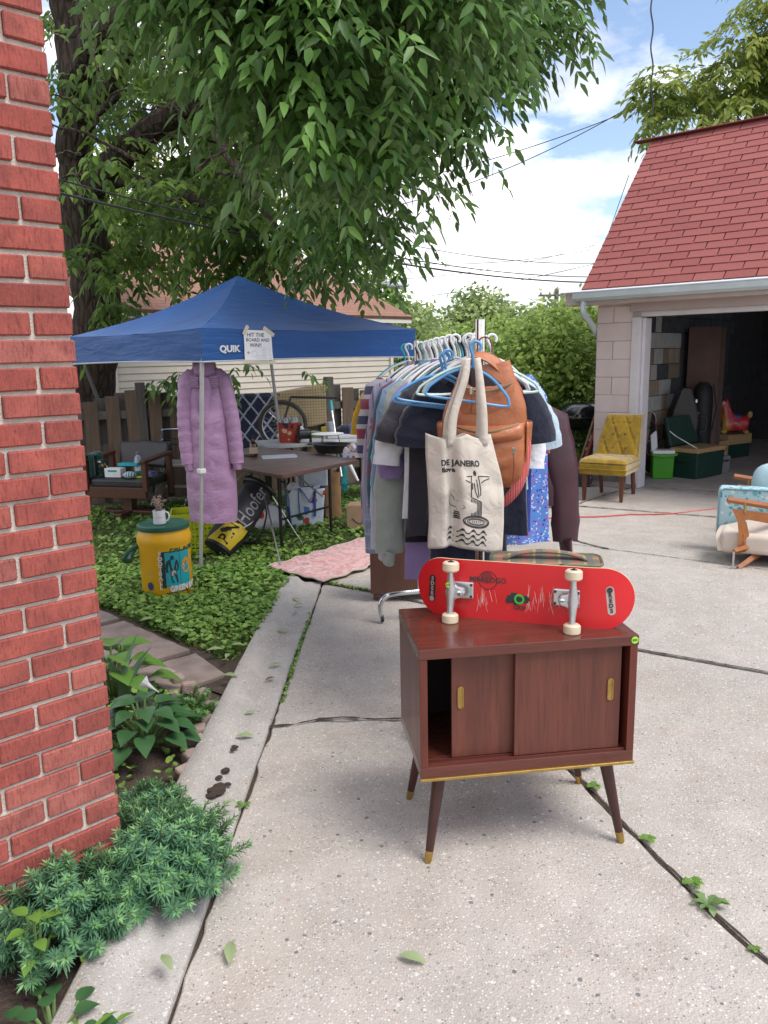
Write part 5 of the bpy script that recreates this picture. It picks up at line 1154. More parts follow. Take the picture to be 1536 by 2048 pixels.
wallm = cloth('pale_chambray', (0.42, 0.53, 0.60), (0.34,0.45,0.53), 30); pinkm = cloth('pink_cotton', (0.5, 0.09, 0.2)); brownm = cloth('brown_wool', (0.06, 0.022, 0.016))
# from the near upright to the far one
garment('t_shirt', 'dark navy short sleeved shirt hanging first behind the backpack', navy, 0.10, 0.01, 0.195, 0.60, 0.19, 0.08, hcol='white', splay=0.42, seed=1, thick=0.024)
garment('dark_trousers', 'long navy garment hanging behind the canvas tote bag', cloth('navy_wool', (0.018,0.02,0.045)), 0.14, -0.01, 0.165, 0.86, 0.0, 0.05, sides=(), cat='trousers', seed=2, flare=0.0)
garment('t_shirt', 'charcoal short sleeved shirt with its sleeve sticking out left', charcoal, 0.19, -0.055, 0.19, 0.62, 0.19, 0.07, splay=0.6, thick=0.022, seed=3, sides=(-1,))
garment('t_shirt', 'white shirt with a long folded sleeve edge between dark shirts', whitec, 0.24, -0.07, 0.19, 0.54, 0.28, 0.06, splay=0.36, thick=0.022, seed=4, sides=(-1,))
garment('t_shirt', 'black shirt with short sleeve behind the white one', cloth('black_cotton', (0.012,0.012,0.018)), 0.29, -0.04, 0.20, 0.66, 0.22, 0.07, splay=0.35, thick=0.022, hcol='black', seed=5, sides=(-1,))
garment('polo_shirt', 'lilac polo shirt with a ribbed short sleeve', lilac, 0.35, -0.05, 0.20, 0.84, 0.34, 0.075, splay=0.22, thick=0.022, collar=True, seed=6, cat='shirt', flare=0.0, sides=(-1,))
garment('sweatshirt', 'sage green sweatshirt with a long gathered sleeve', sage, 0.43, -0.06, 0.20, 0.70, 0.68, 0.085, splay=0.10, cuff=sage, seed=7, cat='sweatshirt', sides=(-1,))
garment('denim_shirt', 'washed light blue denim shirt hanging among the clothes', denim, 0.52, -0.07, 0.21, 0.60, 0.46, 0.075, splay=0.12, collar=True, seed=8, sides=(-1,))
garment('sweatshirt', 'pale grey marl sweatshirt with a ribbed cuff', greymarl, 0.60, -0.05, 0.21, 0.68, 0.70, 0.085, splay=0.10, cuff=greymarl, seed=9, cat='sweatshirt', sides=(-1,))
garment('flannel_shirt', 'teal and red plaid flannel shirt', tealplaid, 0.70, -0.06, 0.21, 0.72, 0.52, 0.08, splay=0.13, collar=True, seed=10, sides=(-1,))
garment('check_shirt', 'blue and grey checked long sleeved shirt', bluecheck, 0.78, -0.05, 0.22, 0.74, 0.76, 0.08, splay=0.10, collar=True, seed=11, sides=(-1,))
garment('flannel_shirt', 'maroon and white plaid shirt with open collar', maroonplaid, 0.90, -0.05, 0.20, 0.68, 0.40, 0.08, splay=0.17, collar=True, seed=12, sides=(-1,))
garment('striped_shirt', 'lilac shirt with dark pinstripes and long sleeve', stripes, 1.02, -0.06, 0.20, 0.74, 0.66, 0.085, splay=0.12, collar=True, seed=13, sides=(-1,))
garment('jacket', 'dark navy jacket hanging behind the maroon plaid shirt', navy, 1.12, -0.04, 0.20, 0.68, 0.46, 0.085, splay=0.12, cat='jacket', hcol='black', seed=14, sides=(-1,))
garment('rugby_shirt', 'red white and navy striped rugby shirt', rugby, 1.22, -0.09, 0.19, 0.50, 0.34, 0.09, splay=0.14, seed=15, sides=(-1,))
garment('jersey', 'golden yellow nylon jersey with its sleeve showing', goldc, 1.30, -0.10, 0.18, 0.34, 0.24, 0.07, splay=0.35, seed=16, hcol='teal', sides=(-1,))
garment('dress', 'bright blue and pink floral printed dress', dressm, 0.50, 0.30, 0.125, 0.74, 0.0, 0.05, sides=(), cat='dress', seed=17, flare=0.05, hcol='blue')
garment('t_shirt', 'royal blue shirt beside the floral dress', royal, 0.36, 0.22, 0.10, 0.66, 0.2, 0.05, sides=(), seed=18, hcol='blue', flare=0.0)
garment('chambray_shirt', 'pale blue chambray shirt with its sleeve behind the navy one', wallm, 0.30, 0.07, 0.20, 0.45, 0.24, 0.09, splay=0.42, seed=19, sides=(1,), hcol='pale_green')
garment('leather_jacket', 'maroon leather bomber jacket with a ribbed cuff', leatherm, 0.62, 0.31, 0.21, 0.44, 0.56, dz=-0.15, sw_=0.095, splay=0.12, cuff=cloth('maroon_rib', (0.05,0.012,0.02)), seed=20, cat='jacket', sides=(1,), hcol='brown')
garment('blouse', 'white blouse with a short cuffed sleeve beside the backpack', whitec, 0.22, 0.10, 0.15, 0.40, 0.30, 0.06, splay=0.14, seed=21, sides=(1,), flare=0.0)
garment('t_shirt', 'bright pink shirt almost hidden behind the navy shirt', pinkm, 0.35, 0.10, 0.18, 0.36, 0.26, 0.08, splay=0.25, seed=22, sides=(1,))
garment('wool_coat', 'brown wool coat hanging at the far end of the rack', brownm, 1.44, 0.0, 0.20, 0.65, 0.5, 0.08, splay=0.1, seed=23, cat='coat', hcol='brown')
garment('shirt', 'white shirt hanging close to the far upright', whitec, 1.38, 0.0, 0.20, 0.6, 0.4, 0.08, splay=0.12, seed=24, hcol='green')
# spare hangers crowding the bar
hk = ['white', 'black', 'teal', 'white', 'green', 'white', 'black', 'pale_green', 'white', 'blue', 'white', 'black', 'white', 'green', 'teal', 'white', 'black', 'white', 'white', 'pale_green', 'white', 'black', 'white', 'teal', 'green', 'white']
lab = {'white': 'spare white hanger crowded on the rack bar', 'black': 'spare black hanger crowded on the rack bar', 'teal': 'spare teal hanger crowded on the rack bar', 'green': 'spare green hanger crowded on the rack bar', 'pale_green': 'spare pale green hanger crowded on the rack bar', 'blue': 'spare blue hanger crowded on the rack bar'}
for i, c in enumerate(hk):
    s = 0.22 + i * 0.046; p = Vector((RN.x, RN.y, 1.6175 - 0.025*s/bl)) + Vector((bd.x, bd.y, 0)) * s
    hanger(p, RA + rnd.uniform(-.06, .06), c, lab[c], 0.36)
for dx, c, l in ((0.05, 'white', 'empty white hanger hooked near the front upright'), (0.075, 'white', 'second empty white hanger hooked near the front upright'), (0.03, 'pale_green', 'empty pale green hanger near the front upright')):
    p = Vector((RN.x, RN.y, 1.6175)) + Vector((bd.x, bd.y, 0)) * dx; hanger(p - Vector((0,0,0.02)), RA, c, l, 0.40 if c == 'white' else 0.46)
# the three blue hangers at the near end
p = AT(952, 690, 2.772); hb = hanger((p.x, p.y, p.z), RA - 0.12, 'blue', 'pale blue hanger holding the tote bag and backpack in front of the upright', 0.29, tilt=0.16)
for dx, dz, ro, l in ((-0.09, -0.02, 0.1, 'bright blue empty hanger poking out to the left of the tote'), (-0.13, -0.03, 0.16, 'second blue empty hanger just behind the bright blue one')):
    hanger((RN.x + dx*0.3 - 0.09, RN.y + 0.02 + 0.15*ro, 1.575 + dz), RA + 0.1, 'blue', l, 0.34, tilt=0.16)
# ================================================================== TOTE BAG AND BACKPACK ON THE NEAR UPRIGHT
canvas = NT('natural_canvas'); v = canvas.coord('Object'); w1 = canvas.wave(v, 420, 'X'); w2 = canvas.wave(v, 420, 'Z')
canvas = canvas.done(canvas.mix(canvas.ramp(canvas.noise(v, 8, 5), [(0.35, 0.0), (0.7, 1.0)]), (0.62, 0.56, 0.49), (0.52, 0.465, 0.40)), 0.9, canvas.bump(canvas.math('ADD', w1, w2), 0.15, 0.001, canvas.bump(canvas.noise(v, 14, 3, .5, .8), 0.45, 0.02)), spec=.2, sheen=.2)
TD = 2.78
tl, tr2, tb = AT(862, 872, TD), AT(957, 868, TD), AT(930, 1097, TD)
tote = thing('tote_bag', 'cream canvas tote bag with black souvenir print hanging on the rack', 'bag', (AT(930, 980, TD).x, TD, AT(930, 1097, TD).z), rad(6))
TB = Vector(tote.location); TW, TH = 0.265, 0.425
def tote_pt(u, v, side=1):
    """u across 0..1, v up 0..1: a soft bag with a long fold on its left third"""
    x = (u - 0.5) * TW; z = v * TH
    lw = 0.5 * TW * (1.0 - 0.30 * max(0, v - 0.55)**1.2 / 0.45**1.2 * (1 if u > 0.5 else 0.05))
    x = (u - 0.5) * 2 * lw + 0.006*math.sin(v*5)
    fold = -0.048 * math.exp(-((u - 0.30)/0.07)**2) * (0.45 + 0.55*math.cos((v-.3)*2.2)); edge = -0.045 * max(0, 0.28 - u)/0.28
    y = (-0.018 * math.sin(math.pi*u) - 0.012*nz(u*4, v*5, 3) - 0.010*math.sin(v*3.1)*math.sin(u*math.pi)) * side - fold*(1 if side > 0 else .4) - edge
    z += 0.012*(1 - v)*math.sin(u*5.0) - 0.018*(v > 0.93)*abs(math.sin(u*6)) * (v-0.93)/0.07
    return Vector((x, y - 0.02 - 0.004*side, z))
MB().grid(lambda u, v: tote_pt(u, v, 1), 34, 40).build('front_panel', canvas, tote, smooth=True, ang=180, solid=0.0012)
MB().grid(lambda u, v: tote_pt(u, v, -1) + Vector((0, 0.012, 0)), 24, 26).build('back_panel', canvas, tote, smooth=True, ang=180, solid=0.0012)
topw = AT(945, 716, 2.752) - TB; topw = Matrix.Rotation(-rad(6), 4, 'Z') @ topw
def strap(u0, x_top, dy, wd, side=1):
    b = tote_pt(u0, 0.955, side); t_ = topw + Vector((x_top, dy, 0)); pts = bez([b + Vector((0,-0.003,-.02)), b.lerp(t_, 0.3) + Vector((-0.012 if u0 < .5 else .004, -0.012, 0)), b.lerp(t_, 0.75) + Vector((0.002,-0.01,0)), t_], 7)
    vs = []; k = len(pts)
    for i, p in enumerate(pts):
        tw = wd * (1 - 0.35*(i/(k-1))**3) ; n_ = Vector((1, 0.25 if u0 < .5 else -.2, 0.12)).normalized()
        vs += [p - n_*tw/2, p + Vector((0,-0.002,0)), p + n_*tw/2]
    MB().add(vs, [(3*i+j, 3*i+j+1, 3*i+j+4, 3*i+j+3) for i in range(k-1) for j in range(2)]).build('strap', canvas, tote, smooth=True, ang=180, solid=0.0025)
strap(0.32, -0.02, -0.012, 0.033); strap(0.83, 0.012, -0.014, 0.030); strap(0.26, -0.026, 0.004, 0.028, -1); strap(0.78, 0.02, 0.004, 0.028, -1)
def tote_map(p): # p.x, p.y in metres from the lower left corner of the panel
    q = tote_pt(min(.99, max(.01, p.x/TW)), min(.985, max(0.01, p.y/TH)), 1); return q + Vector((0, -0.0016 - p.z*.1, 0))
def ttext(body, x, y, size, sx=1.0, shear=0.0, bold=0.0011):
    text('print_lettering', body, size, ink, tote, I4, lambda p: tote_map(Vector((p.x + x, p.y + y, p.z))), 0.001, sx, shear, bold)
ttext('DE JANEIRO', 0.115, 0.318, 0.030, 0.86); ttext('ilove', 0.070, 0.292, 0.024)
def line(pts, wd=0.0016, name='printed_line', mat=None, mb=None):
    """a flat printed stroke on the bag"""
    own = mb is None; mb = mb or MB(); pts = [Vector((*p, 0)) for p in pts]; vs = []
    for i, p in enumerate(pts):
        d = (pts[min(i+1, len(pts)-1)] - pts[max(i-1, 0)]).normalized(); n_ = Vector((-d.y, d.x, 0)) * wd
        vs += [tote_map(p - n_), tote_map(p + n_)]
    mb.add(vs, [(2*i, 2*i+1, 2*i+3, 2*i+2) for i in range(len(pts)-1)])
    if own: mb.build(name, ink, tote)
def poly(pts, mb): mb.add([tote_map(Vector((*p, 0))) for p in pts], [tuple(range(len(pts)))])
fig = MB()          # robed standing figure with open arms
X, Y = 0.160, 0.0
for a in ([(X-.058,.268),(X-.03,.272),(X-.012,.274)], [(X+.012,.274),(X+.03,.274),(X+.058,.272)], [(X-.056,.262),(X-.035,.258),(X-.02,.25)], [(X+.02,.25),(X+.035,.26),(X+.056,.266)], [(X-.016,.26),(X-.018,.22),(X-.020,.195)], [(X+.014,.26),(X+.016,.225),(X+.014,.205)], [(X-.020,.195),(X-.003,.19),(X+.016,.182)], [(X-.006,.25),(X-.004,.22),(X+.004,.195)], [(X+.004,.262),(X+.006,.235),(X+.008,.2)], [(X-.012,.25),(X-.014,.225)], [(X-.012,.274),(X-.016,.26)], [(X+.012,.274),(X+.014,.26)]): line(a, .0017, mb=fig)
for k in range(8): x = X - .020 + .0052*k; line([(x, .19 - .002*k*.6), (x - .001, .128)], .0016, mb=fig)
poly([(X-.005,.276),(X-.006,.288),(X,.296),(X+.006,.288),(X+.005,.276)], fig)
fig.build('printed_figure', ink, tote)
st_ = MB(); cx, cy = 0.158, 0.107
for a, b, wd in ((.047,.021,.0022), (.041,.017,.0012), (.033,.012,.0013), (.027,.009,.001)): line([(cx + a*math.cos(t*.2618), cy + b*math.sin(t*.2618)) for t in range(25)], wd, mb=st_)
for k in range(22):
    a = math.pi + math.pi*k/21; line([(cx + .041*math.cos(a), cy + .017*math.sin(a)), (cx + .046*math.cos(a), cy - .004 + .021*math.sin(a))], .0009, mb=st_)
for k in range(5): line([(cx - .014 + .007*k, cy - .004), (cx - .014 + .007*k, cy + .004)], .001, mb=st_)
st_.build('printed_stadium', ink, tote)
wv = MB()
for r_ in range(3):
    y = 0.066 - r_*0.020
    for k in range(60):
        x0 = 0.062 + 0.0023*k
        f = lambda x: math.copysign(abs(math.sin((x-.062)*165))**0.6, math.sin((x-.062)*165))*0.0055
        t0 = 0.003 + 0.0045*max(0, math.sin((x0-.062)*165)); a, b = x0, x0 + 0.0023
        poly([(a, y + f(a) - .002), (b, y + f(b) - .002), (b, y + f(b) + t0), (a, y + f(a) + t0)], wv)
wv.build('printed_waves', ink, tote)
mp = MB(); line([(.068,.165),(.066,.185),(.076,.20),(.085,.185),(.088,.172),(.096,.178),(.112,.162),(.118,.156),(.108,.150),(.092,.152),(.078,.156),(.068,.165)], .0012, mb=mp); line([(.09,.15),(.092,.14)], .002, mb=mp)
for z in (.135,.128,.120,.113): poly([(.084-.004*(z<.13),z-.003),(.100+.003*(z<.13),z-.003),(.099,z+.0025),(.086,z+.0025)], mp)
line([(.10,.135),(.14,.134)], .0005, mb=mp); mp.build('printed_map_and_figure', ink, tote)

# leather backpack
tan = M_('tan_leather', (0.42, 0.145, 0.055), (0.30, 0.092, 0.036), 0.42, 9, 0.5, 16, 0.012, coat=0.1)
tand = M_('dark_tan_leather', (0.22, 0.065, 0.026), (0.16, 0.045, 0.02), 0.5, 12, 0.3, 70, 0.002)
lining = M_('plum_lining', (0.035, 0.018, 0.024), None, 0.7)
BD = 2.905; bb = AT(968, 962, BD); bpk = thing('backpack', 'brown leather backpack with zip pockets hanging open on the rack upright', 'backpack', bb, rad(-8))
BW, BHt, BT = 0.30, 0.43, 0.105
def bag_pt(u, v):
    a = 2*math.pi*u; c, s = math.cos(a), math.sin(a); e = 0.55
    w = BW/2 * (0.90 + 0.14*math.sin(math.pi*min(1, v*1.15)) - 0.30*max(0, v-.62)**1.3/.38**1.3)
    d = BT/2 * (1.0 + 0.22*math.sin(math.pi*v) - 0.45*max(0, v-.7)/.3); x = w*math.copysign(abs(c)**e, c); y = d*math.copysign(abs(s)**e, s)
    cr_ = 0.006*nz(u*9, v*7, 2) + 0.004*nz(u*23, v*16, 7)
    bot = -0.018*(1 - min(1, v*7))**2
    return Vector((x*(1+cr_*2) * (1 - 0.25*(1 - min(1, v*9))), y*(1+cr_*5)*(1 - 0.3*(1 - min(1, v*9))) - 0.01, v*BHt + 0.03*v*c*0.6 + bot))
bm0 = MB().grid(bag_pt, 44, 34, True); k = len(bm0.v); bm0.f.append(tuple(reversed(range(44)))); bm0.build('body', tan, bpk, smooth=True, ang=60)
# the flap thrown open at the top, dark inside
MB().grid(lambda u, v: (-0.05 + 0.165*v + 0.018*u*(.5+v), -0.058 + .035*u + .02*v, BHt*(1.09 - 0.34*v*v) + 0.030*u*math.sin(math.pi*(v*.7+.15)) - .01), 8, 18).build('open_flap', tan, bpk, smooth=True, ang=180, solid=0.005)
MB().grid(lambda u, v: (-0.055 + 0.12*v, -0.060 - 0.004*math.sin(math.pi*u), BHt*(1.06 - 0.22*v) - 0.16*u*(0.4+.6*math.sin(math.pi*min(1, v*1.3+.1)))), 8, 12).build('lining', lining, bpk, smooth=True, ang=180, solid=0.003)
# gusset fold between upper compartment and the pocket, and the big front pocket
def pocket(u, v, z0, z1, w, d):
    x = (u-.5)*w; e = math.sin(math.pi*min(1, max(0, u)))**0.28; vv = math.sin(math.pi*min(1, max(0, v*0.93+.05)))**0.4
    return (x, -BT/2*1.08 - d*e*vv + 0.004*nz(u*8, v*6, 4), z0 + (z1-z0)*v - 0.02*math.sin(math.pi*u)*(1-v) + 0.012*math.sin(math.pi*u)*v*-1)
MB().grid(lambda u, v: pocket(u, v, 0.012, 0.205, BW*1.0, 0.042), 24, 16).build('front_pocket', tan, bpk, smooth=True, ang=180)
MB().grid(lambda u, v: pocket(u, v, 0.165, 0.225, BW*0.98, 0.058), 24, 8).build('pocket_flap', tan, bpk, smooth=True, ang=180)
MB().grid(lambda u, v: pocket(u, v, 0.245, 0.37, BW*0.72, 0.020), 20, 12).build('upper_pocket', tan, bpk, smooth=True, ang=180)
for z, w, d in ((0.222, BW*.86, .058), (0.366, BW*.66, .03)):
    pp = [(x, -BT/2*1.08 - d*math.sin(math.pi*(x/w+.5))**.5 + .004, z - .028*math.sin(math.pi*(x/w+.5))) for x in np.linspace(-w*.48, w*.48, 16)]
    tube('zip', M_('brass_zip', 0, 0), bpk, pp, 0.0045, 6)
for x, z, l in ((-0.005, 0.205, .085), (-0.045, 0.335, .075), (0.105, 0.12, .10), (-0.115, 0.25, .06)):
    y = -BT/2*1.08 - 0.066; zp = tube('zip_pull', tand, bpk, [(x, y, z), (x+.003, y-.004, z-l*.5), (x-.002, y-.002, z-l)], [.004, .0075, .005], 6, .35)
    MB().box((x, y - .002, z + .008), (.012, .006, .026)).build('zip_slider', chrome, zp, bevel=.002)
for sx in (-1, 1):
    MB().grid(lambda u, v: (sx*(BW/2*1.02 + 0.022*math.sin(math.pi*u)*(.5+.5*v)), (u-.5)*BT*1.1 - .01, 0.02 + 0.20*v + 0.015*abs(u-.5)), 10, 10).build('side_pocket', tan, bpk, smooth=True, ang=180, solid=.003)
strapm = plaid('woven_red_strap', (0.50, 0.035, 0.10), [(0,.1,.22,(0.65,0.38,0.12),.9), (0,.5,.62,(0.62,0.35,0.12),.9), (0,.8,.88,(0.7,0.45,0.3),.8)], 55, 3, axes=(0, 1), kind='Object')
sp2 = bez([(0.135, -0.03, 0.20), (0.15, -0.055, 0.12), (0.125, -0.075, 0.0), (0.07, -0.06, -0.075), (0.02, -0.03, -0.085)], 7); vs = []
for i, p in enumerate(sp2): n_ = Vector((1, -.25, -.1 - .05*i/10)).normalized(); vs += [p - n_*.021, p, p + n_*.021]
MB().add(vs, [(3*i+j, 3*i+j+1, 3*i+j+4, 3*i+j+3) for i in range(len(sp2)-1) for j in range(2)]).build('woven_strap', strapm, bpk, smooth=True, ang=180, solid=.003)
tube('loop', tand, bpk, bez([(-0.03, 0.02, BHt+.01), (-0.02, 0.02, BHt+.09), (0.02, 0.02, BHt+.09), (0.03, .02, BHt+.01)], 5), .006, 7, .5)
# ================================================================== BLUE TENT
TN, TR, TL_ = Vector((-1.25, 5.6, 0)), Vector((0.30, 6.86, 0)), Vector((-2.70, 6.95, 0))
TBk = TR + TL_ - TN; TCt = (TN + TBk)/2
tent = thing('canopy_tent', 'blue pop up canopy tent on grey metal legs over the tables', 'tent', (TCt.x, TCt.y, 0))
HEM, VAL, PEAK = 1.535, 0.235, 2.245
bluef = NT('blue_tent_fabric'); v = bluef.coord('Object'); wr = bluef.noise(bluef.coord('Object', (1, 1, 5)), 5, 5, 0.5, 0.4); we = bluef.noise(v, 600, 2)
bluef = bluef.done(bluef.mix(bluef.ramp(bluef.noise(v, 2.2, 6), [(0.35, 0.0), (0.75, 1.0)]), (0.009, 0.070, 0.25), (0.013, 0.092, 0.31)), 0.55, bluef.bump(we, 0.08, 0.001, bluef.bump(wr, 0.35, 0.03)), spec=0.35, sheen=0.15)
cs = [p - TCt for p in (TN, TR, TBk, TL_)]
def panel(i):
    a, b = cs[i], cs[(i+1) % 4]; n = 18
    def f(u, v):
        e = a.lerp(b, u); p = e * (1 - v); lin = HEM + VAL + (PEAK - HEM - VAL) * v
        sag = -0.055*math.sin(math.pi*v)*(1 + .6*math.sin(math.pi*u)) - 0.018*math.sin(math.pi*u)*(1-v)**3
        return (p.x, p.y, lin + sag + 0.006*nz(p.x*5, p.y*5, i))
    return f
def val_(i):
    a, b = cs[i], cs[(i+1) % 4]; nrm = Vector((b.y-a.y, a.x-b.x, 0)).normalized()
    if nrm.dot((a+b)/2) < 0: nrm = -nrm
    def f(u, v):
        p = a.lerp(b, u) + nrm * (0.010*math.sin(math.pi*u)*v + 0.012*nz(u*5, v*2.2, i)*math.sin(math.pi*u))
        return (p.x, p.y, HEM + VAL - 0.018*math.sin(math.pi*u)*(1-v)**2 - VAL*v + 0.010*math.sin(math.pi*u)*v)
    return f
for i in range(4):
    MB().grid(panel(i), 18, 16).build('roof_panel', bluef, tent, smooth=True, ang=180)
    w = MB().grid(val_(i), 26, 8).build('valance', bluef, tent, smooth=True, ang=180)
    f = val_(i); tube('hem_tape', M_('hem_tape', (0.55,0.57,0.62), None, .6), w, [f(u, 1.0) for u in np.linspace(0, 1, 20)], 0.006, 5)
legm = M_('tent_leg_paint', (0.45, 0.45, 0.46), (0.38, 0.38, 0.39), 0.4, 14, metal=0.3)
feet = [Vector((-1.395, 5.716, 0)), Vector((0.40, 6.90, 0)), TBk + Vector((0.12, 0.12, 0)), TL_ + Vector((-0.12, 0.05, 0))]
for i in range(4):
    top = cs[i] * 0.985 + Vector((0, 0, HEM + VAL*0.9)); ft = feet[i] - TCt; ft.z = 0.0
    l = MB().tube([top, ft.lerp(top, 0.42)], 0.0165, 4, True).build('leg', legm, tent)
    MB().tube([ft.lerp(top, 0.44), ft], 0.0135, 4, True).build('lower_tube', legm, l)
    c = ft.lerp(top, 0.43); MB().box(c, (0.05, 0.05, 0.035), rot=(0, 0, rad(45))).build('clamp', white, l, bevel=.004)
    MB().lathe([(0.045, 0), (0.045, 0.006)], 4, Matrix.Translation(ft)).build('foot_plate', legm, l)
for i in range(4):
    a, b = cs[i]*0.985, cs[(i+1) % 4]*0.985
    for p, q in ((0, .5), (.5, 1)):
        A_, B_ = a.lerp(b, p), a.lerp(b, q)
        tube('truss_bar', legm, tent, [A_ + Vector((0,0,HEM+.06 if p == 0 else HEM+.2)), B_ + Vector((0,0,HEM+.2 if p == 0 else HEM+.06))], .009, 6)
        tube('truss_bar', legm, tent, [A_ + Vector((0,0,HEM+.2 if p == 0 else HEM+.04)), B_ + Vector((0,0,HEM+.04 if p == 0 else HEM+.2))], .009, 6)
# lettering on the near right valance
va = val_(0); vd = (cs[1]-cs[0]).normalized(); vn = Vector((vd.y, -vd.x, 0)); vL = (cs[1]-cs[0]).length
if vn.y > 0: vn = -vn
def on_val(u0, z0):
    def w(p):
        u = u0 + p.x/vL; q = Vector(va(u, max(0, min(1, (HEM+VAL-(z0+p.y)-0.0)/VAL)))); return q + vn*(0.005 + p.z)
    return w
wprint = M_('white_print', (0.72, 0.74, 0.8), None, .6)
text('tent_lettering', 'QUIK', 0.066, wprint, tent, I4, on_val(0.105, HEM + 0.085), 0.001, 1.0, 0, 0.003)
text('tent_lettering', 'SHADE', 0.066, wprint, tent, I4, on_val(0.222, HEM + 0.083), 0.001, 1.0, 0, 0.003)
# taped paper sign
sgp = AT(510, 690, 5.9); us = 0.265
sign = thing('paper_sign', 'hand lettered white paper sign taped to the blue tent valance', 'sign', (0, 0, 0))
sign.location = TCt + Vector((0,0,0))
def on_sign(p): # metres from the sheet centre
    u = 0.222 + (p.x + 0.012*p.y)/vL; q = Vector(va(u, min(1, max(0, (HEM+VAL-(HEM+0.118+p.y))/VAL)))); q.z = HEM + 0.112 + p.y - 0.02*p.x; return q + vn*(0.010 + p.z)
SW, SH = 0.235, 0.215
MB().grid(lambda u, v: on_sign(Vector(((u-.5)*SW, (v-.5)*SH, 0))), 8, 8).build('sheet', paper, sign, solid=.0008)
tape = M_('masking_tape', (0.62, 0.58, 0.47), (0.56, 0.52, 0.42), .7, 20)
for cx, cy, L, W, ro in ((-.10, .105, .075, .028, 1.05), (.095, .10, .105, .028, -.55), (0, -.122, .27, .026, -.03)):
    MB().grid(lambda u, v: on_sign(Vector((cx + (u-.5)*L*math.cos(ro) - (v-.5)*W*math.sin(ro), cy + (u-.5)*L*math.sin(ro) + (v-.5)*W*math.cos(ro), .002))), 4, 1).build('tape_strip', tape, sign, solid=.0006)
blueink = M_('pen_ink', (0.02, 0.025, 0.05), None, .6)
for b_, y_, x_, s_ in (('HIT THE', .072, -.02, .040), ('BOARD AND', .036, -.003, .034), ('WIN!!', -.002, -.025, .038)):
    text('sign_lettering', b_, s_, blueink, sign, I4, lambda p: on_sign(Vector((p.x + x_, p.y + y_, p.z + .0012))), .0003, 1.0, .1, .0004)
sl = MB(); q = random.Random(9)
def stroke(mb, pts, wd):
    vs = []
    for i, p in enumerate(pts):
        p = Vector((*p, .0015)); d = Vector((*pts[min(i+1, len(pts)-1)], 0)) - Vector((*pts[max(i-1, 0)], 0)); n_ = Vector((-d.y, d.x, 0)).normalized()*wd; vs += [on_sign(p-n_), on_sign(p+n_)]
    mb.add(vs, [(2*i, 2*i+1, 2*i+3, 2*i+2) for i in range(len(pts)-1)])
stroke(sl, [(-.095,-.056),(-.07,-.056)], .0018); stroke(sl, [(-.083,-.046),(-.095,-.056),(-.083,-.066)], .0018)
sl.build('drawn_arrow', blueink, sign)
sl = MB(); stroke(sl, [(-.035+.022*math.cos(a*.5), -.062+.022*math.sin(a*.5)) for a in range(14)], .0008)
for k in range(9): y = -.02 - .0095*k; stroke(sl, [(.03, y), (.03 + q.uniform(.03,.05), y-.001)], .0007); stroke(sl, [(.085, y), (.105, y)], .0007)
for k in range(3): stroke(sl, [(-.02, -.075-.01*k), (.05, -.076-.01*k)], .0006)
sl.build('drawn_lines', M_('pencil', (0.3,0.33,0.42), None, .7), sign)

# ================================================================== COAT
CDp = 5.93; ct = AT(408, 728, CDp)
puff = NT('lilac_nylon'); v = puff.coord('Object'); wv_ = puff.noise(puff.coord('Object', (1, 1, 1.5)), 13, 2, .45, 1.6); big = puff.noise(v, 6, 3)
puff = puff.done(puff.mix(wv_, (0.42, 0.25, 0.41), (0.34, 0.19, 0.335)), 0.42, puff.bump(wv_, 0.2, 0.035), sheen=.2)
coat = thing('puffer_coat', 'long lilac quilted puffer coat hanging from the tent leg', 'coat', ct, rad(8))
L_ = 1.17
def coat_body(u, v):
    a = 2*math.pi*u; c, s = math.cos(a), math.sin(a)
    w = 0.135 + 0.10*min(1, v*5)**.7 + 0.045*math.sin(min(1, v*1.1)*math.pi*.9) if v < .2 else 0.235 + 0.0*v + 0.05*math.sin((v-.2)*2.4)
    w = (0.055 + 0.10*min(1, v/.11)**.75) + 0.030*math.sin(math.pi*min(1, max(0, (v-.5)*1.6)))
    q = 1 + 0.035*abs(math.sin(a*5)) ; rows = 0.010*abs(math.sin(v*24 + 1.2*nz(u*6, v*4)))
    d = (0.05 + 0.075*min(1, v*3)) * q + rows
    return (w*c*q + 0.008*nz(v*8, u*5), d*s, -0.02 - L_*v - 0.01*c*(v > .9))
MB().grid(coat_body, 44, 56, True).build('body', puff, coat, smooth=True, ang=180)
for sg, ln, sp in ((-1, .62, .04), (1, .63, .12)):
    pts, rr = [], []
    for k in range(34):
        t = k/33; pts.append(Vector((sg*(.125 + sp*ln*t + .02*math.sin(t*3)), -.03 - .04*t, -.115 - ln*t*math.sqrt(1-sp*sp*.6)))); rr.append((.066 - .014*t) * (1 + .10*abs(math.sin(t*26 + nz(t*5, sg)))))
    pts.insert(0, Vector((sg*.09, -.01, -.055))); rr.insert(0, .04)
    sl_ = MB().tube(pts, rr, 16, False, .8).build('sleeve', puff, coat, smooth=True, ang=180)
    e = pts[-1]; d = (pts[-1]-pts[-3]).normalized(); MB().tube([e - d*.01, e + d*.02, e + d*.05], [.045, .043, .04], 12, False, .8).build('cuff', M_('lilac_rib', (0.38,0.22,0.37), None, .8), sl_, smooth=True)
MB().grid(lambda u, v: (.068*math.cos(rad(-230*u+25))*(1+.25*v), .055*math.sin(rad(-230*u+25))*(1+.3*v)-.005, .035 - .085*v - .05*math.sin(math.pi*u)*v + .012*abs(math.sin(u*14))), 26, 5).build('collar', puff, coat, smooth=True, ang=180, solid=.02)
MB().grid(lambda u, v: ((u-.5)*.07 + .012*math.sin(v*22), -.128 - .01*math.sin(math.pi*u), -.10 - (L_-.12)*v), 4, 40).build('placket', puff, coat, smooth=True, ang=180)
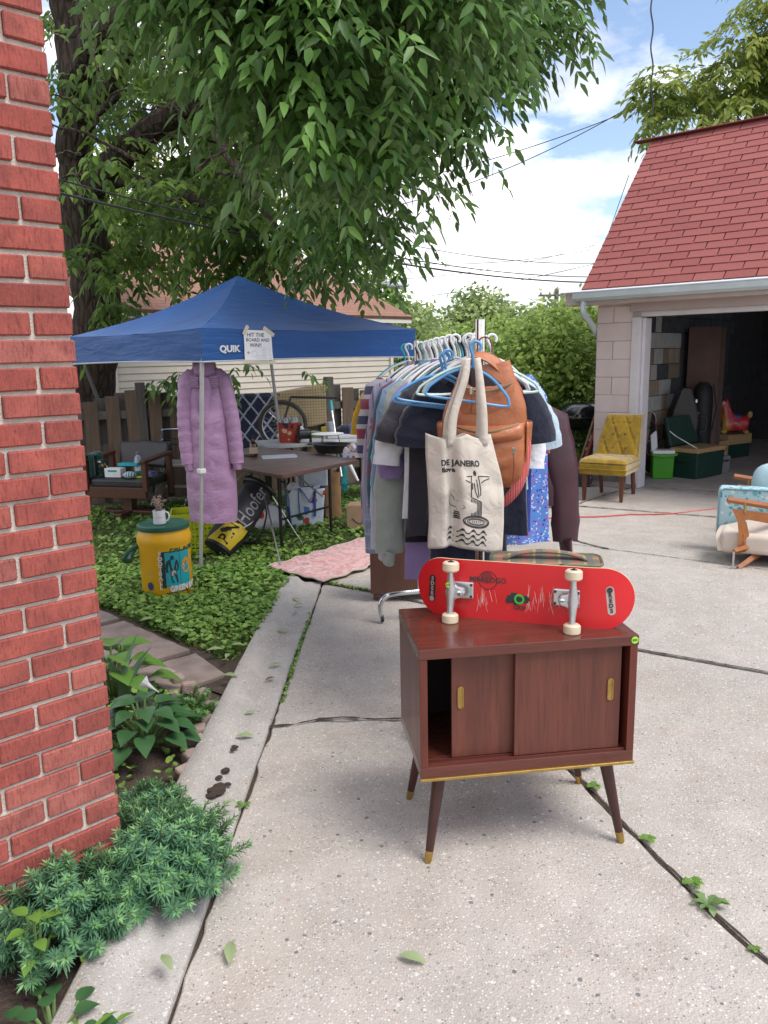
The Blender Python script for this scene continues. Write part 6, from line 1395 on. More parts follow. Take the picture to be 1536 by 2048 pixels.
for k in range(5):
    for sx in (-1, 1): tube('quilt_seam', puff, coat, [(sx*.04, -.10, -.10-.016*k), (sx*.085, -.088, -.095-.016*k), (sx*.12, -.05, -.09-.016*k)], .008, 6)
hanger(ct + Vector((0, 0.02, .07)), rad(8), 'white', 'white hanger holding the lilac coat on the tent leg', .36)

# ================================================================== WATER COOLER JUG WITH MUG
jug = thing('water_jug', 'yellow drum cooler with green lid and football print on the lawn', 'cooler', G(337, 1188), rad(0))
JR = .172; yel = M_('yellow_plastic', (0.80, 0.43, 0.012), (0.74, 0.39, 0.010), .42, 6); dgreen = M_('dark_green_plastic', (0.012, 0.10, 0.065), (0.01, 0.08, 0.05), .45, 9)
MB().lathe([(.02,0), (JR*.92,0), (JR*.96,.012), (JR*.965,.34), (JR*1.02,.375), (JR*1.03,.41), (JR*.96,.44), (JR*.93,.46), (JR*.5,.462)], 44).build('drum', yel, jug, smooth=True)
lid = MB().lathe([(JR*.9,.458), (JR*.985,.462), (JR*1.0,.478), (JR*.98,.492), (JR*.90,.496), (JR*.88,.490), (.02,.491)], 44).build('lid', dgreen, jug, smooth=True)
for k in range(36): a = rad(k*10); 
tube('handle', dgreen, jug, bez([(-JR*1.0,-.05,.345), (-JR*1.25,-.09,.325), (-JR*1.42,-.10,.27), (-JR*1.30,-.05,.25), (-JR*1.38,.03,.27), (-JR*1.2,.09,.33), (-JR*.98,.08,.345)], 6), .016, 8)
def on_jug(a0, z0):
    return lambda p: Vector(((JR*.967+.0012+p.z)*math.sin(rad(a0)+p.x/JR), -(JR*.967+.0012+p.z)*math.cos(rad(a0)+p.x/JR), z0+p.y))
def jpatch(name, mat, a0, a1, z0, z1, lift=0.0, n=14):
    MB().grid(lambda u, v: on_jug(a0+(a1-a0)*u, z0+(z1-z0)*v)(Vector((0,0,lift))), n, 2).build(name, mat, jug, smooth=True)
turq = M_('turquoise_print', (0.015, 0.36, 0.43), None, .45); dkp = M_('dark_print', (0.012,0.045,0.05), None, .5)
jpatch('print_panel', turq, 14, 76, .095, .325); jpatch('print_border', dkp, 5, 13.5, .09, .33, .0002)
jpatch('print_border', dkp, 2, 78, .326, .333, .0002); jpatch('print_border', dkp, 46.5, 47.5, .1, .325, .0006)
for k, ch in enumerate('FOOTBALL'): text('print_letter', ch, .038, wprint, jug, I4, on_jug(3.5 - .3*k, .318 - k*.0325), .0008, 1.1, 0, .0006)
text('print_word', 'PACKERS', .064, dgreen, jug, I4, on_jug(62, .345), .0016, .85, .1, .002)
text('print_word', 'GREEN BAY', .052, wprint, jug, I4, on_jug(58, .078), .0016, .82, 0, .002); jpatch('print_border', dkp, 12, 90, .05, .057, .0003)
MB().add([on_jug(64, .225)(Vector((.036*math.cos(a*.2618), .052*math.sin(a*.2618), .0012))) for a in range(24)], [tuple(range(24))]).build('print_badge', M_('gold_print', (0.62,0.33,.02), None, .5), jug)
MB().add([on_jug(62, .232)(Vector((.024*math.cos(a*.2618), .015*math.sin(a*.2618), .0022))) for a in range(24)], [tuple(range(24))]).build('print_oval', dgreen, jug)
MB().add([on_jug(62, .232)(Vector((.021*math.cos(a*.2618), .0125*math.sin(a*.2618), .003))) for a in range(24)], [tuple(range(24))]).build('print_oval', wprint, jug)
text('print_letter', 'G', .025, dgreen, jug, I4, lambda p: on_jug(62, .232)(p + Vector((0, 0, .0036))), .0004, 1.2, 0, .0016)
pl = MB()       # silhouette of a running player
for pts in ([(-.012,.30),(.004,.305),(.012,.295),(.010,.28),(-.004,.274),(-.014,.284)], [(-.038,.268),(-.02,.28),(.012,.278),(.034,.27),(.040,.25),(.026,.25),(.022,.22),(-.018,.216),(-.024,.245)], [(-.038,.268),(-.026,.25),(-.034,.215),(-.028,.196),(-.044,.192),(-.050,.22),(-.046,.25)], [(.040,.25),(.044,.225),(.034,.196),(.024,.2),(.032,.226),(.026,.25)], [(-.018,.218),(.022,.222),(.024,.19),(.030,.15),(.018,.145),(.004,.185),(-.008,.15),(-.016,.15),(-.018,.19)], [(.018,.15),(.030,.15),(.034,.12),(.022,.115)], [(-.008,.15),(-.016,.15),(-.006,.118),(.006,.12)]):
    pl.add([on_jug(30, 0)(Vector((*p, .001))) for p in pts], [tuple(range(len(pts)))])
pl.build('printed_player', dkp, jug)
pl = MB()
for pts in ([(-.010,.20),(.016,.204),(.022,.17),(.008,.19),(-.004,.165),(-.012,.17)],): pl.add([on_jug(30, 0)(Vector((*p, .0018))) for p in pts], [tuple(range(len(pts)))])
pl.build('printed_player_trousers', M_('tan_print', (0.5,0.38,.34), None, .5), jug)
MB().add([on_jug(-24, .10)(Vector((.024*math.cos(a*.2618), .028*math.sin(a*.2618), .0008))) for a in range(24)], [tuple(range(24))]).build('round_badge', M_('navy_print', (0.02,0.05,.2), None, .5), jug)
for z in (.20, .19, .165): jpatch('small_print', M_('pale_print', (0.68,.45,.2), None, .6), -34, -14, z, z+.005, .0005)
mg = thing('coffee_mug', 'white coffee mug holding a dried succulent on the green lid', 'mug', G(337,1188) + Vector((-.012, -.03, .492)))
MB().lathe([(.01,.002), (.036,.002), (.040,.006), (.040,.094), (.0375,.094), (.037,.01), (.01,.008)], 26).build('cup', white, mg, smooth=True)
tube('handle', white, mg, bez([(.038,0,.08), (.058,-.004,.078), (.066,-.005,.05), (.055,-.004,.024), (.038,0,.02)], 5), .0055, 8)
text('print_word', 'CHICAGO', .011, M_('grey_print', (0.5,.5,.54), None, .5), mg, I4, lambda p: Vector((.0405*math.sin(p.x/.04+.2), -.0405*math.cos(p.x/.04+.2), p.y+.05)), .0003)
sc2 = MB(); lf = MB(); q = random.Random(2)
for k in range(13):
    a = q.uniform(0, 6.28); h = q.uniform(.05, .11); r = q.uniform(.02, .07); tip = Vector((math.cos(a)*r, math.sin(a)*r, .09+h)); sc2.tube(bez([(math.cos(a)*.015, math.sin(a)*.015, .06), (math.cos(a)*r*.5, math.sin(a)*r*.5, .09+h*.4), tip], 4), .0028, 5)
    for j in range(9): t = .35+.65*j/8; p = Vector((math.cos(a)*r*t, math.sin(a)*r*t, .08+h*t)); lf.ball(p + Vector((q.uniform(-.01,.01), q.uniform(-.01,.01), q.uniform(-.004,.008))), (.0065,.004,.0035), 6, 4)
sc2.build('stems', M_('dry_stem', (0.3,.2,.13), None, .8), mg); lf.build('leaves', M_('dry_succulent', (0.42,.33,.30), (.3,.2,.17), .7, 80), mg, smooth=True)['kind'] = 'stuff'

# ================================================================== CRATE, GOLF BAG
crate = thing('plastic_crate', 'lime yellow plastic lattice crate standing behind the coat', 'crate', G(400, 1098), rad(12))
lime = M_('lime_plastic', (0.50, 0.56, 0.015), (0.42,.48,.012), .45, 9); cw, cdp, ch = .42, .32, .33
for sx, sy, L, ro in ((0, -cdp/2, cw, 0), (0, cdp/2, cw, 0), (-cw/2, 0, cdp, 90), (cw/2, 0, cdp, 90)):
    M = Matrix.Translation((sx, sy, 0)) @ Matrix.Rotation(rad(ro), 4, 'Z'); m = MB()
    for z, h in ((.02,.04), (ch*.5,.02), (ch-.02,.045)): m.box((0, 0, z), (L, .012, h), M=M)
    k = 0; x = -L/2 + .01
    while x < L/2: m.box((x, 0, ch/2), (.012, .009, ch), M=M); x += .034
    for z in np.arange(.06, ch-.04, .032): m.box((0, 0, z), (L, .007, .010), M=M)
    m.build('lattice_side', lime, crate)
MB().box((0, 0, .012), (cw, cdp, .012)).build('bottom', lime, crate)
gb = thing('golf_bag', 'black and yellow golf stand bag leaning with two metal legs', 'golf bag', G(436, 1113), 0)
nyl = M_('black_nylon', (0.014,.014,.017), (.028,.028,.032), .55, 12, .2, 160); yln = M_('yellow_nylon', (0.60,.44,.012), (.5,.36,.01), .5, 12, .15, 160)
a = Vector((0, 0, .06)); b = AT(518, 978, 6.45) - Vector(gb.location); ax = (b-a).normalized(); s1 = Vector((1,0,0)); s1 = (s1-ax*s1.dot(ax)).normalized(); s2 = ax.cross(s1)
def bagp(u, t, k=1.0):
    an = 2*math.pi*u; r = (.118 + .018*math.sin(t*3.2) + .012*nz(u*5, t*6)) * k; p = a.lerp(b, t) + s1*math.cos(an)*r*1.05 + s2*math.sin(an)*r*.85; return p
mbx = MB().grid(lambda u, v: bagp(u, v), 26, 20, True); mbx.f.append(tuple(reversed(range(26)))); mbx.build('body', nyl, gb, smooth=True, ang=60)
an0 = math.atan2((-Vector((0,1,0))).dot(s2), (-Vector((0,1,0))).dot(s1)) / (2*math.pi)
MB().grid(lambda u, v: bagp(an0 + .02 + (u-.5)*.30*(1-.55*v) - .05 + .14*v, .03 + .60*v, 1.035), 8, 12).build('yellow_panel', yln, gb, smooth=True, ang=180)
MB().grid(lambda u, v: bagp(an0 + (u-.5)*.07 - .17 + .03*v, .28 + .24*v, 1.03), 5, 8).build('yellow_panel', yln, gb, smooth=True, ang=180)
side = MB().grid(lambda u, v: bagp(an0 + .03 + (u-.5)*.30, .38 + .5*v, 1.10 + .10*math.sin(math.pi*u)*math.sin(math.pi*v)), 10, 12).build('side_pocket', nyl, gb, smooth=True, ang=180)
tube('rim', blackplastic, gb, [bagp(k/24, 1.0, 1.12) + ax*.01 for k in range(25)], .020, 8)
MB().grid(lambda u, v: bagp(u, .95, .2 + .8*v), 20, 2, True).build('divider', M_('grey_lining', (.3,.31,.34), None, .8), gb)
def bag_text(body, size, t0, du, mat, bold, lift=1.13, sx=1.0):
    text('bag_lettering', body, size, mat, gb, I4, lambda p: bagp(an0 + du + p.y/(2*math.pi*.125)*-1.0, t0 + p.x/(b-a).length, lift), .0008, sx, .1, bold)
bag_text('PING', .125, .27, -.005, ink, .002, 1.06); bag_text('Hoofer', .125, .66, .025, M_('silver_print', (.6,.6,.62), None, .4), .001, 1.22)
tube('white_piping', white, gb, [bagp(an0 + .07 + .05*math.sin(t*3), .35 + .4*t, 1.12) for t in np.linspace(0, 1, 14)], .004, 5)
tube('strap', nyl, gb, bez([bagp(an0+.35, .9, 1.1), bagp(an0+.35, .8, 1.7), bagp(an0+.33, .45, 1.9), bagp(an0+.35, .25, 1.1)], 6), .022, 6, .3)
for px, py, pt in ((565, 1146, 530), (607, 1091, 544)):
    f = G(px, py, .01) - Vector(gb.location); t_ = AT(pt, 992, 6.25) - Vector(gb.location); md = t_.lerp(f, .52)
    l = tube('stand_leg', metal, gb, [t_, md], .008, 8); tube('leg_lower', metal, l, [md, f], .006, 8); tube('rubber_foot', blackplastic, l, [f + Vector((0,0,.02)), f - Vector((0,0,.005))], .009, 8)
tube('towel', M_('pale_towel', (.6,.62,.66), None, .9), gb, [bagp(an0+.2, .99, .5), bagp(an0+.15, 1.05, .75)], .03, 8)

# ================================================================== RUG ON THE GRASS
rugm = NT('faded_rose_rug'); v = rugm.coord('Object'); n1 = rugm.noise(v, 9, 6, .6, 1.5); n2 = rugm.voro(v, 7, 'SMOOTH_F1'); n3 = rugm.noise(v, 40, 3)
rugm = rugm.done(rugm.mix(rugm.math('MULTIPLY', rugm.ramp(n3, [(.45, 0.0), (.6, 1.0)]), .35), rugm.mix(rugm.ramp(n2, [(.10, 1.0), (.16, 0.0)]), rugm.ramp(n1, [(.33, (.56,.20,.18)), (.45, (.62,.40,.37)), (.55, (.42,.15,.16)), (.66, (.64,.50,.47))]), (.26,.20,.26)), (.62,.48,.46)), .95, rugm.bump(rugm.noise(v, 300, 2), .4, .003), spec=.1, sheen=.3)
R0, R1, R2, R3 = Vector((-.87, 5.58, .03)), Vector((-.43, 5.20, .02)), Vector((.28, 6.05, .025)), Vector((-.16, 6.46, .03))
rug = thing('area_rug', 'faded rose pink patterned rug lying on the grass edge', 'rug', ((R0+R2)/2).to_tuple()); rc = (R0+R2)/2
rp = lambda u, v: (R0.lerp(R1, u)).lerp(R3.lerp(R2, u), v) - rc + Vector((.012*math.sin(v*38)*(abs(u-.5) > .45), .012*math.sin(u*25)*(v < .06), .012 + .012*nz(u*4, v*7, 3) + .006*math.sin(v*30)*(abs(u-.5)*2)**4))
MB().grid(rp, 22, 44).build('pile', rugm, rug, smooth=True, ang=180, solid=.008)
bd_ = [rp(k/16, 0) for k in range(16)] + [rp(1, k/30) for k in range(30)] + [rp(1-k/16, 1) for k in range(16)] + [rp(0, 1-k/30) for k in range(31)]
tube('binding', M_('rug_binding', (.5,.42,.36), None, .9), rug, bd_, .008, 6)
# ================================================================== TABLES UNDER THE TENT
brownt = M_('brown_laminate', (0.105,.055,.045), (.085,.043,.036), .38, 8, .05); greyt = M_('grey_plastic_top', (.42,.43,.44), (.36,.37,.38), .5, 8); blackt = M_('black_steel_tube', (.012,.012,.014), None, .4, metal=.3)
C0 = G(565, 950, .68); CL = G(345, 908, .68); CR = G(722, 918, .68)
table = thing('folding_table', 'brown topped folding table with black steel legs in front', 'table', (C0.x, C0.y, 0), 0)
el = (CL - C0); er = (CR - C0); el = el.normalized()*1.62; er = Vector((-el.y, el.x, 0)) if Vector((-el.y, el.x)).dot(Vector((er.x, er.y))) > 0 else Vector((el.y, -el.x, 0)); er = er.normalized()*.0 + (CR - C0).normalized()*1.0
ea, eb = el, er; pl4 = [Vector((0,0,0)), eb, ea + eb, ea]
def rpoly(p4, r=.05):
    out = []
    for i in range(4):
        p, a, b = p4[i], p4[i-1], p4[(i+1)%4]; da, db = (a-p).normalized(), (b-p).normalized()
        for k in range(5): t = k/4; out.append((p + da*r*(1-t)**2 + db*r*t**2).to_2d())
    return [tuple(x) for x in out]
MB().prism(rpoly(pl4), .648, .68).build('top', brownt, table, bevel=.006)
def tleg(base, axis, wdt, z=.648, dirn=None, par=table):
    """a U shaped folding leg: two posts, a foot bar and a brace"""
    A_, B_ = base - axis*wdt/2, base + axis*wdt/2
    l = tube('leg', blackt, par, [A_ + Vector((0,0,z)), A_], .0135, 8); tube('leg', blackt, par, [B_ + Vector((0,0,z)), B_], .0135, 8)
    tube('cross_bar', blackt, l, [A_ + Vector((0,0,.26)), B_ + Vector((0,0,.26))], .010, 8)
    if dirn is not None:
        for p in (A_, B_): tube('brace', M_('zinc_strap', (.45,.42,.34), None, .45, metal=.6), l, [p.lerp(base, .3) + Vector((0,0,.36)), base + dirn*.32 + Vector((0,0,z-.01))], .007, 5)
ua, ub = ea.normalized(), eb.normalized()
tleg(ea*.17 + eb*.5, ub, eb.length*.66, dirn=ua); tleg(ea*.83 + eb*.5, ub, eb.length*.66, dirn=-ua)
def onT(px, py, z=.681): return G(px, py, z)
pp_ = thing('paper_sheets', 'white sheets of paper lying on the brown table', 'paper', onT(558, 914), rad(12))
MB().box((0,0,.003), (.30,.20,.006)).build('stack', paper, pp_); MB().box((.012,.008,.0075), (.29,.195,.003), rot=(0,0,.06)).build('loose_sheet', paper, pp_)
def bottle(loc, prof, mat, label, capm=None, name='bottle', lab=None, cat='bottle', n=20):
    t = thing(name, label, cat, loc); MB().lathe(prof, n).build('body', mat, t, smooth=True); r, z = prof[-1]
    if capm: MB().lathe([(r*1.15, z-.012), (r*1.2, z-.008), (r*1.2, z+.016), (r*.6, z+.018)], 14).build('cap', capm, t, smooth=True)
    if lab: MB().lathe([(prof[2][0]+.0008, prof[2][1]+(prof[3][1]-prof[2][1])*.15), (prof[3][0]+.0008, prof[2][1]+(prof[3][1]-prof[2][1])*.8)], n, caps=False).build('label_band', lab, t, smooth=True)
    return t
amber = M_('amber_glass', (.09,.025,.008), (.06,.016,.006), .12, 10, coat=.5)
bottle(onT(508, 912), [(.02,0), (.036,.002), (.038,.01), (.038,.10), (.030,.125), (.014,.14), (.012,.165)], amber, 'amber glass bottle with paper label on the brown table', ink, lab=M_('label_paper', (.55,.43,.27), None, .7))
b2 = thing('small_bowl', 'small pink rimmed dish at the coat side of the brown table', 'dish', onT(466, 918)); MB().lathe([(.02,0), (.045,.003), (.055,.028), (.052,.028), (.042,.007), (.02,.006)], 22).build('dish', M_('peach_ceramic', (.6,.4,.33), None, .35), b2, smooth=True)
nk = thing('bead_necklace', 'heap of dark beads beside the amber bottle', 'necklace', onT(492, 913)); q = random.Random(1); m = MB()
for k in range(26): m.ball((.05*math.cos(k*.7)+q.uniform(-.02,.02), .025*math.sin(k*.9), .009+.006*q.random()), .009, 7, 5)
m.build('beads', M_('brown_beads', (.10,.03,.025), (.2,.12,.09), .3, 60), nk, smooth=True)
pan = thing('roasting_tray', 'black plastic tray standing on the brown table corner', 'tray', onT(668, 905), rad(-20))
MB().lathe([(.05,0), (.13,.0), (.165,.075), (.175,.078), (.175,.083), (.16,.083), (.125,.01), (.05,.008)], 28, sx=1.25, sy=.8).build('tray', blackplastic, pan, smooth=True)
for sx in (-1, 1): box('handle', blackplastic, pan, (sx*.225, 0, .078), (.05, .09, .014), bevel=.005)
sn = thing('snack_box', 'printed carton of colourful packets beside the black tray', 'box', onT(707, 914), rad(-12))
prn = floral('packet_print', (.55,.5,.52), [(.6,.12,.25), (.1,.2,.5), (.65,.4,.1), (.5,.55,.6), (.1,.1,.12)], 30)
box('carton', prn, sn, (0,0,.022), (.17,.11,.044)); 
for k in range(5): box('packet', prn if k % 2 else M_('clear_wrap', (.62,.58,.6), (.5,.45,.5), .2, 30), sn, (-.06+.03*k, .01*(k%2), .06+.012*(k%3)), (.05,.07,.05), rot=(.3*k, .4-.2*k, .5*k), bevel=.01)
# second table (grey) behind
D0 = AT(540, 892, 7.05); tz = .70
t2 = thing('folding_table', 'grey plastic topped folding table behind the brown one', 'table', (G(540,892,tz).x, G(540,892,tz).y, 0), math.atan2(.42, .9))
MB().prism(rrect(1.8, .62, .05), tz-.035, tz).build('top', greyt, t2, bevel=.006); 
for o in t2.children: o.location = (.88, .30, 0)
for x in (.25, 1.5): tleg(Vector((x, .3, 0)), Vector((0,1,0)), .45, tz-.035, Vector((1 if x < 1 else -1, 0, 0)), t2)
M2 = t2.location; 
def on2(px, py): return G(px, py, tz + .001)
jr = thing('red_box', 'red printed box packed with glass jars on the grey table', 'box', on2(580, 884), rad(15))
box('carton', floral('red_carton_print', (.30,.045,.03), [(.32,.05,.03), (.5,.32,.22), (.28,.04,.03), (.05,.03,.03)], 16), jr, (0,0,.10), (.20,.16,.20), bevel=.002)
for k in range(5): MB().lathe([(.02,0), (.026,.003), (.026,.06), (.016,.075), (.016,.085)], 12, Matrix.Translation((-.07+.035*k, .03*(-1)**k, .17))).build('jar', M_('jar_glass', (.35,.38,.4), (.25,.28,.3), .1, 30, coat=.4), jr, smooth=True)
bottle(on2(602, 880), [(.02,0), (.04,.002), (.042,.02), (.042,.11), (.03,.135), (.012,.145), (.012,.16)], M_('cloudy_plastic', (.55,.56,.56), None, .3), 'white pump soap bottle beside the red box', ink, 'soap_bottle')
tp = thing('tape_dispenser', 'black drum shaped gadget standing on the grey table', 'gadget', on2(609, 885), rad(20)); MB().lathe([(.045,-.06), (.05,-.055), (.05,.055), (.045,.06)], 22, Matrix.Translation((0,0,.085)) @ Matrix.Rotation(rad(90), 4, 'Y')).build('drum', blackplastic, tp, smooth=True)
for x in (-.065, .065): tube('stand', darkmetal, tp, [(x,0,.12), (x,-.03,.0), (x,.03,0), (x,0,.12)], .008, 6)
gbw = thing('green_bowl', 'green rounded bowl turned over on the grey table', 'bowl', on2(628, 874)); MB().lathe([(.10,0), (.095,.03), (.07,.06), (.02,.07)], 24).build('shell', M_('moss_ceramic', (.12,.2,.08), None, .35), gbw, smooth=True)
pt_ = thing('cake_stand', 'low white plate on a wire stand at the table end', 'plate', on2(656, 886)); MB().lathe([(.01,.08), (.15,.085), (.165,.095), (.15,.098), (.01,.092)], 26).build('plate', white, pt_, smooth=True)
for k in range(3): tube('wire_leg', darkmetal, pt_, [(.1*math.cos(k*2.1),.1*math.sin(k*2.1),.085), (.12*math.cos(k*2.1),.12*math.sin(k*2.1),0)], .004, 5)
box('yellow_pack', M_('yellow_card', (.55,.42,.05), None, .6), None, on2(652, 868) + Vector((0,0,.04)), (.10,.06,.08)); tag(bpy.data.objects['yellow_pack'], 'small yellow packet at the back of the grey table', 'packet')
# third table with caps
t3 = thing('side_table', 'narrow white table with folded caps near the fence', 'table', G(735, 868, .74) * Vector((1,1,0)), rad(5))
box('top', M_('white_laminate', (.62,.64,.66), None, .5), t3, (0,.15,.72), (.85,.36,.035), bevel=.006)
for x in (-.36, .36):
    for y in (.02, .28): box('leg', M_('white_laminate', 0, 0), t3, (x, y, .35), (.035,.035,.70))
cp = thing('baseball_hat', 'bright royal blue baseball cap on the white side table', 'cap', G(713, 868, .74) + Vector((0,.1,0))); capb = cloth('royal_blue_twill', (.015,.08,.42))
MB().lathe([(.10,0), (.102,.03), (.09,.075), (.06,.105), (.01,.115)], 20).build('crown', capb, cp, smooth=True); MB().grid(lambda u, v: ((.07+.10*v)*math.cos(rad(150+60*u)), (.10)*math.sin(rad(150+60*u))*(1+.2*v), .012-.01*v), 10, 4).build('brim', capb, cp, smooth=True, solid=.004)
cp = thing('baseball_hat', 'dark navy cap lying beside the blue cap', 'cap', G(690, 868, .74) + Vector((0,.12,0))); MB().lathe([(.10,0), (.10,.03), (.085,.06), (.05,.085), (.01,.09)], 18).build('crown', navy, cp, smooth=True); MB().grid(lambda u, v: ((.07+.09*v)*math.cos(rad(150+60*u)), .1*math.sin(rad(150+60*u)), .01), 10, 4).build('brim', navy, cp, smooth=True, solid=.004)
# broom with turquoise grip
br = thing('broom', 'mop with a turquoise handle end leaning on the fence', 'broom', (0,0,0)); a, b = AT(671, 870, 8.3), AT(661, 802, 8.45); c_ = a.lerp(b, .72)
tube('pole', metal, br, [a - (b-a)*1.2, c_], .013, 8); tube('grip', M_('turquoise_grip', (.03,.35,.38), None, .5), br, [c_, b], .020, 8)
br2 = thing('lint_brush', 'short grey bristle brush leaning beside the mop', 'brush', AT(664, 868, 8.3)); tube('bristle', M_('grey_bristle', (.35,.36,.38), (.2,.2,.22), .9, 80, .8, 200), br2, [(0,0,-.03), (-.03,0,.13)], .04, 10)
# ---- under the tables
sb = thing('shopping_bag', 'large white and blue floral shopping bag on the grass', 'bag', G(612, 1052), rad(20)); bagf = floral('shopping_bag_print', (.58,.64,.70), [(.58,.64,.7), (.5,.07,.06), (.1,.2,.5), (.58,.64,.7), (.08,.16,.08), (.58,.64,.7), (.62,.35,.35)], 11); bl_ = M_('blue_trim', (.03,.09,.36), None, .6)
w_, d_, h_ = .30, .16, .36
for sgn in (-1, 1): MB().grid(lambda u, v: ((u-.5)*(w_+.05*v), sgn*(d_/2*(.7+.3*v)) + .012*nz(u*5, v*5, sgn), h_*v*(1+.02*math.sin(u*7))), 12, 12).build('face', bagf, sb, smooth=True, ang=180, solid=.002)
for sgn in (-1, 1): MB().grid(lambda u, v: (sgn*(w_+.05*v)/2 + .012*nz(u*4, v*5)*v, (u-.5)*d_*(.7+.3*v), h_*v), 6, 10).build('side', bl_, sb, smooth=True, ang=180, solid=.002)
for sgn in (-1, 1):
    tube('handle', bl_, sb, bez([(-.07, sgn*d_*.48, .10), (-.08, sgn*d_*.53, h_), (-.04, sgn*d_*.62, h_-.02), (.03, sgn*d_*.65, h_-.12), (.08, sgn*d_*.60, h_-.02), (.075, sgn*d_*.53, h_*.9), (.07, sgn*d_*.48, .10)], 6), .013, 6, .25)
box('tissue', M_('tissue', (.62,.64,.7), None, .8), sb, (-.10, 0, h_+.0), (.10,.12,.09), rot=(.3,.5,.2), bevel=.02)
pb = thing('paper_bag', 'tall crumpled brown paper bag behind the shopping bag', 'bag', G(650, 1035), rad(10)); kraft = M_('kraft_paper', (.30,.165,.075), (.23,.125,.055), .85, 9, .5, 25, .01)
MB().grid(lambda u, v: ((.16*math.copysign(abs(math.cos(6.283*u))**.4, math.cos(6.283*u)))*(1+.06*nz(u*7, v*6)), .10*math.copysign(abs(math.sin(6.283*u))**.4, math.sin(6.283*u))*(1+.15*nz(u*7, v*6, 3)), .46*v), 32, 14, True).build('bag_body', kraft, pb, smooth=True, ang=40)
wb = thing('plastic_bag', 'white and red plastic bag slumped behind the golf stand', 'bag', G(540, 1060)); m = MB().ball((0,0,.10), (.15,.10,.12), 20, 14); m.v = [tuple(Vector(v) * (1 + .22*nz(v[0]*14, v[1]*14, v[2]*14))) for v in m.v]
m.build('bag_body', floral('red_white_plastic', (.6,.58,.6), [(.6,.58,.6), (.5,.05,.06), (.6,.58,.6)], 7), wb, smooth=True)
for sx in (-1, 1): tube('tied_handle', M_('clear_wrap', 0, 0), wb, bez([(sx*.05,0,.18), (sx*.07,0,.25), (sx*.02,.01,.24), (sx*.02,0,.19)], 5), .012, 6, .4)
cb = thing('cardboard_box', 'plain brown cardboard box with a dark curved mark by the rack', 'box', G(718, 1062), rad(-8)); box('carton', cardboard, cb, (0,.1,.115), (.22,.2,.23), bevel=.003); box('flap', cardboard, cb, (0,.1,.232), (.215,.195,.004)); 
tube('printed_curve', ink, cb, [(-.06+.12*t, -.0015, .12-.05*math.sin(t*2.6)) for t in np.linspace(0,1,12)], .004, 5)
wb2 = thing('white_bin', 'white plastic box hanging between the table legs', 'box', G(622, 985, .30) * Vector((1,1,0)) + Vector((0,.2,0))); box('bin', M_('pale_plastic', (.55,.6,.65), (.45,.5,.56), .5, 14), wb2, (0,0,.42), (.30,.2,.16), bevel=.01); box('stand', darkmetal, wb2, (0,0,.17), (.24,.16,.33)); 
for k in range(4): box('stripe', ink, wb2, (-.12+.014*k, -.101, .42), (.006,.003,.14))
tq = thing('turquoise_stool', 'turquoise plastic item beside the table leg', 'stool', G(690, 985, 0)); MB().lathe([(.06,0), (.05,.02), (.03,.04), (.035,.09), (.05,.11), (.04,.16), (.03,.30), (.035,.45)], 18).build('body', M_('turquoise_plastic', (.05,.45,.5), None, .45), tq, smooth=True)
wp = thing('white_pole', 'white plastic pole leaning under the side table', 'pole', (0,0,0)); tube('rod', white, wp, [AT(716, 962, 7.3), AT(700, 930, 7.35), AT(688, 905, 7.4)], [.012,.02,.022], 8)

# ================================================================== ARMCHAIR, FOLDING CHAIR
arm = thing('armchair', 'wooden armchair with black leather back heaped with sale items', 'armchair', G(262, 1030, 0.0) * Vector((1,1,0)), rad(-14)); aw = M_('armchair_wood', (.10,.035,.02), (.07,.024,.014), .4, 9, stretch=(3,3,.6)); blk = M_('black_leather', (.016,.016,.02), (.03,.03,.034), .35, 9, .3, 90)
MB().box((0,.05,.36), (.60,.52,.10)).build('seat', blk, arm, bevel=.03, seg=4)
o = MB().grid(lambda u, v: ((u-.5)*.54*(1+.08*v), .30 + .04*math.cos((u-.5)*3) - .05*v*0 + .08*v, .46 + .26*v - .02*abs(u-.5)), 14, 8).build('backrest', blk, arm, smooth=True, solid=.07, bevel=.02)
for sx in (-1, 1):
    box('arm_rest', aw, arm, (sx*.33, .02, .60), (.06,.56,.04), rot=(.06,0,0), bevel=.01); box('front_post', aw, arm, (sx*.33, -.22, .44), (.055,.05,.32), bevel=.008); box('rear_post', aw, arm, (sx*.33, .26, .40), (.055,.05,.42), bevel=.008)
box('front_rail', aw, arm, (0,-.21,.27), (.66,.04,.11), bevel=.006)
box('pedestal', aw, arm, (0, 0, .17), (.10,.10,.22)); box('base', aw, arm, (0,0,.03), (.58,.10,.06), bevel=.01); box('base', aw, arm, (0,0,.0305), (.10,.5,.058), bevel=.01)
AL = lambda x, y, z: arm.matrix_basis @ Vector((x, y, z))
arm_m = Matrix.Translation(arm.location) @ Matrix.Rotation(rad(-14), 4, 'Z')
AL = lambda x, y, z: arm_m @ Vector((x, y, z))
dgc = cloth('bottle_green_cotton', (.008,.045,.04)); g_ = thing('green_jacket', 'dark green jersey draped over the chair arm', 'clothing', AL(-.33, -.10, .3), rad(-14))
MB().grid(lambda u, v: (-.05+.10*u + .02*math.sin(v*6), -.12+.26*v, .33 + .02*math.sin(u*3.14) - 0), 6, 8).build('drape', dgc, g_, smooth=True, solid=.01)
MB().grid(lambda u, v: (-.05 - .015*math.sin(u*9), -.12+.26*u, .33 - .30*v + .02*nz(u*5, v*3)), 12, 10).build('fall', dgc, g_, smooth=True, solid=.008); MB().grid(lambda u, v: (.05 + .02*math.sin(u*9), -.12+.22*u, .335 - .22*v), 10, 8).build('fall', dgc, g_, smooth=True, solid=.008)
def small(name, label, cat, loc, parts):
    t = thing(name, label, cat, loc, rad(-14))
    for nm, mt, c, d in parts: box(nm, mt, t, c, d, bevel=.004)
    return t
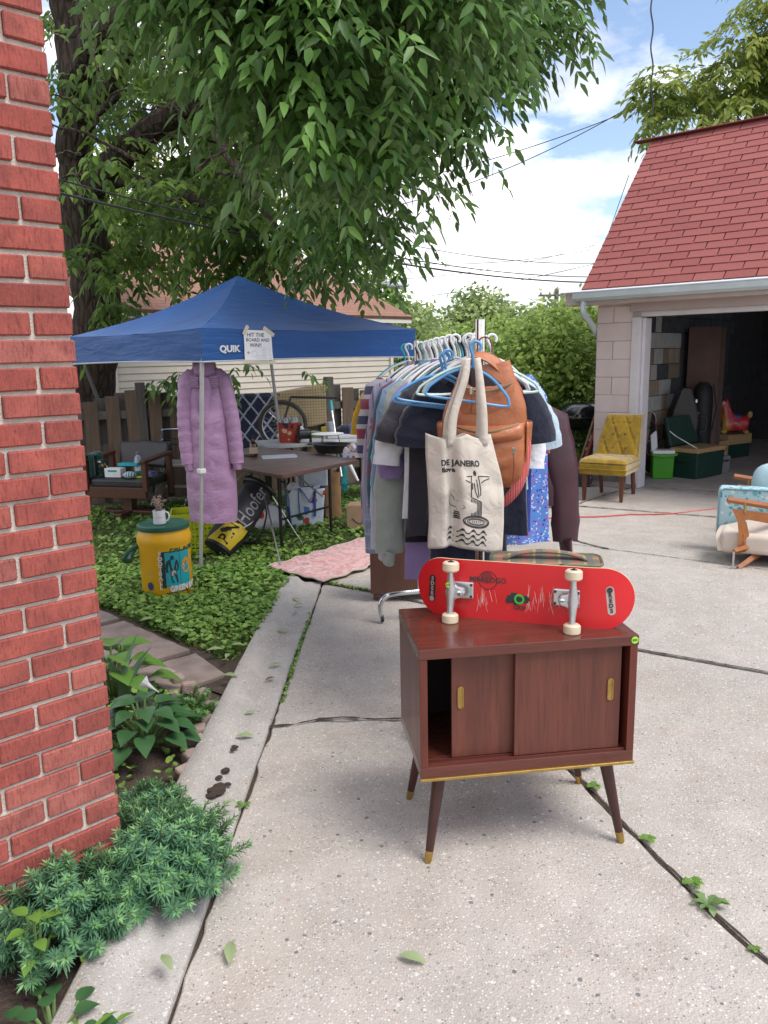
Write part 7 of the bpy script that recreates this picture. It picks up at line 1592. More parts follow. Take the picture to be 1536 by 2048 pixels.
small('white_carton', 'white box with turquoise printing on the armchair seat', 'box', AL(-.06,-.12,.41), [('carton', white, (0,0,.05), (.18,.10,.09)), ('print', turq, (.0,-.051,.07), (.10,.003,.02))])
small('teal_packet', 'flat teal package lying over the white box', 'packet', AL(.05,-.02,.41), [('packet', turq, (0,0,.12), (.22,.10,.03)), ('fold', M_('teal_dark', (.01,.2,.22), None, .5), (.14,-.05,.03), (.16,.08,.05))])
small('printed_packet', 'dark packet with orange print against the chair arm', 'packet', AL(-.21,-.10,.41), [('packet', floral('orange_print', (.02,.03,.03), [(.5,.16,.03), (.5,.5,.5), (.02,.1,.08), (.02,.02,.02)], 24), (0,0,.09), (.09,.05,.17))])
small('blue_packet', 'blue and silver packets at the right end of the seat', 'packet', AL(.26,-.05,.41), [('packet', M_('navy_pack', (.03,.03,.2), (.2,.22,.3), .3, 30), (0,0,.03), (.16,.12,.05)), ('wrap', lime, (-.05,-.08,.01), (.12,.05,.015))])
bottle(AL(.12,.02,.41), [(.02,0), (.04,.002), (.042,.02), (.042,.15), (.03,.19), (.014,.21), (.014,.225)], M_('clear_bottle', (.3,.36,.42), (.22,.28,.34), .1, 20, coat=.5), 'clear plastic bottle with white label on the armchair', M_('cap_grey', (.2,.2,.22), None, .5), lab=white)
sock = thing('striped_socks', 'bundle of white and teal striped fabric on the chair seat', 'socks', AL(.13,-.17,.41)); MB().ball((0,0,.035), (.07,.05,.035), 16, 10).build('bundle', plaid('teal_stripe', (.6,.62,.66), [(0,.0,.45,(.02,.22,.26),1)], 40, 3), sock, smooth=True)
fc = thing('folding_chair', 'chrome framed folding chair with cream seat beside the armchair', 'chair', AL(.18, .62, 0), rad(-10)); creamv = M_('cream_vinyl', (.45,.42,.36), (.38,.35,.3), .5, 12)
tube('back_frame', chrome, fc, bez([(-.20,.14,.02), (-.20,.10,.45), (-.20,.20,.76), (-.17,.21,.80), (.17,.21,.80), (.20,.20,.76), (.20,.10,.45), (.20,.14,.02)], 6), .011, 8)
for z in (.70, .64): tube('back_wire', chrome, fc, [(-.20,.185,z), (.20,.185,z)], .005, 6)
for sx in (-1, 1): tube('front_leg', chrome, fc, [(sx*.19,.20,.42), (sx*.19,-.22,.02)], .011, 8)
MB().prism(rrect(.40,.38,.05), .44, .475, Matrix.Translation((.04,-.03,0))).build('seat_pad', creamv, fc, bevel=.012); box('rung', creamv, fc, (.1,-.12,.22), (.30,.03,.025))

# ================================================================== RUGS ON THE FENCE, BIKE WHEEL
lat = NT('navy_lattice_shag'); v = lat.coord('Object', (1,1,1)); sp = lat.node('ShaderNodeSeparateXYZ'); lat.link(v, sp.inputs[0]); nn = lat.noise(v, 30, 4); off = lat.math('MULTIPLY', lat.math('SUBTRACT', nn, .5), .10)
x_, z_ = lat.math('MULTIPLY', sp.outputs[0], 5.6), lat.math('MULTIPLY', sp.outputs[2], 4.4)
d1 = lat.math('ABSOLUTE', lat.math('SUBTRACT', lat.math('FRACT', lat.math('ADD', lat.math('ADD', x_, z_), off)), .5)); d2 = lat.math('ABSOLUTE', lat.math('SUBTRACT', lat.math('FRACT', lat.math('ADD', lat.math('SUBTRACT', x_, z_), off)), .5))
ln = lat.ramp(lat.math('ADD', lat.math('MINIMUM', d1, d2), lat.math('MULTIPLY', lat.math('SUBTRACT', lat.noise(v, 90, 3), .5), .12)), [(.05, 1.0), (.085, 0.0)])
lat = lat.done(lat.mix(ln, lat.mix(lat.noise(v, 60, 3), (.010,.014,.045), (.022,.028,.075)), (.45,.47,.55)), .95, lat.bump(lat.noise(v, 160, 3), 1.0, .02), spec=.1, sheen=.3)
chen = plaid('tan_chenille', (.36,.28,.16), [(0,.0,.28,(.17,.125,.07),.65), (1,.0,.28,(.17,.125,.07),.65)], 30, 30)
def drape(name, label, mat, s0, s1, top, front, back, hang=0.0, side=None):
    t = thing(name, label, 'rug', (FP + FD*((s0+s1)/2)).to_tuple(), FA); w = s1 - s0
    f = lambda u, v: ((u-.5)*w + .012*nz(u*3, v*4), -.075 - .018*math.sin(u*9+1)*v - .012*nz(u*5, v*4, 7), top(u) + .012 - front*v + hang*(u-.5)*v)
    m = MB().grid(f, 26, 20).build('front_fall', mat, t, smooth=True, ang=180, solid=.014)
    MB().grid(lambda u, v: ((u-.5)*w, -.075 + .15*v, top(u) + .012 + .012*math.sin(math.pi*v)), 26, 4).build('top_fold', mat, t, smooth=True, ang=180, solid=.012)
    MB().grid(lambda u, v: ((u-.5)*w, .085, top(u) + .012 - back*v), 10, 6).build('back_fall', mat, t, smooth=True, ang=180, solid=.012); return t
drape('shag_rug', 'navy shag rug with white diamond lattice hung over the fence', lat, 1.40, 2.10, lambda u: 1.13, .72, .5)
drape('chenille_blanket', 'tan chequered woven blanket hung over the fence', chen, 2.06, 2.66, lambda u: 1.13 + .09*u, .46, .4)
frg = MB(); q = random.Random(3); bl0 = bpy.data.objects['chenille_blanket']
for k in range(40): x = -.30 + q.uniform(-.02,.01); z = 1.13 - .44*k/40; frg.tube([(x, -.10, z), (x - q.uniform(.01,.05), -.11, z - q.uniform(.0,.04))], .004, 4)
frg.build('fringe', M_('tan_yarn', (.30,.22,.12), None, .9), bl0)['kind'] = 'stuff'
bw_ = thing('bicycle', 'dark bicycle leaning against the fence behind the grey table', 'bicycle', AT(565, 850, 8.55)); 
MB().tube([(.25*math.cos(a*.2094), .02, .25*math.sin(a*.2094)) for a in range(31)], .022, 8, False).build('tyre', M_('tyre_rubber', (.06,.05,.04), None, .8), bw_, smooth=True); [tube('frame_tube', darkmetal, bw_, p, .014, 6) for p in ([(0,.02,0), (.1,.03,.3)], [(.1,.03,.3), (.6,.05,.28)], [(0,.02,0), (.3,.04,-.1)])]
MB().tube([(.225*math.cos(a*.2094), .02, .225*math.sin(a*.2094)) for a in range(31)], .009, 6, False).build('rim', metal, bw_, smooth=True)
for k in range(16): tube('spoke', metal, bw_, [(0,.02,0), (.225*math.cos(k*.3927), .02, .225*math.sin(k*.3927))], .0018, 4)
MB().lathe([(.02,-.03), (.02,.03)], 12, Matrix.Translation((0,.02,0)) @ RX).build('hub', metal, bw_)
# planks leaning by the trunk
for k, (x0, x1, l) in enumerate(((.10, -.35, 'weathered plank leaning steeply against the fence by the trunk'), (.42, .02, 'second weathered plank leaning beside the trunk'))):
    p = thing('plank', l, 'plank', (FP + FD*x0 + Vector((-.1,.25,0))).to_tuple(), FA); MB().tube([(0,.0,0), (x1-x0, .05, 1.5)], [.09,.09], 4, True, .25).build('board', fw[1], p)
# ================================================================== GARAGE SALE GOODS ON THE RIGHT
GI = (Matrix.Translation(GC) @ Matrix.Rotation(GB, 4, 'Z'))
# ---- mustard chair
f1, f2, f3 = G(1168, 1000), G(1242, 1006), G(1262, 985)
velvet = NT('mustard_velvet'); v = velvet.coord('Object'); n1 = velvet.noise(v, 7, 5, .6, .6)
velvet = velvet.done(velvet.mix(velvet.ramp(n1, [(.38, 0.0), (.66, 1.0)]), (.34,.21,.008), (.19,.115,.006)), .75, velvet.bump(velvet.noise(v, 200, 2), .15, .002), sheen=.6, spec=.2)
chw = math.atan2(f2.y-f1.y, f2.x-f1.x)
mc = thing('slipper_chair', 'mustard velvet tufted slipper chair with brown wooden legs', 'chair', f1, chw); W = (f2-f1).length; Dp = .50
tuft = lambda x, z, k=1: -.014*max(0, 1 - 9*abs(((x*8+z*5) % 1) - .5)*.5 if False else 0)
def diam(x, z, sx, sz):
    a = (x/sx + z/sz); b = (x/sx - z/sz); da = abs(a - round(a)); db = abs(b - round(b)); return min(da, db)
def seat(u, v):
    x = u*(W+.10) - .05; y = v*(Dp+.06) - .05; e = (1-abs(2*u-1)**8)*(1-abs(2*v-1)**8)
    return (x, y, .40 + .055*e**.4 - .016*max(0, 1-diam(x, y, .20, .24)*9)*e + .02*(1-v)*.5)
MB().grid(seat, 48, 40).build('seat_cushion', velvet, mc, smooth=True, ang=180)
MB().prism([(-.05,-.05), (W+.05,-.05), (W+.05,Dp+.01), (-.05,Dp+.01)], .285, .402).build('seat_box', velvet, mc, bevel=.014, seg=3)
tube('welt', velvet, mc, [(-.052,Dp,.345), (-.054,-.052,.345), (W+.054,-.052,.345), (W+.052,Dp,.345)], .006, 6)
def back(u, v, d=0):
    w = (W+.09) * (1 - .22*v); x = (u-.5)*w + W/2 + .03*v; zz = .40 + .47*v; e = (1-abs(2*u-1)**8)*(1-abs(2*v-1)**10)
    y = Dp - .10 + .20*v - .035*e**.4 + .018*max(0, 1-diam((u-.5)*w, zz, .16, .30)*8)*e*(abs(u-.5) < .4); return (x, y + d, zz)
MB().grid(back, 48, 48).build('backrest', velvet, mc, smooth=True, ang=180)
MB().grid(lambda u, v: Vector(back(u, v)) * 1.0 if False else ((u-.5)*(W+.09)*(1-.22*v)+W/2+.03*v, Dp+.0+.20*v+.03, .29+.58*v), 6, 6).build('back_shell', velvet, mc, smooth=True)
for sx in (0, 1): MB().grid(lambda u, v: ((sx-.5)*(W+.09)*(1-.22*v)+W/2+.03*v, Dp-.10+.20*v + (.13)*u, .30+.57*v), 3, 8).build('back_side', velvet, mc, smooth=True)
MB().grid(lambda u, v: ((u-.5)*(W+.09)*.78+W/2+.03, Dp+.10+.13*v, .87), 4, 2).build('back_top', velvet, mc)
but = MB()
for k in range(4):
    for j, z in enumerate((.80, .67, .53)): u = .28 + .15*k + (.075 if j == 1 else 0)*(-1 if k > 2 else 1); p = Vector(back(u, (z-.40)/.47)); but.ball(p + Vector((0,-.004,0)), (.012,.007,.012), 8, 6)
but.build('buttons', velvet, mc, smooth=True)['kind'] = 'stuff'
lw = M_('chair_leg_wood', (.13,.045,.02), (.09,.03,.014), .35, 20, stretch=(2,2,.4))
for x in (0, W): MB().lathe([(.018,0), (.022,.01), (.030,.15), (.034,.16), (.026,.175), (.034,.19), (.036,.285)], 4, Matrix.Translation((x, 0, 0)) @ Matrix.Rotation(rad(45), 4, 'Z')).build('front_leg', lw, mc, bevel=.003)
for x in (.02, W-.02): MB().tube([(x, Dp+.05, 0), (x, Dp-.02, .29)], [.020,.026], 4, True).build('rear_leg', lw, mc)

# ---- garage goods; GL places them in the garage's own directions
def GT(name, label, cat, px, py, z=.012, rz=0.0, off=(0,0,0)):
    return thing(name, label, cat, G(px, py, z) + Vector(off), rz)
sk2 = GT('skateboard', 'black topped skateboard with pink wheels standing upright at the garage wall', 'skateboard', 1301, 948, .012, GB + rad(62)); gt = M_('grip_tape', 0, 0)
pr = []
for k in range(40):
    a = 2*math.pi*k/40; e = .105; pr.append((e*math.cos(a), .395 + (.395-e)*(1 if math.sin(a) >= 0 else -1) + e*math.sin(a)))
MB().prism(pr, -.006, .006, Matrix.Rotation(rad(84), 4, 'X')).build('deck', M_('white_ply', (.7,.7,.7), None, .5), sk2); MB().prism([(x*.93, .395+(y-.395)*.985) for x, y in pr], .0065, .008, Matrix.Rotation(rad(84), 4, 'X')).build('grip', gt, sk2)
MB().tube([(.06*math.cos(a*.2618), .33 + .10*math.sin(a*.2618), .0085) for a in range(25)], .006, 5, False, M=Matrix.Rotation(rad(84), 4, 'X')).build('printed_ring', M_('pink_print', (.5,.1,.14), None, .6), sk2)
pkw = M_('pink_urethane', (.75,.07,.13), (.65,.05,.1), .4, 10)
for zz in (.17, .63):
    tk = tube('axle', metal, sk2, [(-.085,.085,zz), (.085,.085,zz)], .008, 8); box('baseplate', metal, tk, (0,.05,zz), (.05,.06,.08))
    for sx in (-1, 1): MB().lathe([(.02,-.02), (.030,-.012), (.030,.012), (.02,.02)], 18, Matrix.Translation((sx*.095,.085,zz)) @ Matrix.Rotation(rad(90), 4, 'Y')).build('wheel', pkw, tk, smooth=True)
# green cooler
gc = GT('picnic_cooler', 'bright green picnic cooler with its white lid standing open', 'cooler', 1305, 958, .012, GB + rad(30)); limeg = M_('bright_green_plastic', (.05,.30,.008), (.04,.26,.006), .45, 6)
MB().box((.115,.085,.155), (.255,.20,.31), taper=.93).build('body', limeg, gc, bevel=.015, seg=3); MB().box((.115,.085,.328), (.262,.207,.04)).build('rim', white, gc, bevel=.01)
box('well', M_('grey_well', (.5,.5,.52), None, .6), gc, (.125,.085,.3485), (.19,.15,.002))
ld = MB().box((0,0,.11), (.16,.022,.22)).build('lid', white, gc, bevel=.008); ld.location = (.02,.09,.345); ld.rotation_euler = (0, rad(-14), rad(60))
rb = MB()
for k in range(5): rb.box((-.05+.025*k, -.0135, .11), (.012,.006,.17))
rb.build('lid_rib', white, ld, bevel=.002)
tube('handle', limeg, gc, bez([(-.02,-.02,.325), (-.02,-.05,.30), (.11,-.06,.285), (.25,-.05,.30), (.255,-.02,.325)], 5), .011, 6)
def chest(name, label, px, py, L, Wd, Hh, rz, lidm, bodym, cat='cooler', lid=True):
    t = GT(name, label, cat, px, py, .012, rz); MB().box((L/2,Wd/2,Hh*.42), (L,Wd,Hh*.84), taper=.95).build('body', bodym, t, bevel=.015, seg=3)
    MB().box((L/2,Wd/2,Hh*.92), (L+.01,Wd+.01,Hh*.15)).build('rim' if not lid else 'lid', lidm, t, bevel=.01); box('side_handle', bodym, t, (-.012,Wd/2,Hh*.6), (.03,.16,.03), bevel=.006); return t
tanp = M_('tan_plastic', (.43,.29,.14), (.38,.25,.12), .5, 8); dkg = M_('forest_green_plastic', (.010,.045,.032), (.008,.035,.025), .45, 8)
ch1 = chest('camping_cooler', 'dark green chest cooler with tan rim and lid propped up', 1392, 960, .62, .36, .37, GB + rad(78), tanp, dkg, lid=False)
box('well', M_('tan_inside', (.40,.28,.15), None, .6), ch1, (.31,.18,.3705), (.54,.29,.002)); o = box('open_lid', dkg, ch1, (.31,.42,.55), (.62,.05,.36), rot=(-.25,0,0), bevel=.012); tube('lid_strap', white, ch1, [(.02,.02,.375), (.02,.30,.50), (.02,.40,.56)], .007, 6)
text('cooler_mark', 'COLEMAN', .04, wprint, ch1, Matrix.Translation((.62,.18,.24)) @ Matrix.Rotation(rad(90), 4, 'Z') @ RX, extrude=.002)
sv = GT('metal_case', 'small silver metal case on the garage floor', 'case', 1432, 947, .012, GB + rad(70)); silv = M_('silver_case', (.42,.43,.46), (.36,.37,.4), .35, 12, metal=.6)
box('body', silv, sv, (.13,.10,.07), (.27,.20,.14), bevel=.012); box('lid', silv, sv, (.13,.10,.175), (.275,.205,.06), bevel=.012); tube('handle', blackplastic, sv, bez([(.07,-.01,.14), (.08,-.035,.16), (.18,-.035,.16), (.19,-.01,.14)], 4), .007, 6)
cbx = GT('apple_box', 'open tan carton with red lettering behind the metal case', 'box', 1432, 932, .012, GB + rad(60), (0,.25,0)); box('carton', M_('tan_carton', (.40,.27,.14), None, .8), cbx, (.15,.12,.15), (.34,.24,.30)); 
box('print', M_('red_print', (.30,.06,.03), None, .7), cbx, (.15,-.003,.20), (.30,.005,.09)); text('carton_word', 'Lenox', .10, M_('cream_print', (.6,.45,.25), None, .7), cbx, Matrix.Translation((.15,-.008,.205)) @ RX, extrude=.001, shear=.2, bold=.003)
ch2 = chest('camping_cooler', 'green based chest cooler with tan lid under the bouncy toy', 1455, 918, .50, .34, .34, GB + rad(70), tanp, dkg); ch2m = Matrix.Translation(ch2.location) @ Matrix.Rotation(GB + rad(70), 4, 'Z')
box('upper_shell', tanp, ch2, (.25,.17,.26), (.512,.352,.13), bevel=.012)
# bouncing horse toy: red and yellow inflatable, one body
hp = ch2m @ Vector((.20, .10, .345)); horse = thing('bouncy_horse', 'red and yellow inflatable bouncing horse toy standing on the cooler', 'toy', hp, rad(172)); K = .80
hm2 = NT('painted_vinyl'); v = hm2.coord('Object'); sp = hm2.node('ShaderNodeSeparateXYZ'); hm2.link(v, sp.inputs[0])
hm2 = hm2.done(hm2.ramp(hm2.math('ADD', hm2.math('MULTIPLY', sp.outputs[0], 2.6), hm2.math('ADD', hm2.math('MULTIPLY', sp.outputs[2], -.9), .55)), [(.45, (.50,.025,.03)), (.62, (.50,.06,.03)), (.78, (.55,.30,.02))]), .35, None, coat=.2)
me = bpy.data.meshes.new('body'); bm = bmesh.new(); path_ = [((-.16,0,.20),.135), ((-.02,0,.185),.125), ((.12,0,.20),.15), ((.13,0,.34),.095), ((.14,0,.46),.078), ((.16,0,.52),.082), ((.24,0,.505),.052), ((.28,0,.50),.038)]
vv = [bm.verts.new(Vector(p)*K) for p, r in path_]
for a, b in zip(vv, vv[1:]): bm.edges.new((a, b))
ext = [(2, (.17,.10,.06), .05), (2, (.17,-.10,.06), .05), (0, (-.20,.10,.06), .05), (0, (-.20,-.10,.06), .05), (0, (-.27,0,.30), .035), (5, (.13,.05,.62), .020), (5, (.13,-.05,.62), .020)]; exr = []
for i, p, r in ext: nvv = bm.verts.new(Vector(p)*K); bm.edges.new((vv[i], nvv)); exr.append(r)
bm.to_mesh(me); bm.free(); me.materials.append(hm2); ho = obj('body', me, horse); sm = ho.modifiers.new('skin', 'SKIN'); sl2 = me.skin_vertices[0].data
for d, r in zip(sl2, [r for p, r in path_] + exr): d.radius = (r*K*1.05, r*K*1.05)
sl2[2].use_root = True
ss = ho.modifiers.new('sub', 'SUBSURF'); ss.levels = 2; ss.render_levels = 2
for sy in (-1, 1):
    e = MB().ball((.20*K, sy*.062*K, .55*K), (.022,.012,.024), 12, 8).build('eye', white, horse, smooth=True); MB().ball((.21*K, sy*.076*K, .55*K), (.010,.006,.011), 8, 6).build('pupil', ink, e, smooth=True)
    for x in (.17, -.20): MB().ball((x*K, sy*.10*K, .035*K), (.042,.042,.03), 12, 8).build('foot', M_('yellow_vinyl', (.5,.36,.12), None, .4), horse, smooth=True)
MB().ball((.285*K,0,.49*K), (.04,.045,.03), 12, 8).build('muzzle', M_('green_yellow_vinyl', (.35,.36,.05), (.5,.3,.03), .4, 20), horse, smooth=True); MB().grid(lambda u, v: (-.10*K+.13*K*u, (v-.5)*.16, .325*K+.01 - .10*(v-.5)**2*4*.4), 6, 6).build('saddle', M_('blue_vinyl', (.03,.14,.45), None, .4), horse, smooth=True, solid=.01)
MB().ball((-.28*K,0,.33*K), (.04,.03,.05), 12, 8).build('tail', M_('yellow_vinyl', 0, 0), horse, smooth=True)
# dark things deep in the garage
case = thing('instrument_case', 'tall black cello case standing against the garage side wall', 'case', GI @ Vector((.46, 1.6, .012)), GB + rad(35)); cpr = [(.12*math.sin(math.pi*t)**.6*(1 + .16*math.cos(t*10)) + .04, t*1.10) for t in np.linspace(.02,.98,22)]
MB().prism([(x, z) for x, z in cpr] + [(-x, z) for x, z in reversed(cpr)], -.12, .12, RX).build('shell', blackplastic, case, bevel=.03, seg=3); tube('handle', blackplastic, case, bez([(.20,-.05,.5), (.27,-.05,.53), (.27,-.05,.68), (.20,-.05,.70)], 5), .012, 6); box('latch', metal, case, (.12,-.125,.9), (.02,.012,.04))
gb2 = thing('golf_travel_bag', 'second black upright case with rounded top beside the cello case', 'case', GI @ Vector((.55, 2.05, .012)), GB); MB().lathe([(.10,0), (.12,.03), (.12,.6), (.125,.9), (.11,1.05), (.05,1.12)], 20).build('shell', M_('soft_black', (.02,.021,.026), None, .6, 14, .2), gb2, smooth=True); tube('strap', nyl, gb2, [(.14,-.05,1.1), (.2,-.08,.8), (.15,-.05,.5)], .02, 6, .3); MB().ball((0,-.145,.72), .012, 8, 6).build('rivet', metal, gb2)
dr = thing('door_slab', 'plain brown door panel standing inside the dark garage', 'door', GI @ Vector((.46, 2.25, .012)), GB + rad(24)); brd = M_('brown_door', (.13,.065,.05), (.10,.05,.04), .6, 5); box('panel', brd, dr, (0,0,.92), (.40,.05,1.82), bevel=.004); box('edge', M_('brown_door_edge', (.07,.034,.028), None, .6), dr, (.23,.05,.91), (.055,.14,1.80))
bt = thing('bicycle', 'dark bicycle parked at the back of the garage', 'bicycle', GI @ Vector((2.9, 2.2, .34)), GB + rad(10))
for x in (0, 1.02):
    w = MB().tube([(x + .33*math.cos(a*.2094), 0, .33*math.sin(a*.2094)) for a in range(31)], .020, 8, False).build('wheel', M_('bike_tyre', (.018,.018,.02), None, .7), bt, smooth=True)
    for k in range(12): tube('spoke', metal, w, [(x,0,0), (x+.31*math.cos(k*.5236),0,.31*math.sin(k*.5236))], .0015, 4)
fr_ = M_('bike_frame', (.02,.022,.03), None, .3, coat=.4); [tube('frame_tube', fr_, bt, p, .016, 8) for p in ([(0,0,0), (.42,0,-.06)], [(.42,0,-.06), (.30,0,.42)], [(0,0,0), (.30,0,.40)], [(.30,0,.40), (.86,0,.44)], [(.42,0,-.06), (.86,0,.40)], [(.86,0,.48), (1.02,0,0)])]
box('saddle', blackplastic, bt, (.28,0,.50), (.24,.12,.05), bevel=.02); tube('handlebar', chrome, bt, [(.80,-.28,.58), (.86,-.1,.56), (.86,.1,.56), (.80,.28,.58)], .012, 8); MB().lathe([(.03,0), (.035,.03)], 14, Matrix.Translation((.95,0,.40)) @ Matrix.Rotation(rad(90), 4, 'Y')).build('headlamp', chrome, bt)
tw = GT('tyre', 'dark car tyre leaning behind the coolers', 'tyre', 1408, 925, .012, GB + rad(80), (.25,.35,.0)); MB().tube([(.26*math.cos(a*.2094), .0, .30+.26*math.sin(a*.2094)) for a in range(31)], .045, 10, False).build('tread', M_('tyre_rubber', 0, 0), tw, smooth=True); MB().lathe([(.05,-.02), (.2,-.01), (.215,.02)], 26, Matrix.Translation((0,0,.30)) @ RX).build('hub_cap', silv, tw, smooth=True)

# ---- kettle grill and tools by the corner
gr = thing('kettle_grill', 'black kettle barbecue grill on tripod legs at the garage corner', 'grill', G(1112, 938) + Vector((.32, .1, 0))); enam = M_('black_enamel', (.010,.010,.012), (.016,.016,.018), .15, 5, coat=.6)
MB().lathe([(.02,.50), (.16,.52), (.25,.59), (.285,.68), (.287,.70)], 36).build('bowl', enam, gr, smooth=True); MB().lathe([(.292,.695), (.295,.71), (.288,.73), (.262,.80), (.19,.865), (.08,.885), (.02,.886)], 36).build('lid', enam, gr, smooth=True)
tube('lid_handle', blackplastic, gr, bez([(-.06,-.05,.88), (-.05,-.05,.915), (.05,-.05,.915), (.06,-.05,.88)], 4), .01, 6); MB().tube([(.288*math.cos(a*.2094), .288*math.sin(a*.2094), .698) for a in range(31)], .006, 6, False).build('rim', metal, gr, smooth=True)
for k, a in enumerate((200, 320, 90)):
    c_, s_ = math.cos(rad(a)), math.sin(rad(a)); tube('leg', metal, gr, [(.15*c_,.15*s_,.53), (.30*c_,.30*s_,.03)], .012, 8)
    if k < 2: MB().lathe([(.02,-.02), (.06,-.018), (.06,.018), (.02,.02)], 18, Matrix.Translation((.31*c_,.31*s_,.06)) @ RX).build('wheel', blackplastic, gr, smooth=True)
MB().lathe([(.06,.36), (.14,.33), (.145,.35)], 22).build('ash_catcher', metal, gr, smooth=True)
cl = thing('charcoal_bag', 'crumpled dark charcoal sack with white top beneath the grill', 'sack', G(1140, 928) + Vector((.02,.1,.0))); m = MB().ball((0,0,.14), (.13,.09,.15), 18, 12); m.v = [tuple(Vector(v)*(1+.25*nz(v[0]*12, v[1]*12, v[2]*12))) for v in m.v]; m.build('sack', floral('charcoal_sack_print', (.03,.028,.03), [(.03,.03,.03), (.5,.45,.42), (.03,.03,.03), (.25,.06,.04)], 9), cl, smooth=True); m = MB().ball((-.05,0,.27), (.09,.05,.05), 14, 10); m.v = [tuple(Vector(v)*(1+.2*nz(v[0]*15, v[1]*15, v[2]*15))) for v in m.v]; m.build('folded_top', paper, cl, smooth=True)
wbk = thing('wire_basket', 'striped silver basket hanging beside the grill', 'basket', G(1168, 930) + Vector((.05,.25,.36))); MB().lathe([(.09,0), (.13,.10), (.135,.11), (.125,.11), (.085,.01)], 24).build('basket', plaid('silver_stripe', (.45,.46,.5), [(0,.0,.4,(.04,.04,.05),1)], 30, 3), wbk, smooth=True); box('basket_stand', darkmetal, wbk, (0,0,-.18), (.05,.05,.36))
p_ = G(1160, 962); redw = M_('red_handle', (.30,.03,.022), (.22,.024,.018), .45, 14)
for k, (dx, tx, mt, l) in enumerate(((.02, .34, redw, 'long red broom handle leaning on the garage corner'), (-.02, .28, M_('ash_handle', (.25,.15,.09), None, .6), 'wooden handle leaning beside the red broom'), (.09, .36, M_('plum_handle', (.09,.03,.05), None, .5), 'dark plum handle leaning nearest the wall'))):
    t = thing('broom', l, 'broom', p_ + Vector((dx,.02+.04*k,0))); tube('handle', mt, t, [(0,0,.12), (tx-dx,.12,1.02)], .016 if k else .024, 8); MB().box((0,0,.07), (.16,.05,.13), taper=1.3).build('head', mt if k == 0 else darkmetal, t, bevel=.006)
dp = thing('dustpan', 'dark dustpan with red edge at the foot of the brooms', 'dustpan', G(1158, 970) + Vector((0,-.02,0)), rad(-20)); MB().prism([(-.13,-.1), (.13,-.1), (.11,.12), (-.11,.12)], 0, .012).build('plate', darkmetal, dp); box('back', M_('slate_plastic', (.05,.06,.08), None, .5), dp, (0,.12,.08), (.24,.02,.16)); 
for sx in (-1, 1): box('side', M_('slate_plastic', 0, 0), dp, (sx*.125,.02,.05), (.014,.2,.09)); 
tube('edge', redw, dp, [(-.13,-.1,.015), (-.12,.12,.16), (.12,.12,.16), (.13,-.1,.015)], .008, 6)

# ---- orange cord over the slabs
cpts = [G(px, py, .008) for px, py in ((1060,1043), (1100,1036), (1150,1034), (1200,1033), (1260,1029), (1330,1028), (1390,1022), (1430,1017), (1500,1002), (1560,990))]
tag(tube('extension_cord', M_('coral_cable', (.62,.10,.09), None, .5), None, [p + Vector((0, .015*nz(i*.9), 0)) for i, p in enumerate(bez(cpts, 6))], .0065, 6), 'coral red extension cord trailing across the driveway', 'cord')

# ---- sofa with wooden arms, seen from its end
floralt = floral('turquoise_floral', (.34,.50,.54), [(.10,.30,.36), (.16,.38,.44), (.08,.25,.32), (.14,.36,.42), (.58,.62,.60)], 26); creamf = M_('cream_upholstery', (.58,.50,.42), (.52,.44,.37), .85, 8, .2, 200, sheen=.2); oak = wood_mat('honey_wood', (.36,.13,.03), (.26,.085,.02), (.17,.05,.014), 'X', .7, .3, .3)
sf = thing('daybed_sofa', 'turquoise floral sofa with cream seat and honey wooden arms', 'sofa', G(1478, 1142) * Vector((1,1,0)), rad(-26))
SM = Matrix.Translation(sf.location) @ Matrix.Rotation(rad(-26), 4, 'Z'); SMi = SM.inverted()
S_ = lambda px, py, Y: SMi @ AT(px, py, Y)
y0s = sf.location.y
b0, b1 = S_(1430, 1082, y0s+.55), S_(1430, 975, y0s+.55)
MB().grid(lambda u, v: (b0.x + 2.0*u, b0.y, 0), 1, 1)
bz0, bz1 = b0.z, b1.z
MB().box((b0.x + 1.0, b0.y + .09, (bz0+bz1)/2), (2.0, .16, bz1-bz0)).build('back_panel', floralt, sf, bevel=.03, seg=4)
tube('piping', M_('teal_piping', (.2,.32,.36), None, .7), sf, [(b0.x+.012, b0.y+.018, bz0+.02), (b0.x+.012, b0.y+.012, bz1-.035), (b0.x+.04, b0.y+.012, bz1-.01), (b0.x+2.0, b0.y+.012, bz1-.01)], .007, 6)
def cush(u, v):
    a = v*math.pi; x = b0.x + .035 + 1.95*u - .02*math.sin(a); t = min(1, u*9); prof = .30*(t**.5)
    return (x, b0.y - .02 - .34*math.sin(a*.5)*1.0, bz0 + .012 + (0.02 + .22*(.45+.55*min(1, u*5))) * (1 if v < .5 else 1) * math.cos(a*.5)**.6)
MB().grid(cush, 30, 12).build('seat_cushion', creamf, sf, smooth=True, ang=180)
MB().box((b0.x + 1.02, b0.y - .20, bz0 + .075), (1.94, .34, .15)).build('seat_base', creamf, sf, bevel=.035, seg=4)
MB().box((b0.x + 1.1, b0.y + .02, bz0 - .03), (1.7, .5, .05)).build('under_frame', M_('dark_frame', (.03,.03,.028), None, .8), sf)
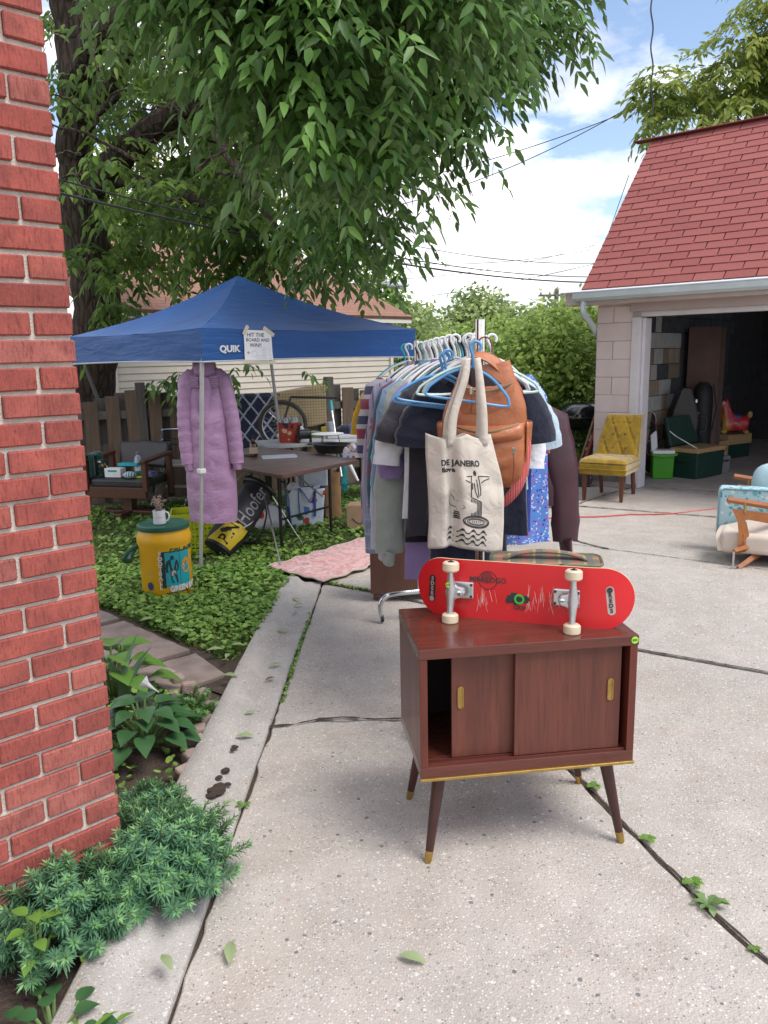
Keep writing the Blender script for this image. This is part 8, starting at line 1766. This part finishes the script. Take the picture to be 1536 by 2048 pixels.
def arm_frame(pts_y, dz=0.0, dx=0.0, dy=0.0, Y=None):
    Y = Y or y0s + .12
    def P2(px, py): p = S_(px, py, Y); return Vector((p.x+dx, p.y+dy, p.z+dz))
    r = P2(1455, 999); e = P2(1560, 1016); d = (e-r).normalized()
    a = tube('arm_rest', oak, sf, [r, r + d*.85], [.022,.026], 4, .5); 
    pst = P2(1492, 1018); tube('arm_post', brass, a, [P2(1490, 1005), P2(1490, 1025)], .010, 8)
    fr = MB(); o1 = [P2(1466,1020), P2(1476,1042), P2(1479,1075), P2(1477,1091), P2(1496,1092), P2(1497,1070), P2(1492,1048), P2(1484,1036), P2(1560,1050), P2(1560,1032)]
    th_ = Vector((.0, .035, 0)); n = len(o1); fr.add([p for p in o1] + [p + th_ for p in o1], [tuple(range(n)), tuple(reversed(range(n, 2*n)))] + [(i, (i+1)%n, n+(i+1)%n, n+i) for i in range(n)]).build('arm_frame', oak, sf, bevel=.004)
    for py in (1070, 1084): MB().ball(P2(1488, py) + Vector((0,-.004,0)), (.007,.005,.007), 8, 6).build('screw_cap', oak, sf, smooth=True)
    return P2
P2 = arm_frame(0)
arm_frame(0, dz=.0, dx=.0, dy=1.15, Y=y0s+.12)
lg = y0s
for (p, q, r_) in (((1468,1103), (1520,1088), .024), ((1476,1137), (1540,1092), .026)):
    a, b = S_(p[0], p[1], y0s+.05), S_(q[0], q[1], y0s+.20); l = MB().tube([a, b], [r_*.9, r_*1.3], 4, True, .7).build('leg', oak, sf); g0_ = SM @ a; tube('glide', metal, l, [a, Vector((a.x, a.y, 0.004))], .008, 8); MB().lathe([(.016,0), (.016,.008)], 12, Matrix.Translation((a.x, a.y, 0))).build('glide_foot', metal, l)
pc = S_(1530, 965, y0s+.75); m = MB().ball((0,0,0), (.30,.10,.17), 22, 14); m.v = [tuple(Vector((math.copysign(abs(v[0]/.3)**.7, v[0])*.3, v[1], math.copysign(abs(v[2]/.17)**.7, v[2])*.17))) for v in m.v]
cu_ = m.build('loose_cushion', M_('aqua_cloth', (.30,.46,.52), (.4,.55,.6), .85, 14, .2), sf, smooth=True); cu_.location = pc + Vector((.20,0,-.02)); cu_.rotation_euler = (-.3, .15, 0)

# ================================================================== POLE, STREET LAMP, WIRES
up = thing('utility_pole', 'grey wooden utility pole with a crossarm in the distance', 'pole', (7.9, 36.0, 0)); pw = M_('pole_wood', (.14,.12,.11), None, .9); tube('pole', pw, up, [(0,0,0), (0,0,4.3)], .10, 8); box('crossarm', pw, up, (0,0,4.05), (1.6,.08,.08))
for x in (-.7,-.3,.3,.7): MB().lathe([(.04,0), (.05,.05), (.02,.12)], 8, Matrix.Translation((x,0,4.09))).build('insulator', M_('insulator_glass', (.3,.33,.35), None, .2), up)
sl3 = thing('street_lamp', 'pale cobra head street lamp above the neighbour roof', 'street lamp', (-.5, 22, 0)); hd = AT(795, 571, 22) - Vector((-.5, 22, 0)); tube('mast', metal, sl3, [(-.6,0,0), (-.6,0,hd.z-.1)], .06, 8); tube('bracket', metal, sl3, bez([(-.6,0,hd.z-.1), (-.3,0,hd.z+.06), (hd.x-.2,0,hd.z+.05)], 5), .03, 6); MB().ball((hd.x,0,hd.z), (.30,.12,.09), 14, 8).build('lamp_head', M_('lamp_grey', (.5,.53,.56), None, .4), sl3, smooth=True); MB().ball((hd.x+.06,0,hd.z-.05), (.16,.09,.06), 12, 6).build('lens', white, sl3, smooth=True)
wirem = M_('black_cable', (.03,.03,.034), None, .6)
def wire(label, a, b, sag, r=.006, n=26):
    pts = [a.lerp(b, t) + Vector((0,0,-sag*4*t*(1-t))) for t in np.linspace(0, 1, n)]; tag(tube('overhead_wire', wirem, None, pts, r, 5), label, 'wire', 'overhead wires')
wire('thick service cable crossing in front of the ash tree towards the garage', AT(60,320,4.6) + Vector((-2.9,-1.6,.55)), AT(1330,560,14.0), .45, .010)
wire('second cable running just above the thick service cable', AT(60,290,4.8) + Vector((-2.9,-1.6,.62)), AT(1330,545,15.0), .55, .007)
wire('thin cable sloping up from the ash tree towards the walnut tree', AT(600,395,16), AT(1310,200,15), .25, .008)
wire('lower of the two cables rising towards the walnut tree', AT(640,440,16), AT(1300,190,15), .35, .008)
wire('long wire passing behind the garage eave', AT(700,460,20), AT(1300,520,22), .35, .010)
wire('wire descending behind the garage roof edge', AT(1190,545,24), AT(1258,350,16), .0, .008)
wire('distant wire reaching the utility pole from the lamp', AT(720,520,30), AT(1180,500,30), .3, .010)
wire('distant lower wire above the tree line', AT(760,560,30), AT(1190,490,30), .25, .010)
wire('wire fanning low towards the garage eave', AT(800,600,30), AT(1200,525,26), .1, .010)
cw_ = [AT(1304 + 2.2*math.sin(t*22), -40 + 270*t, 9.5) for t in np.linspace(0, 1, 60)]
tag(tube('hanging_cable', wirem, None, cw_, .009, 5), 'twisted cable hanging down above the garage ridge', 'cable', 'overhead wires')
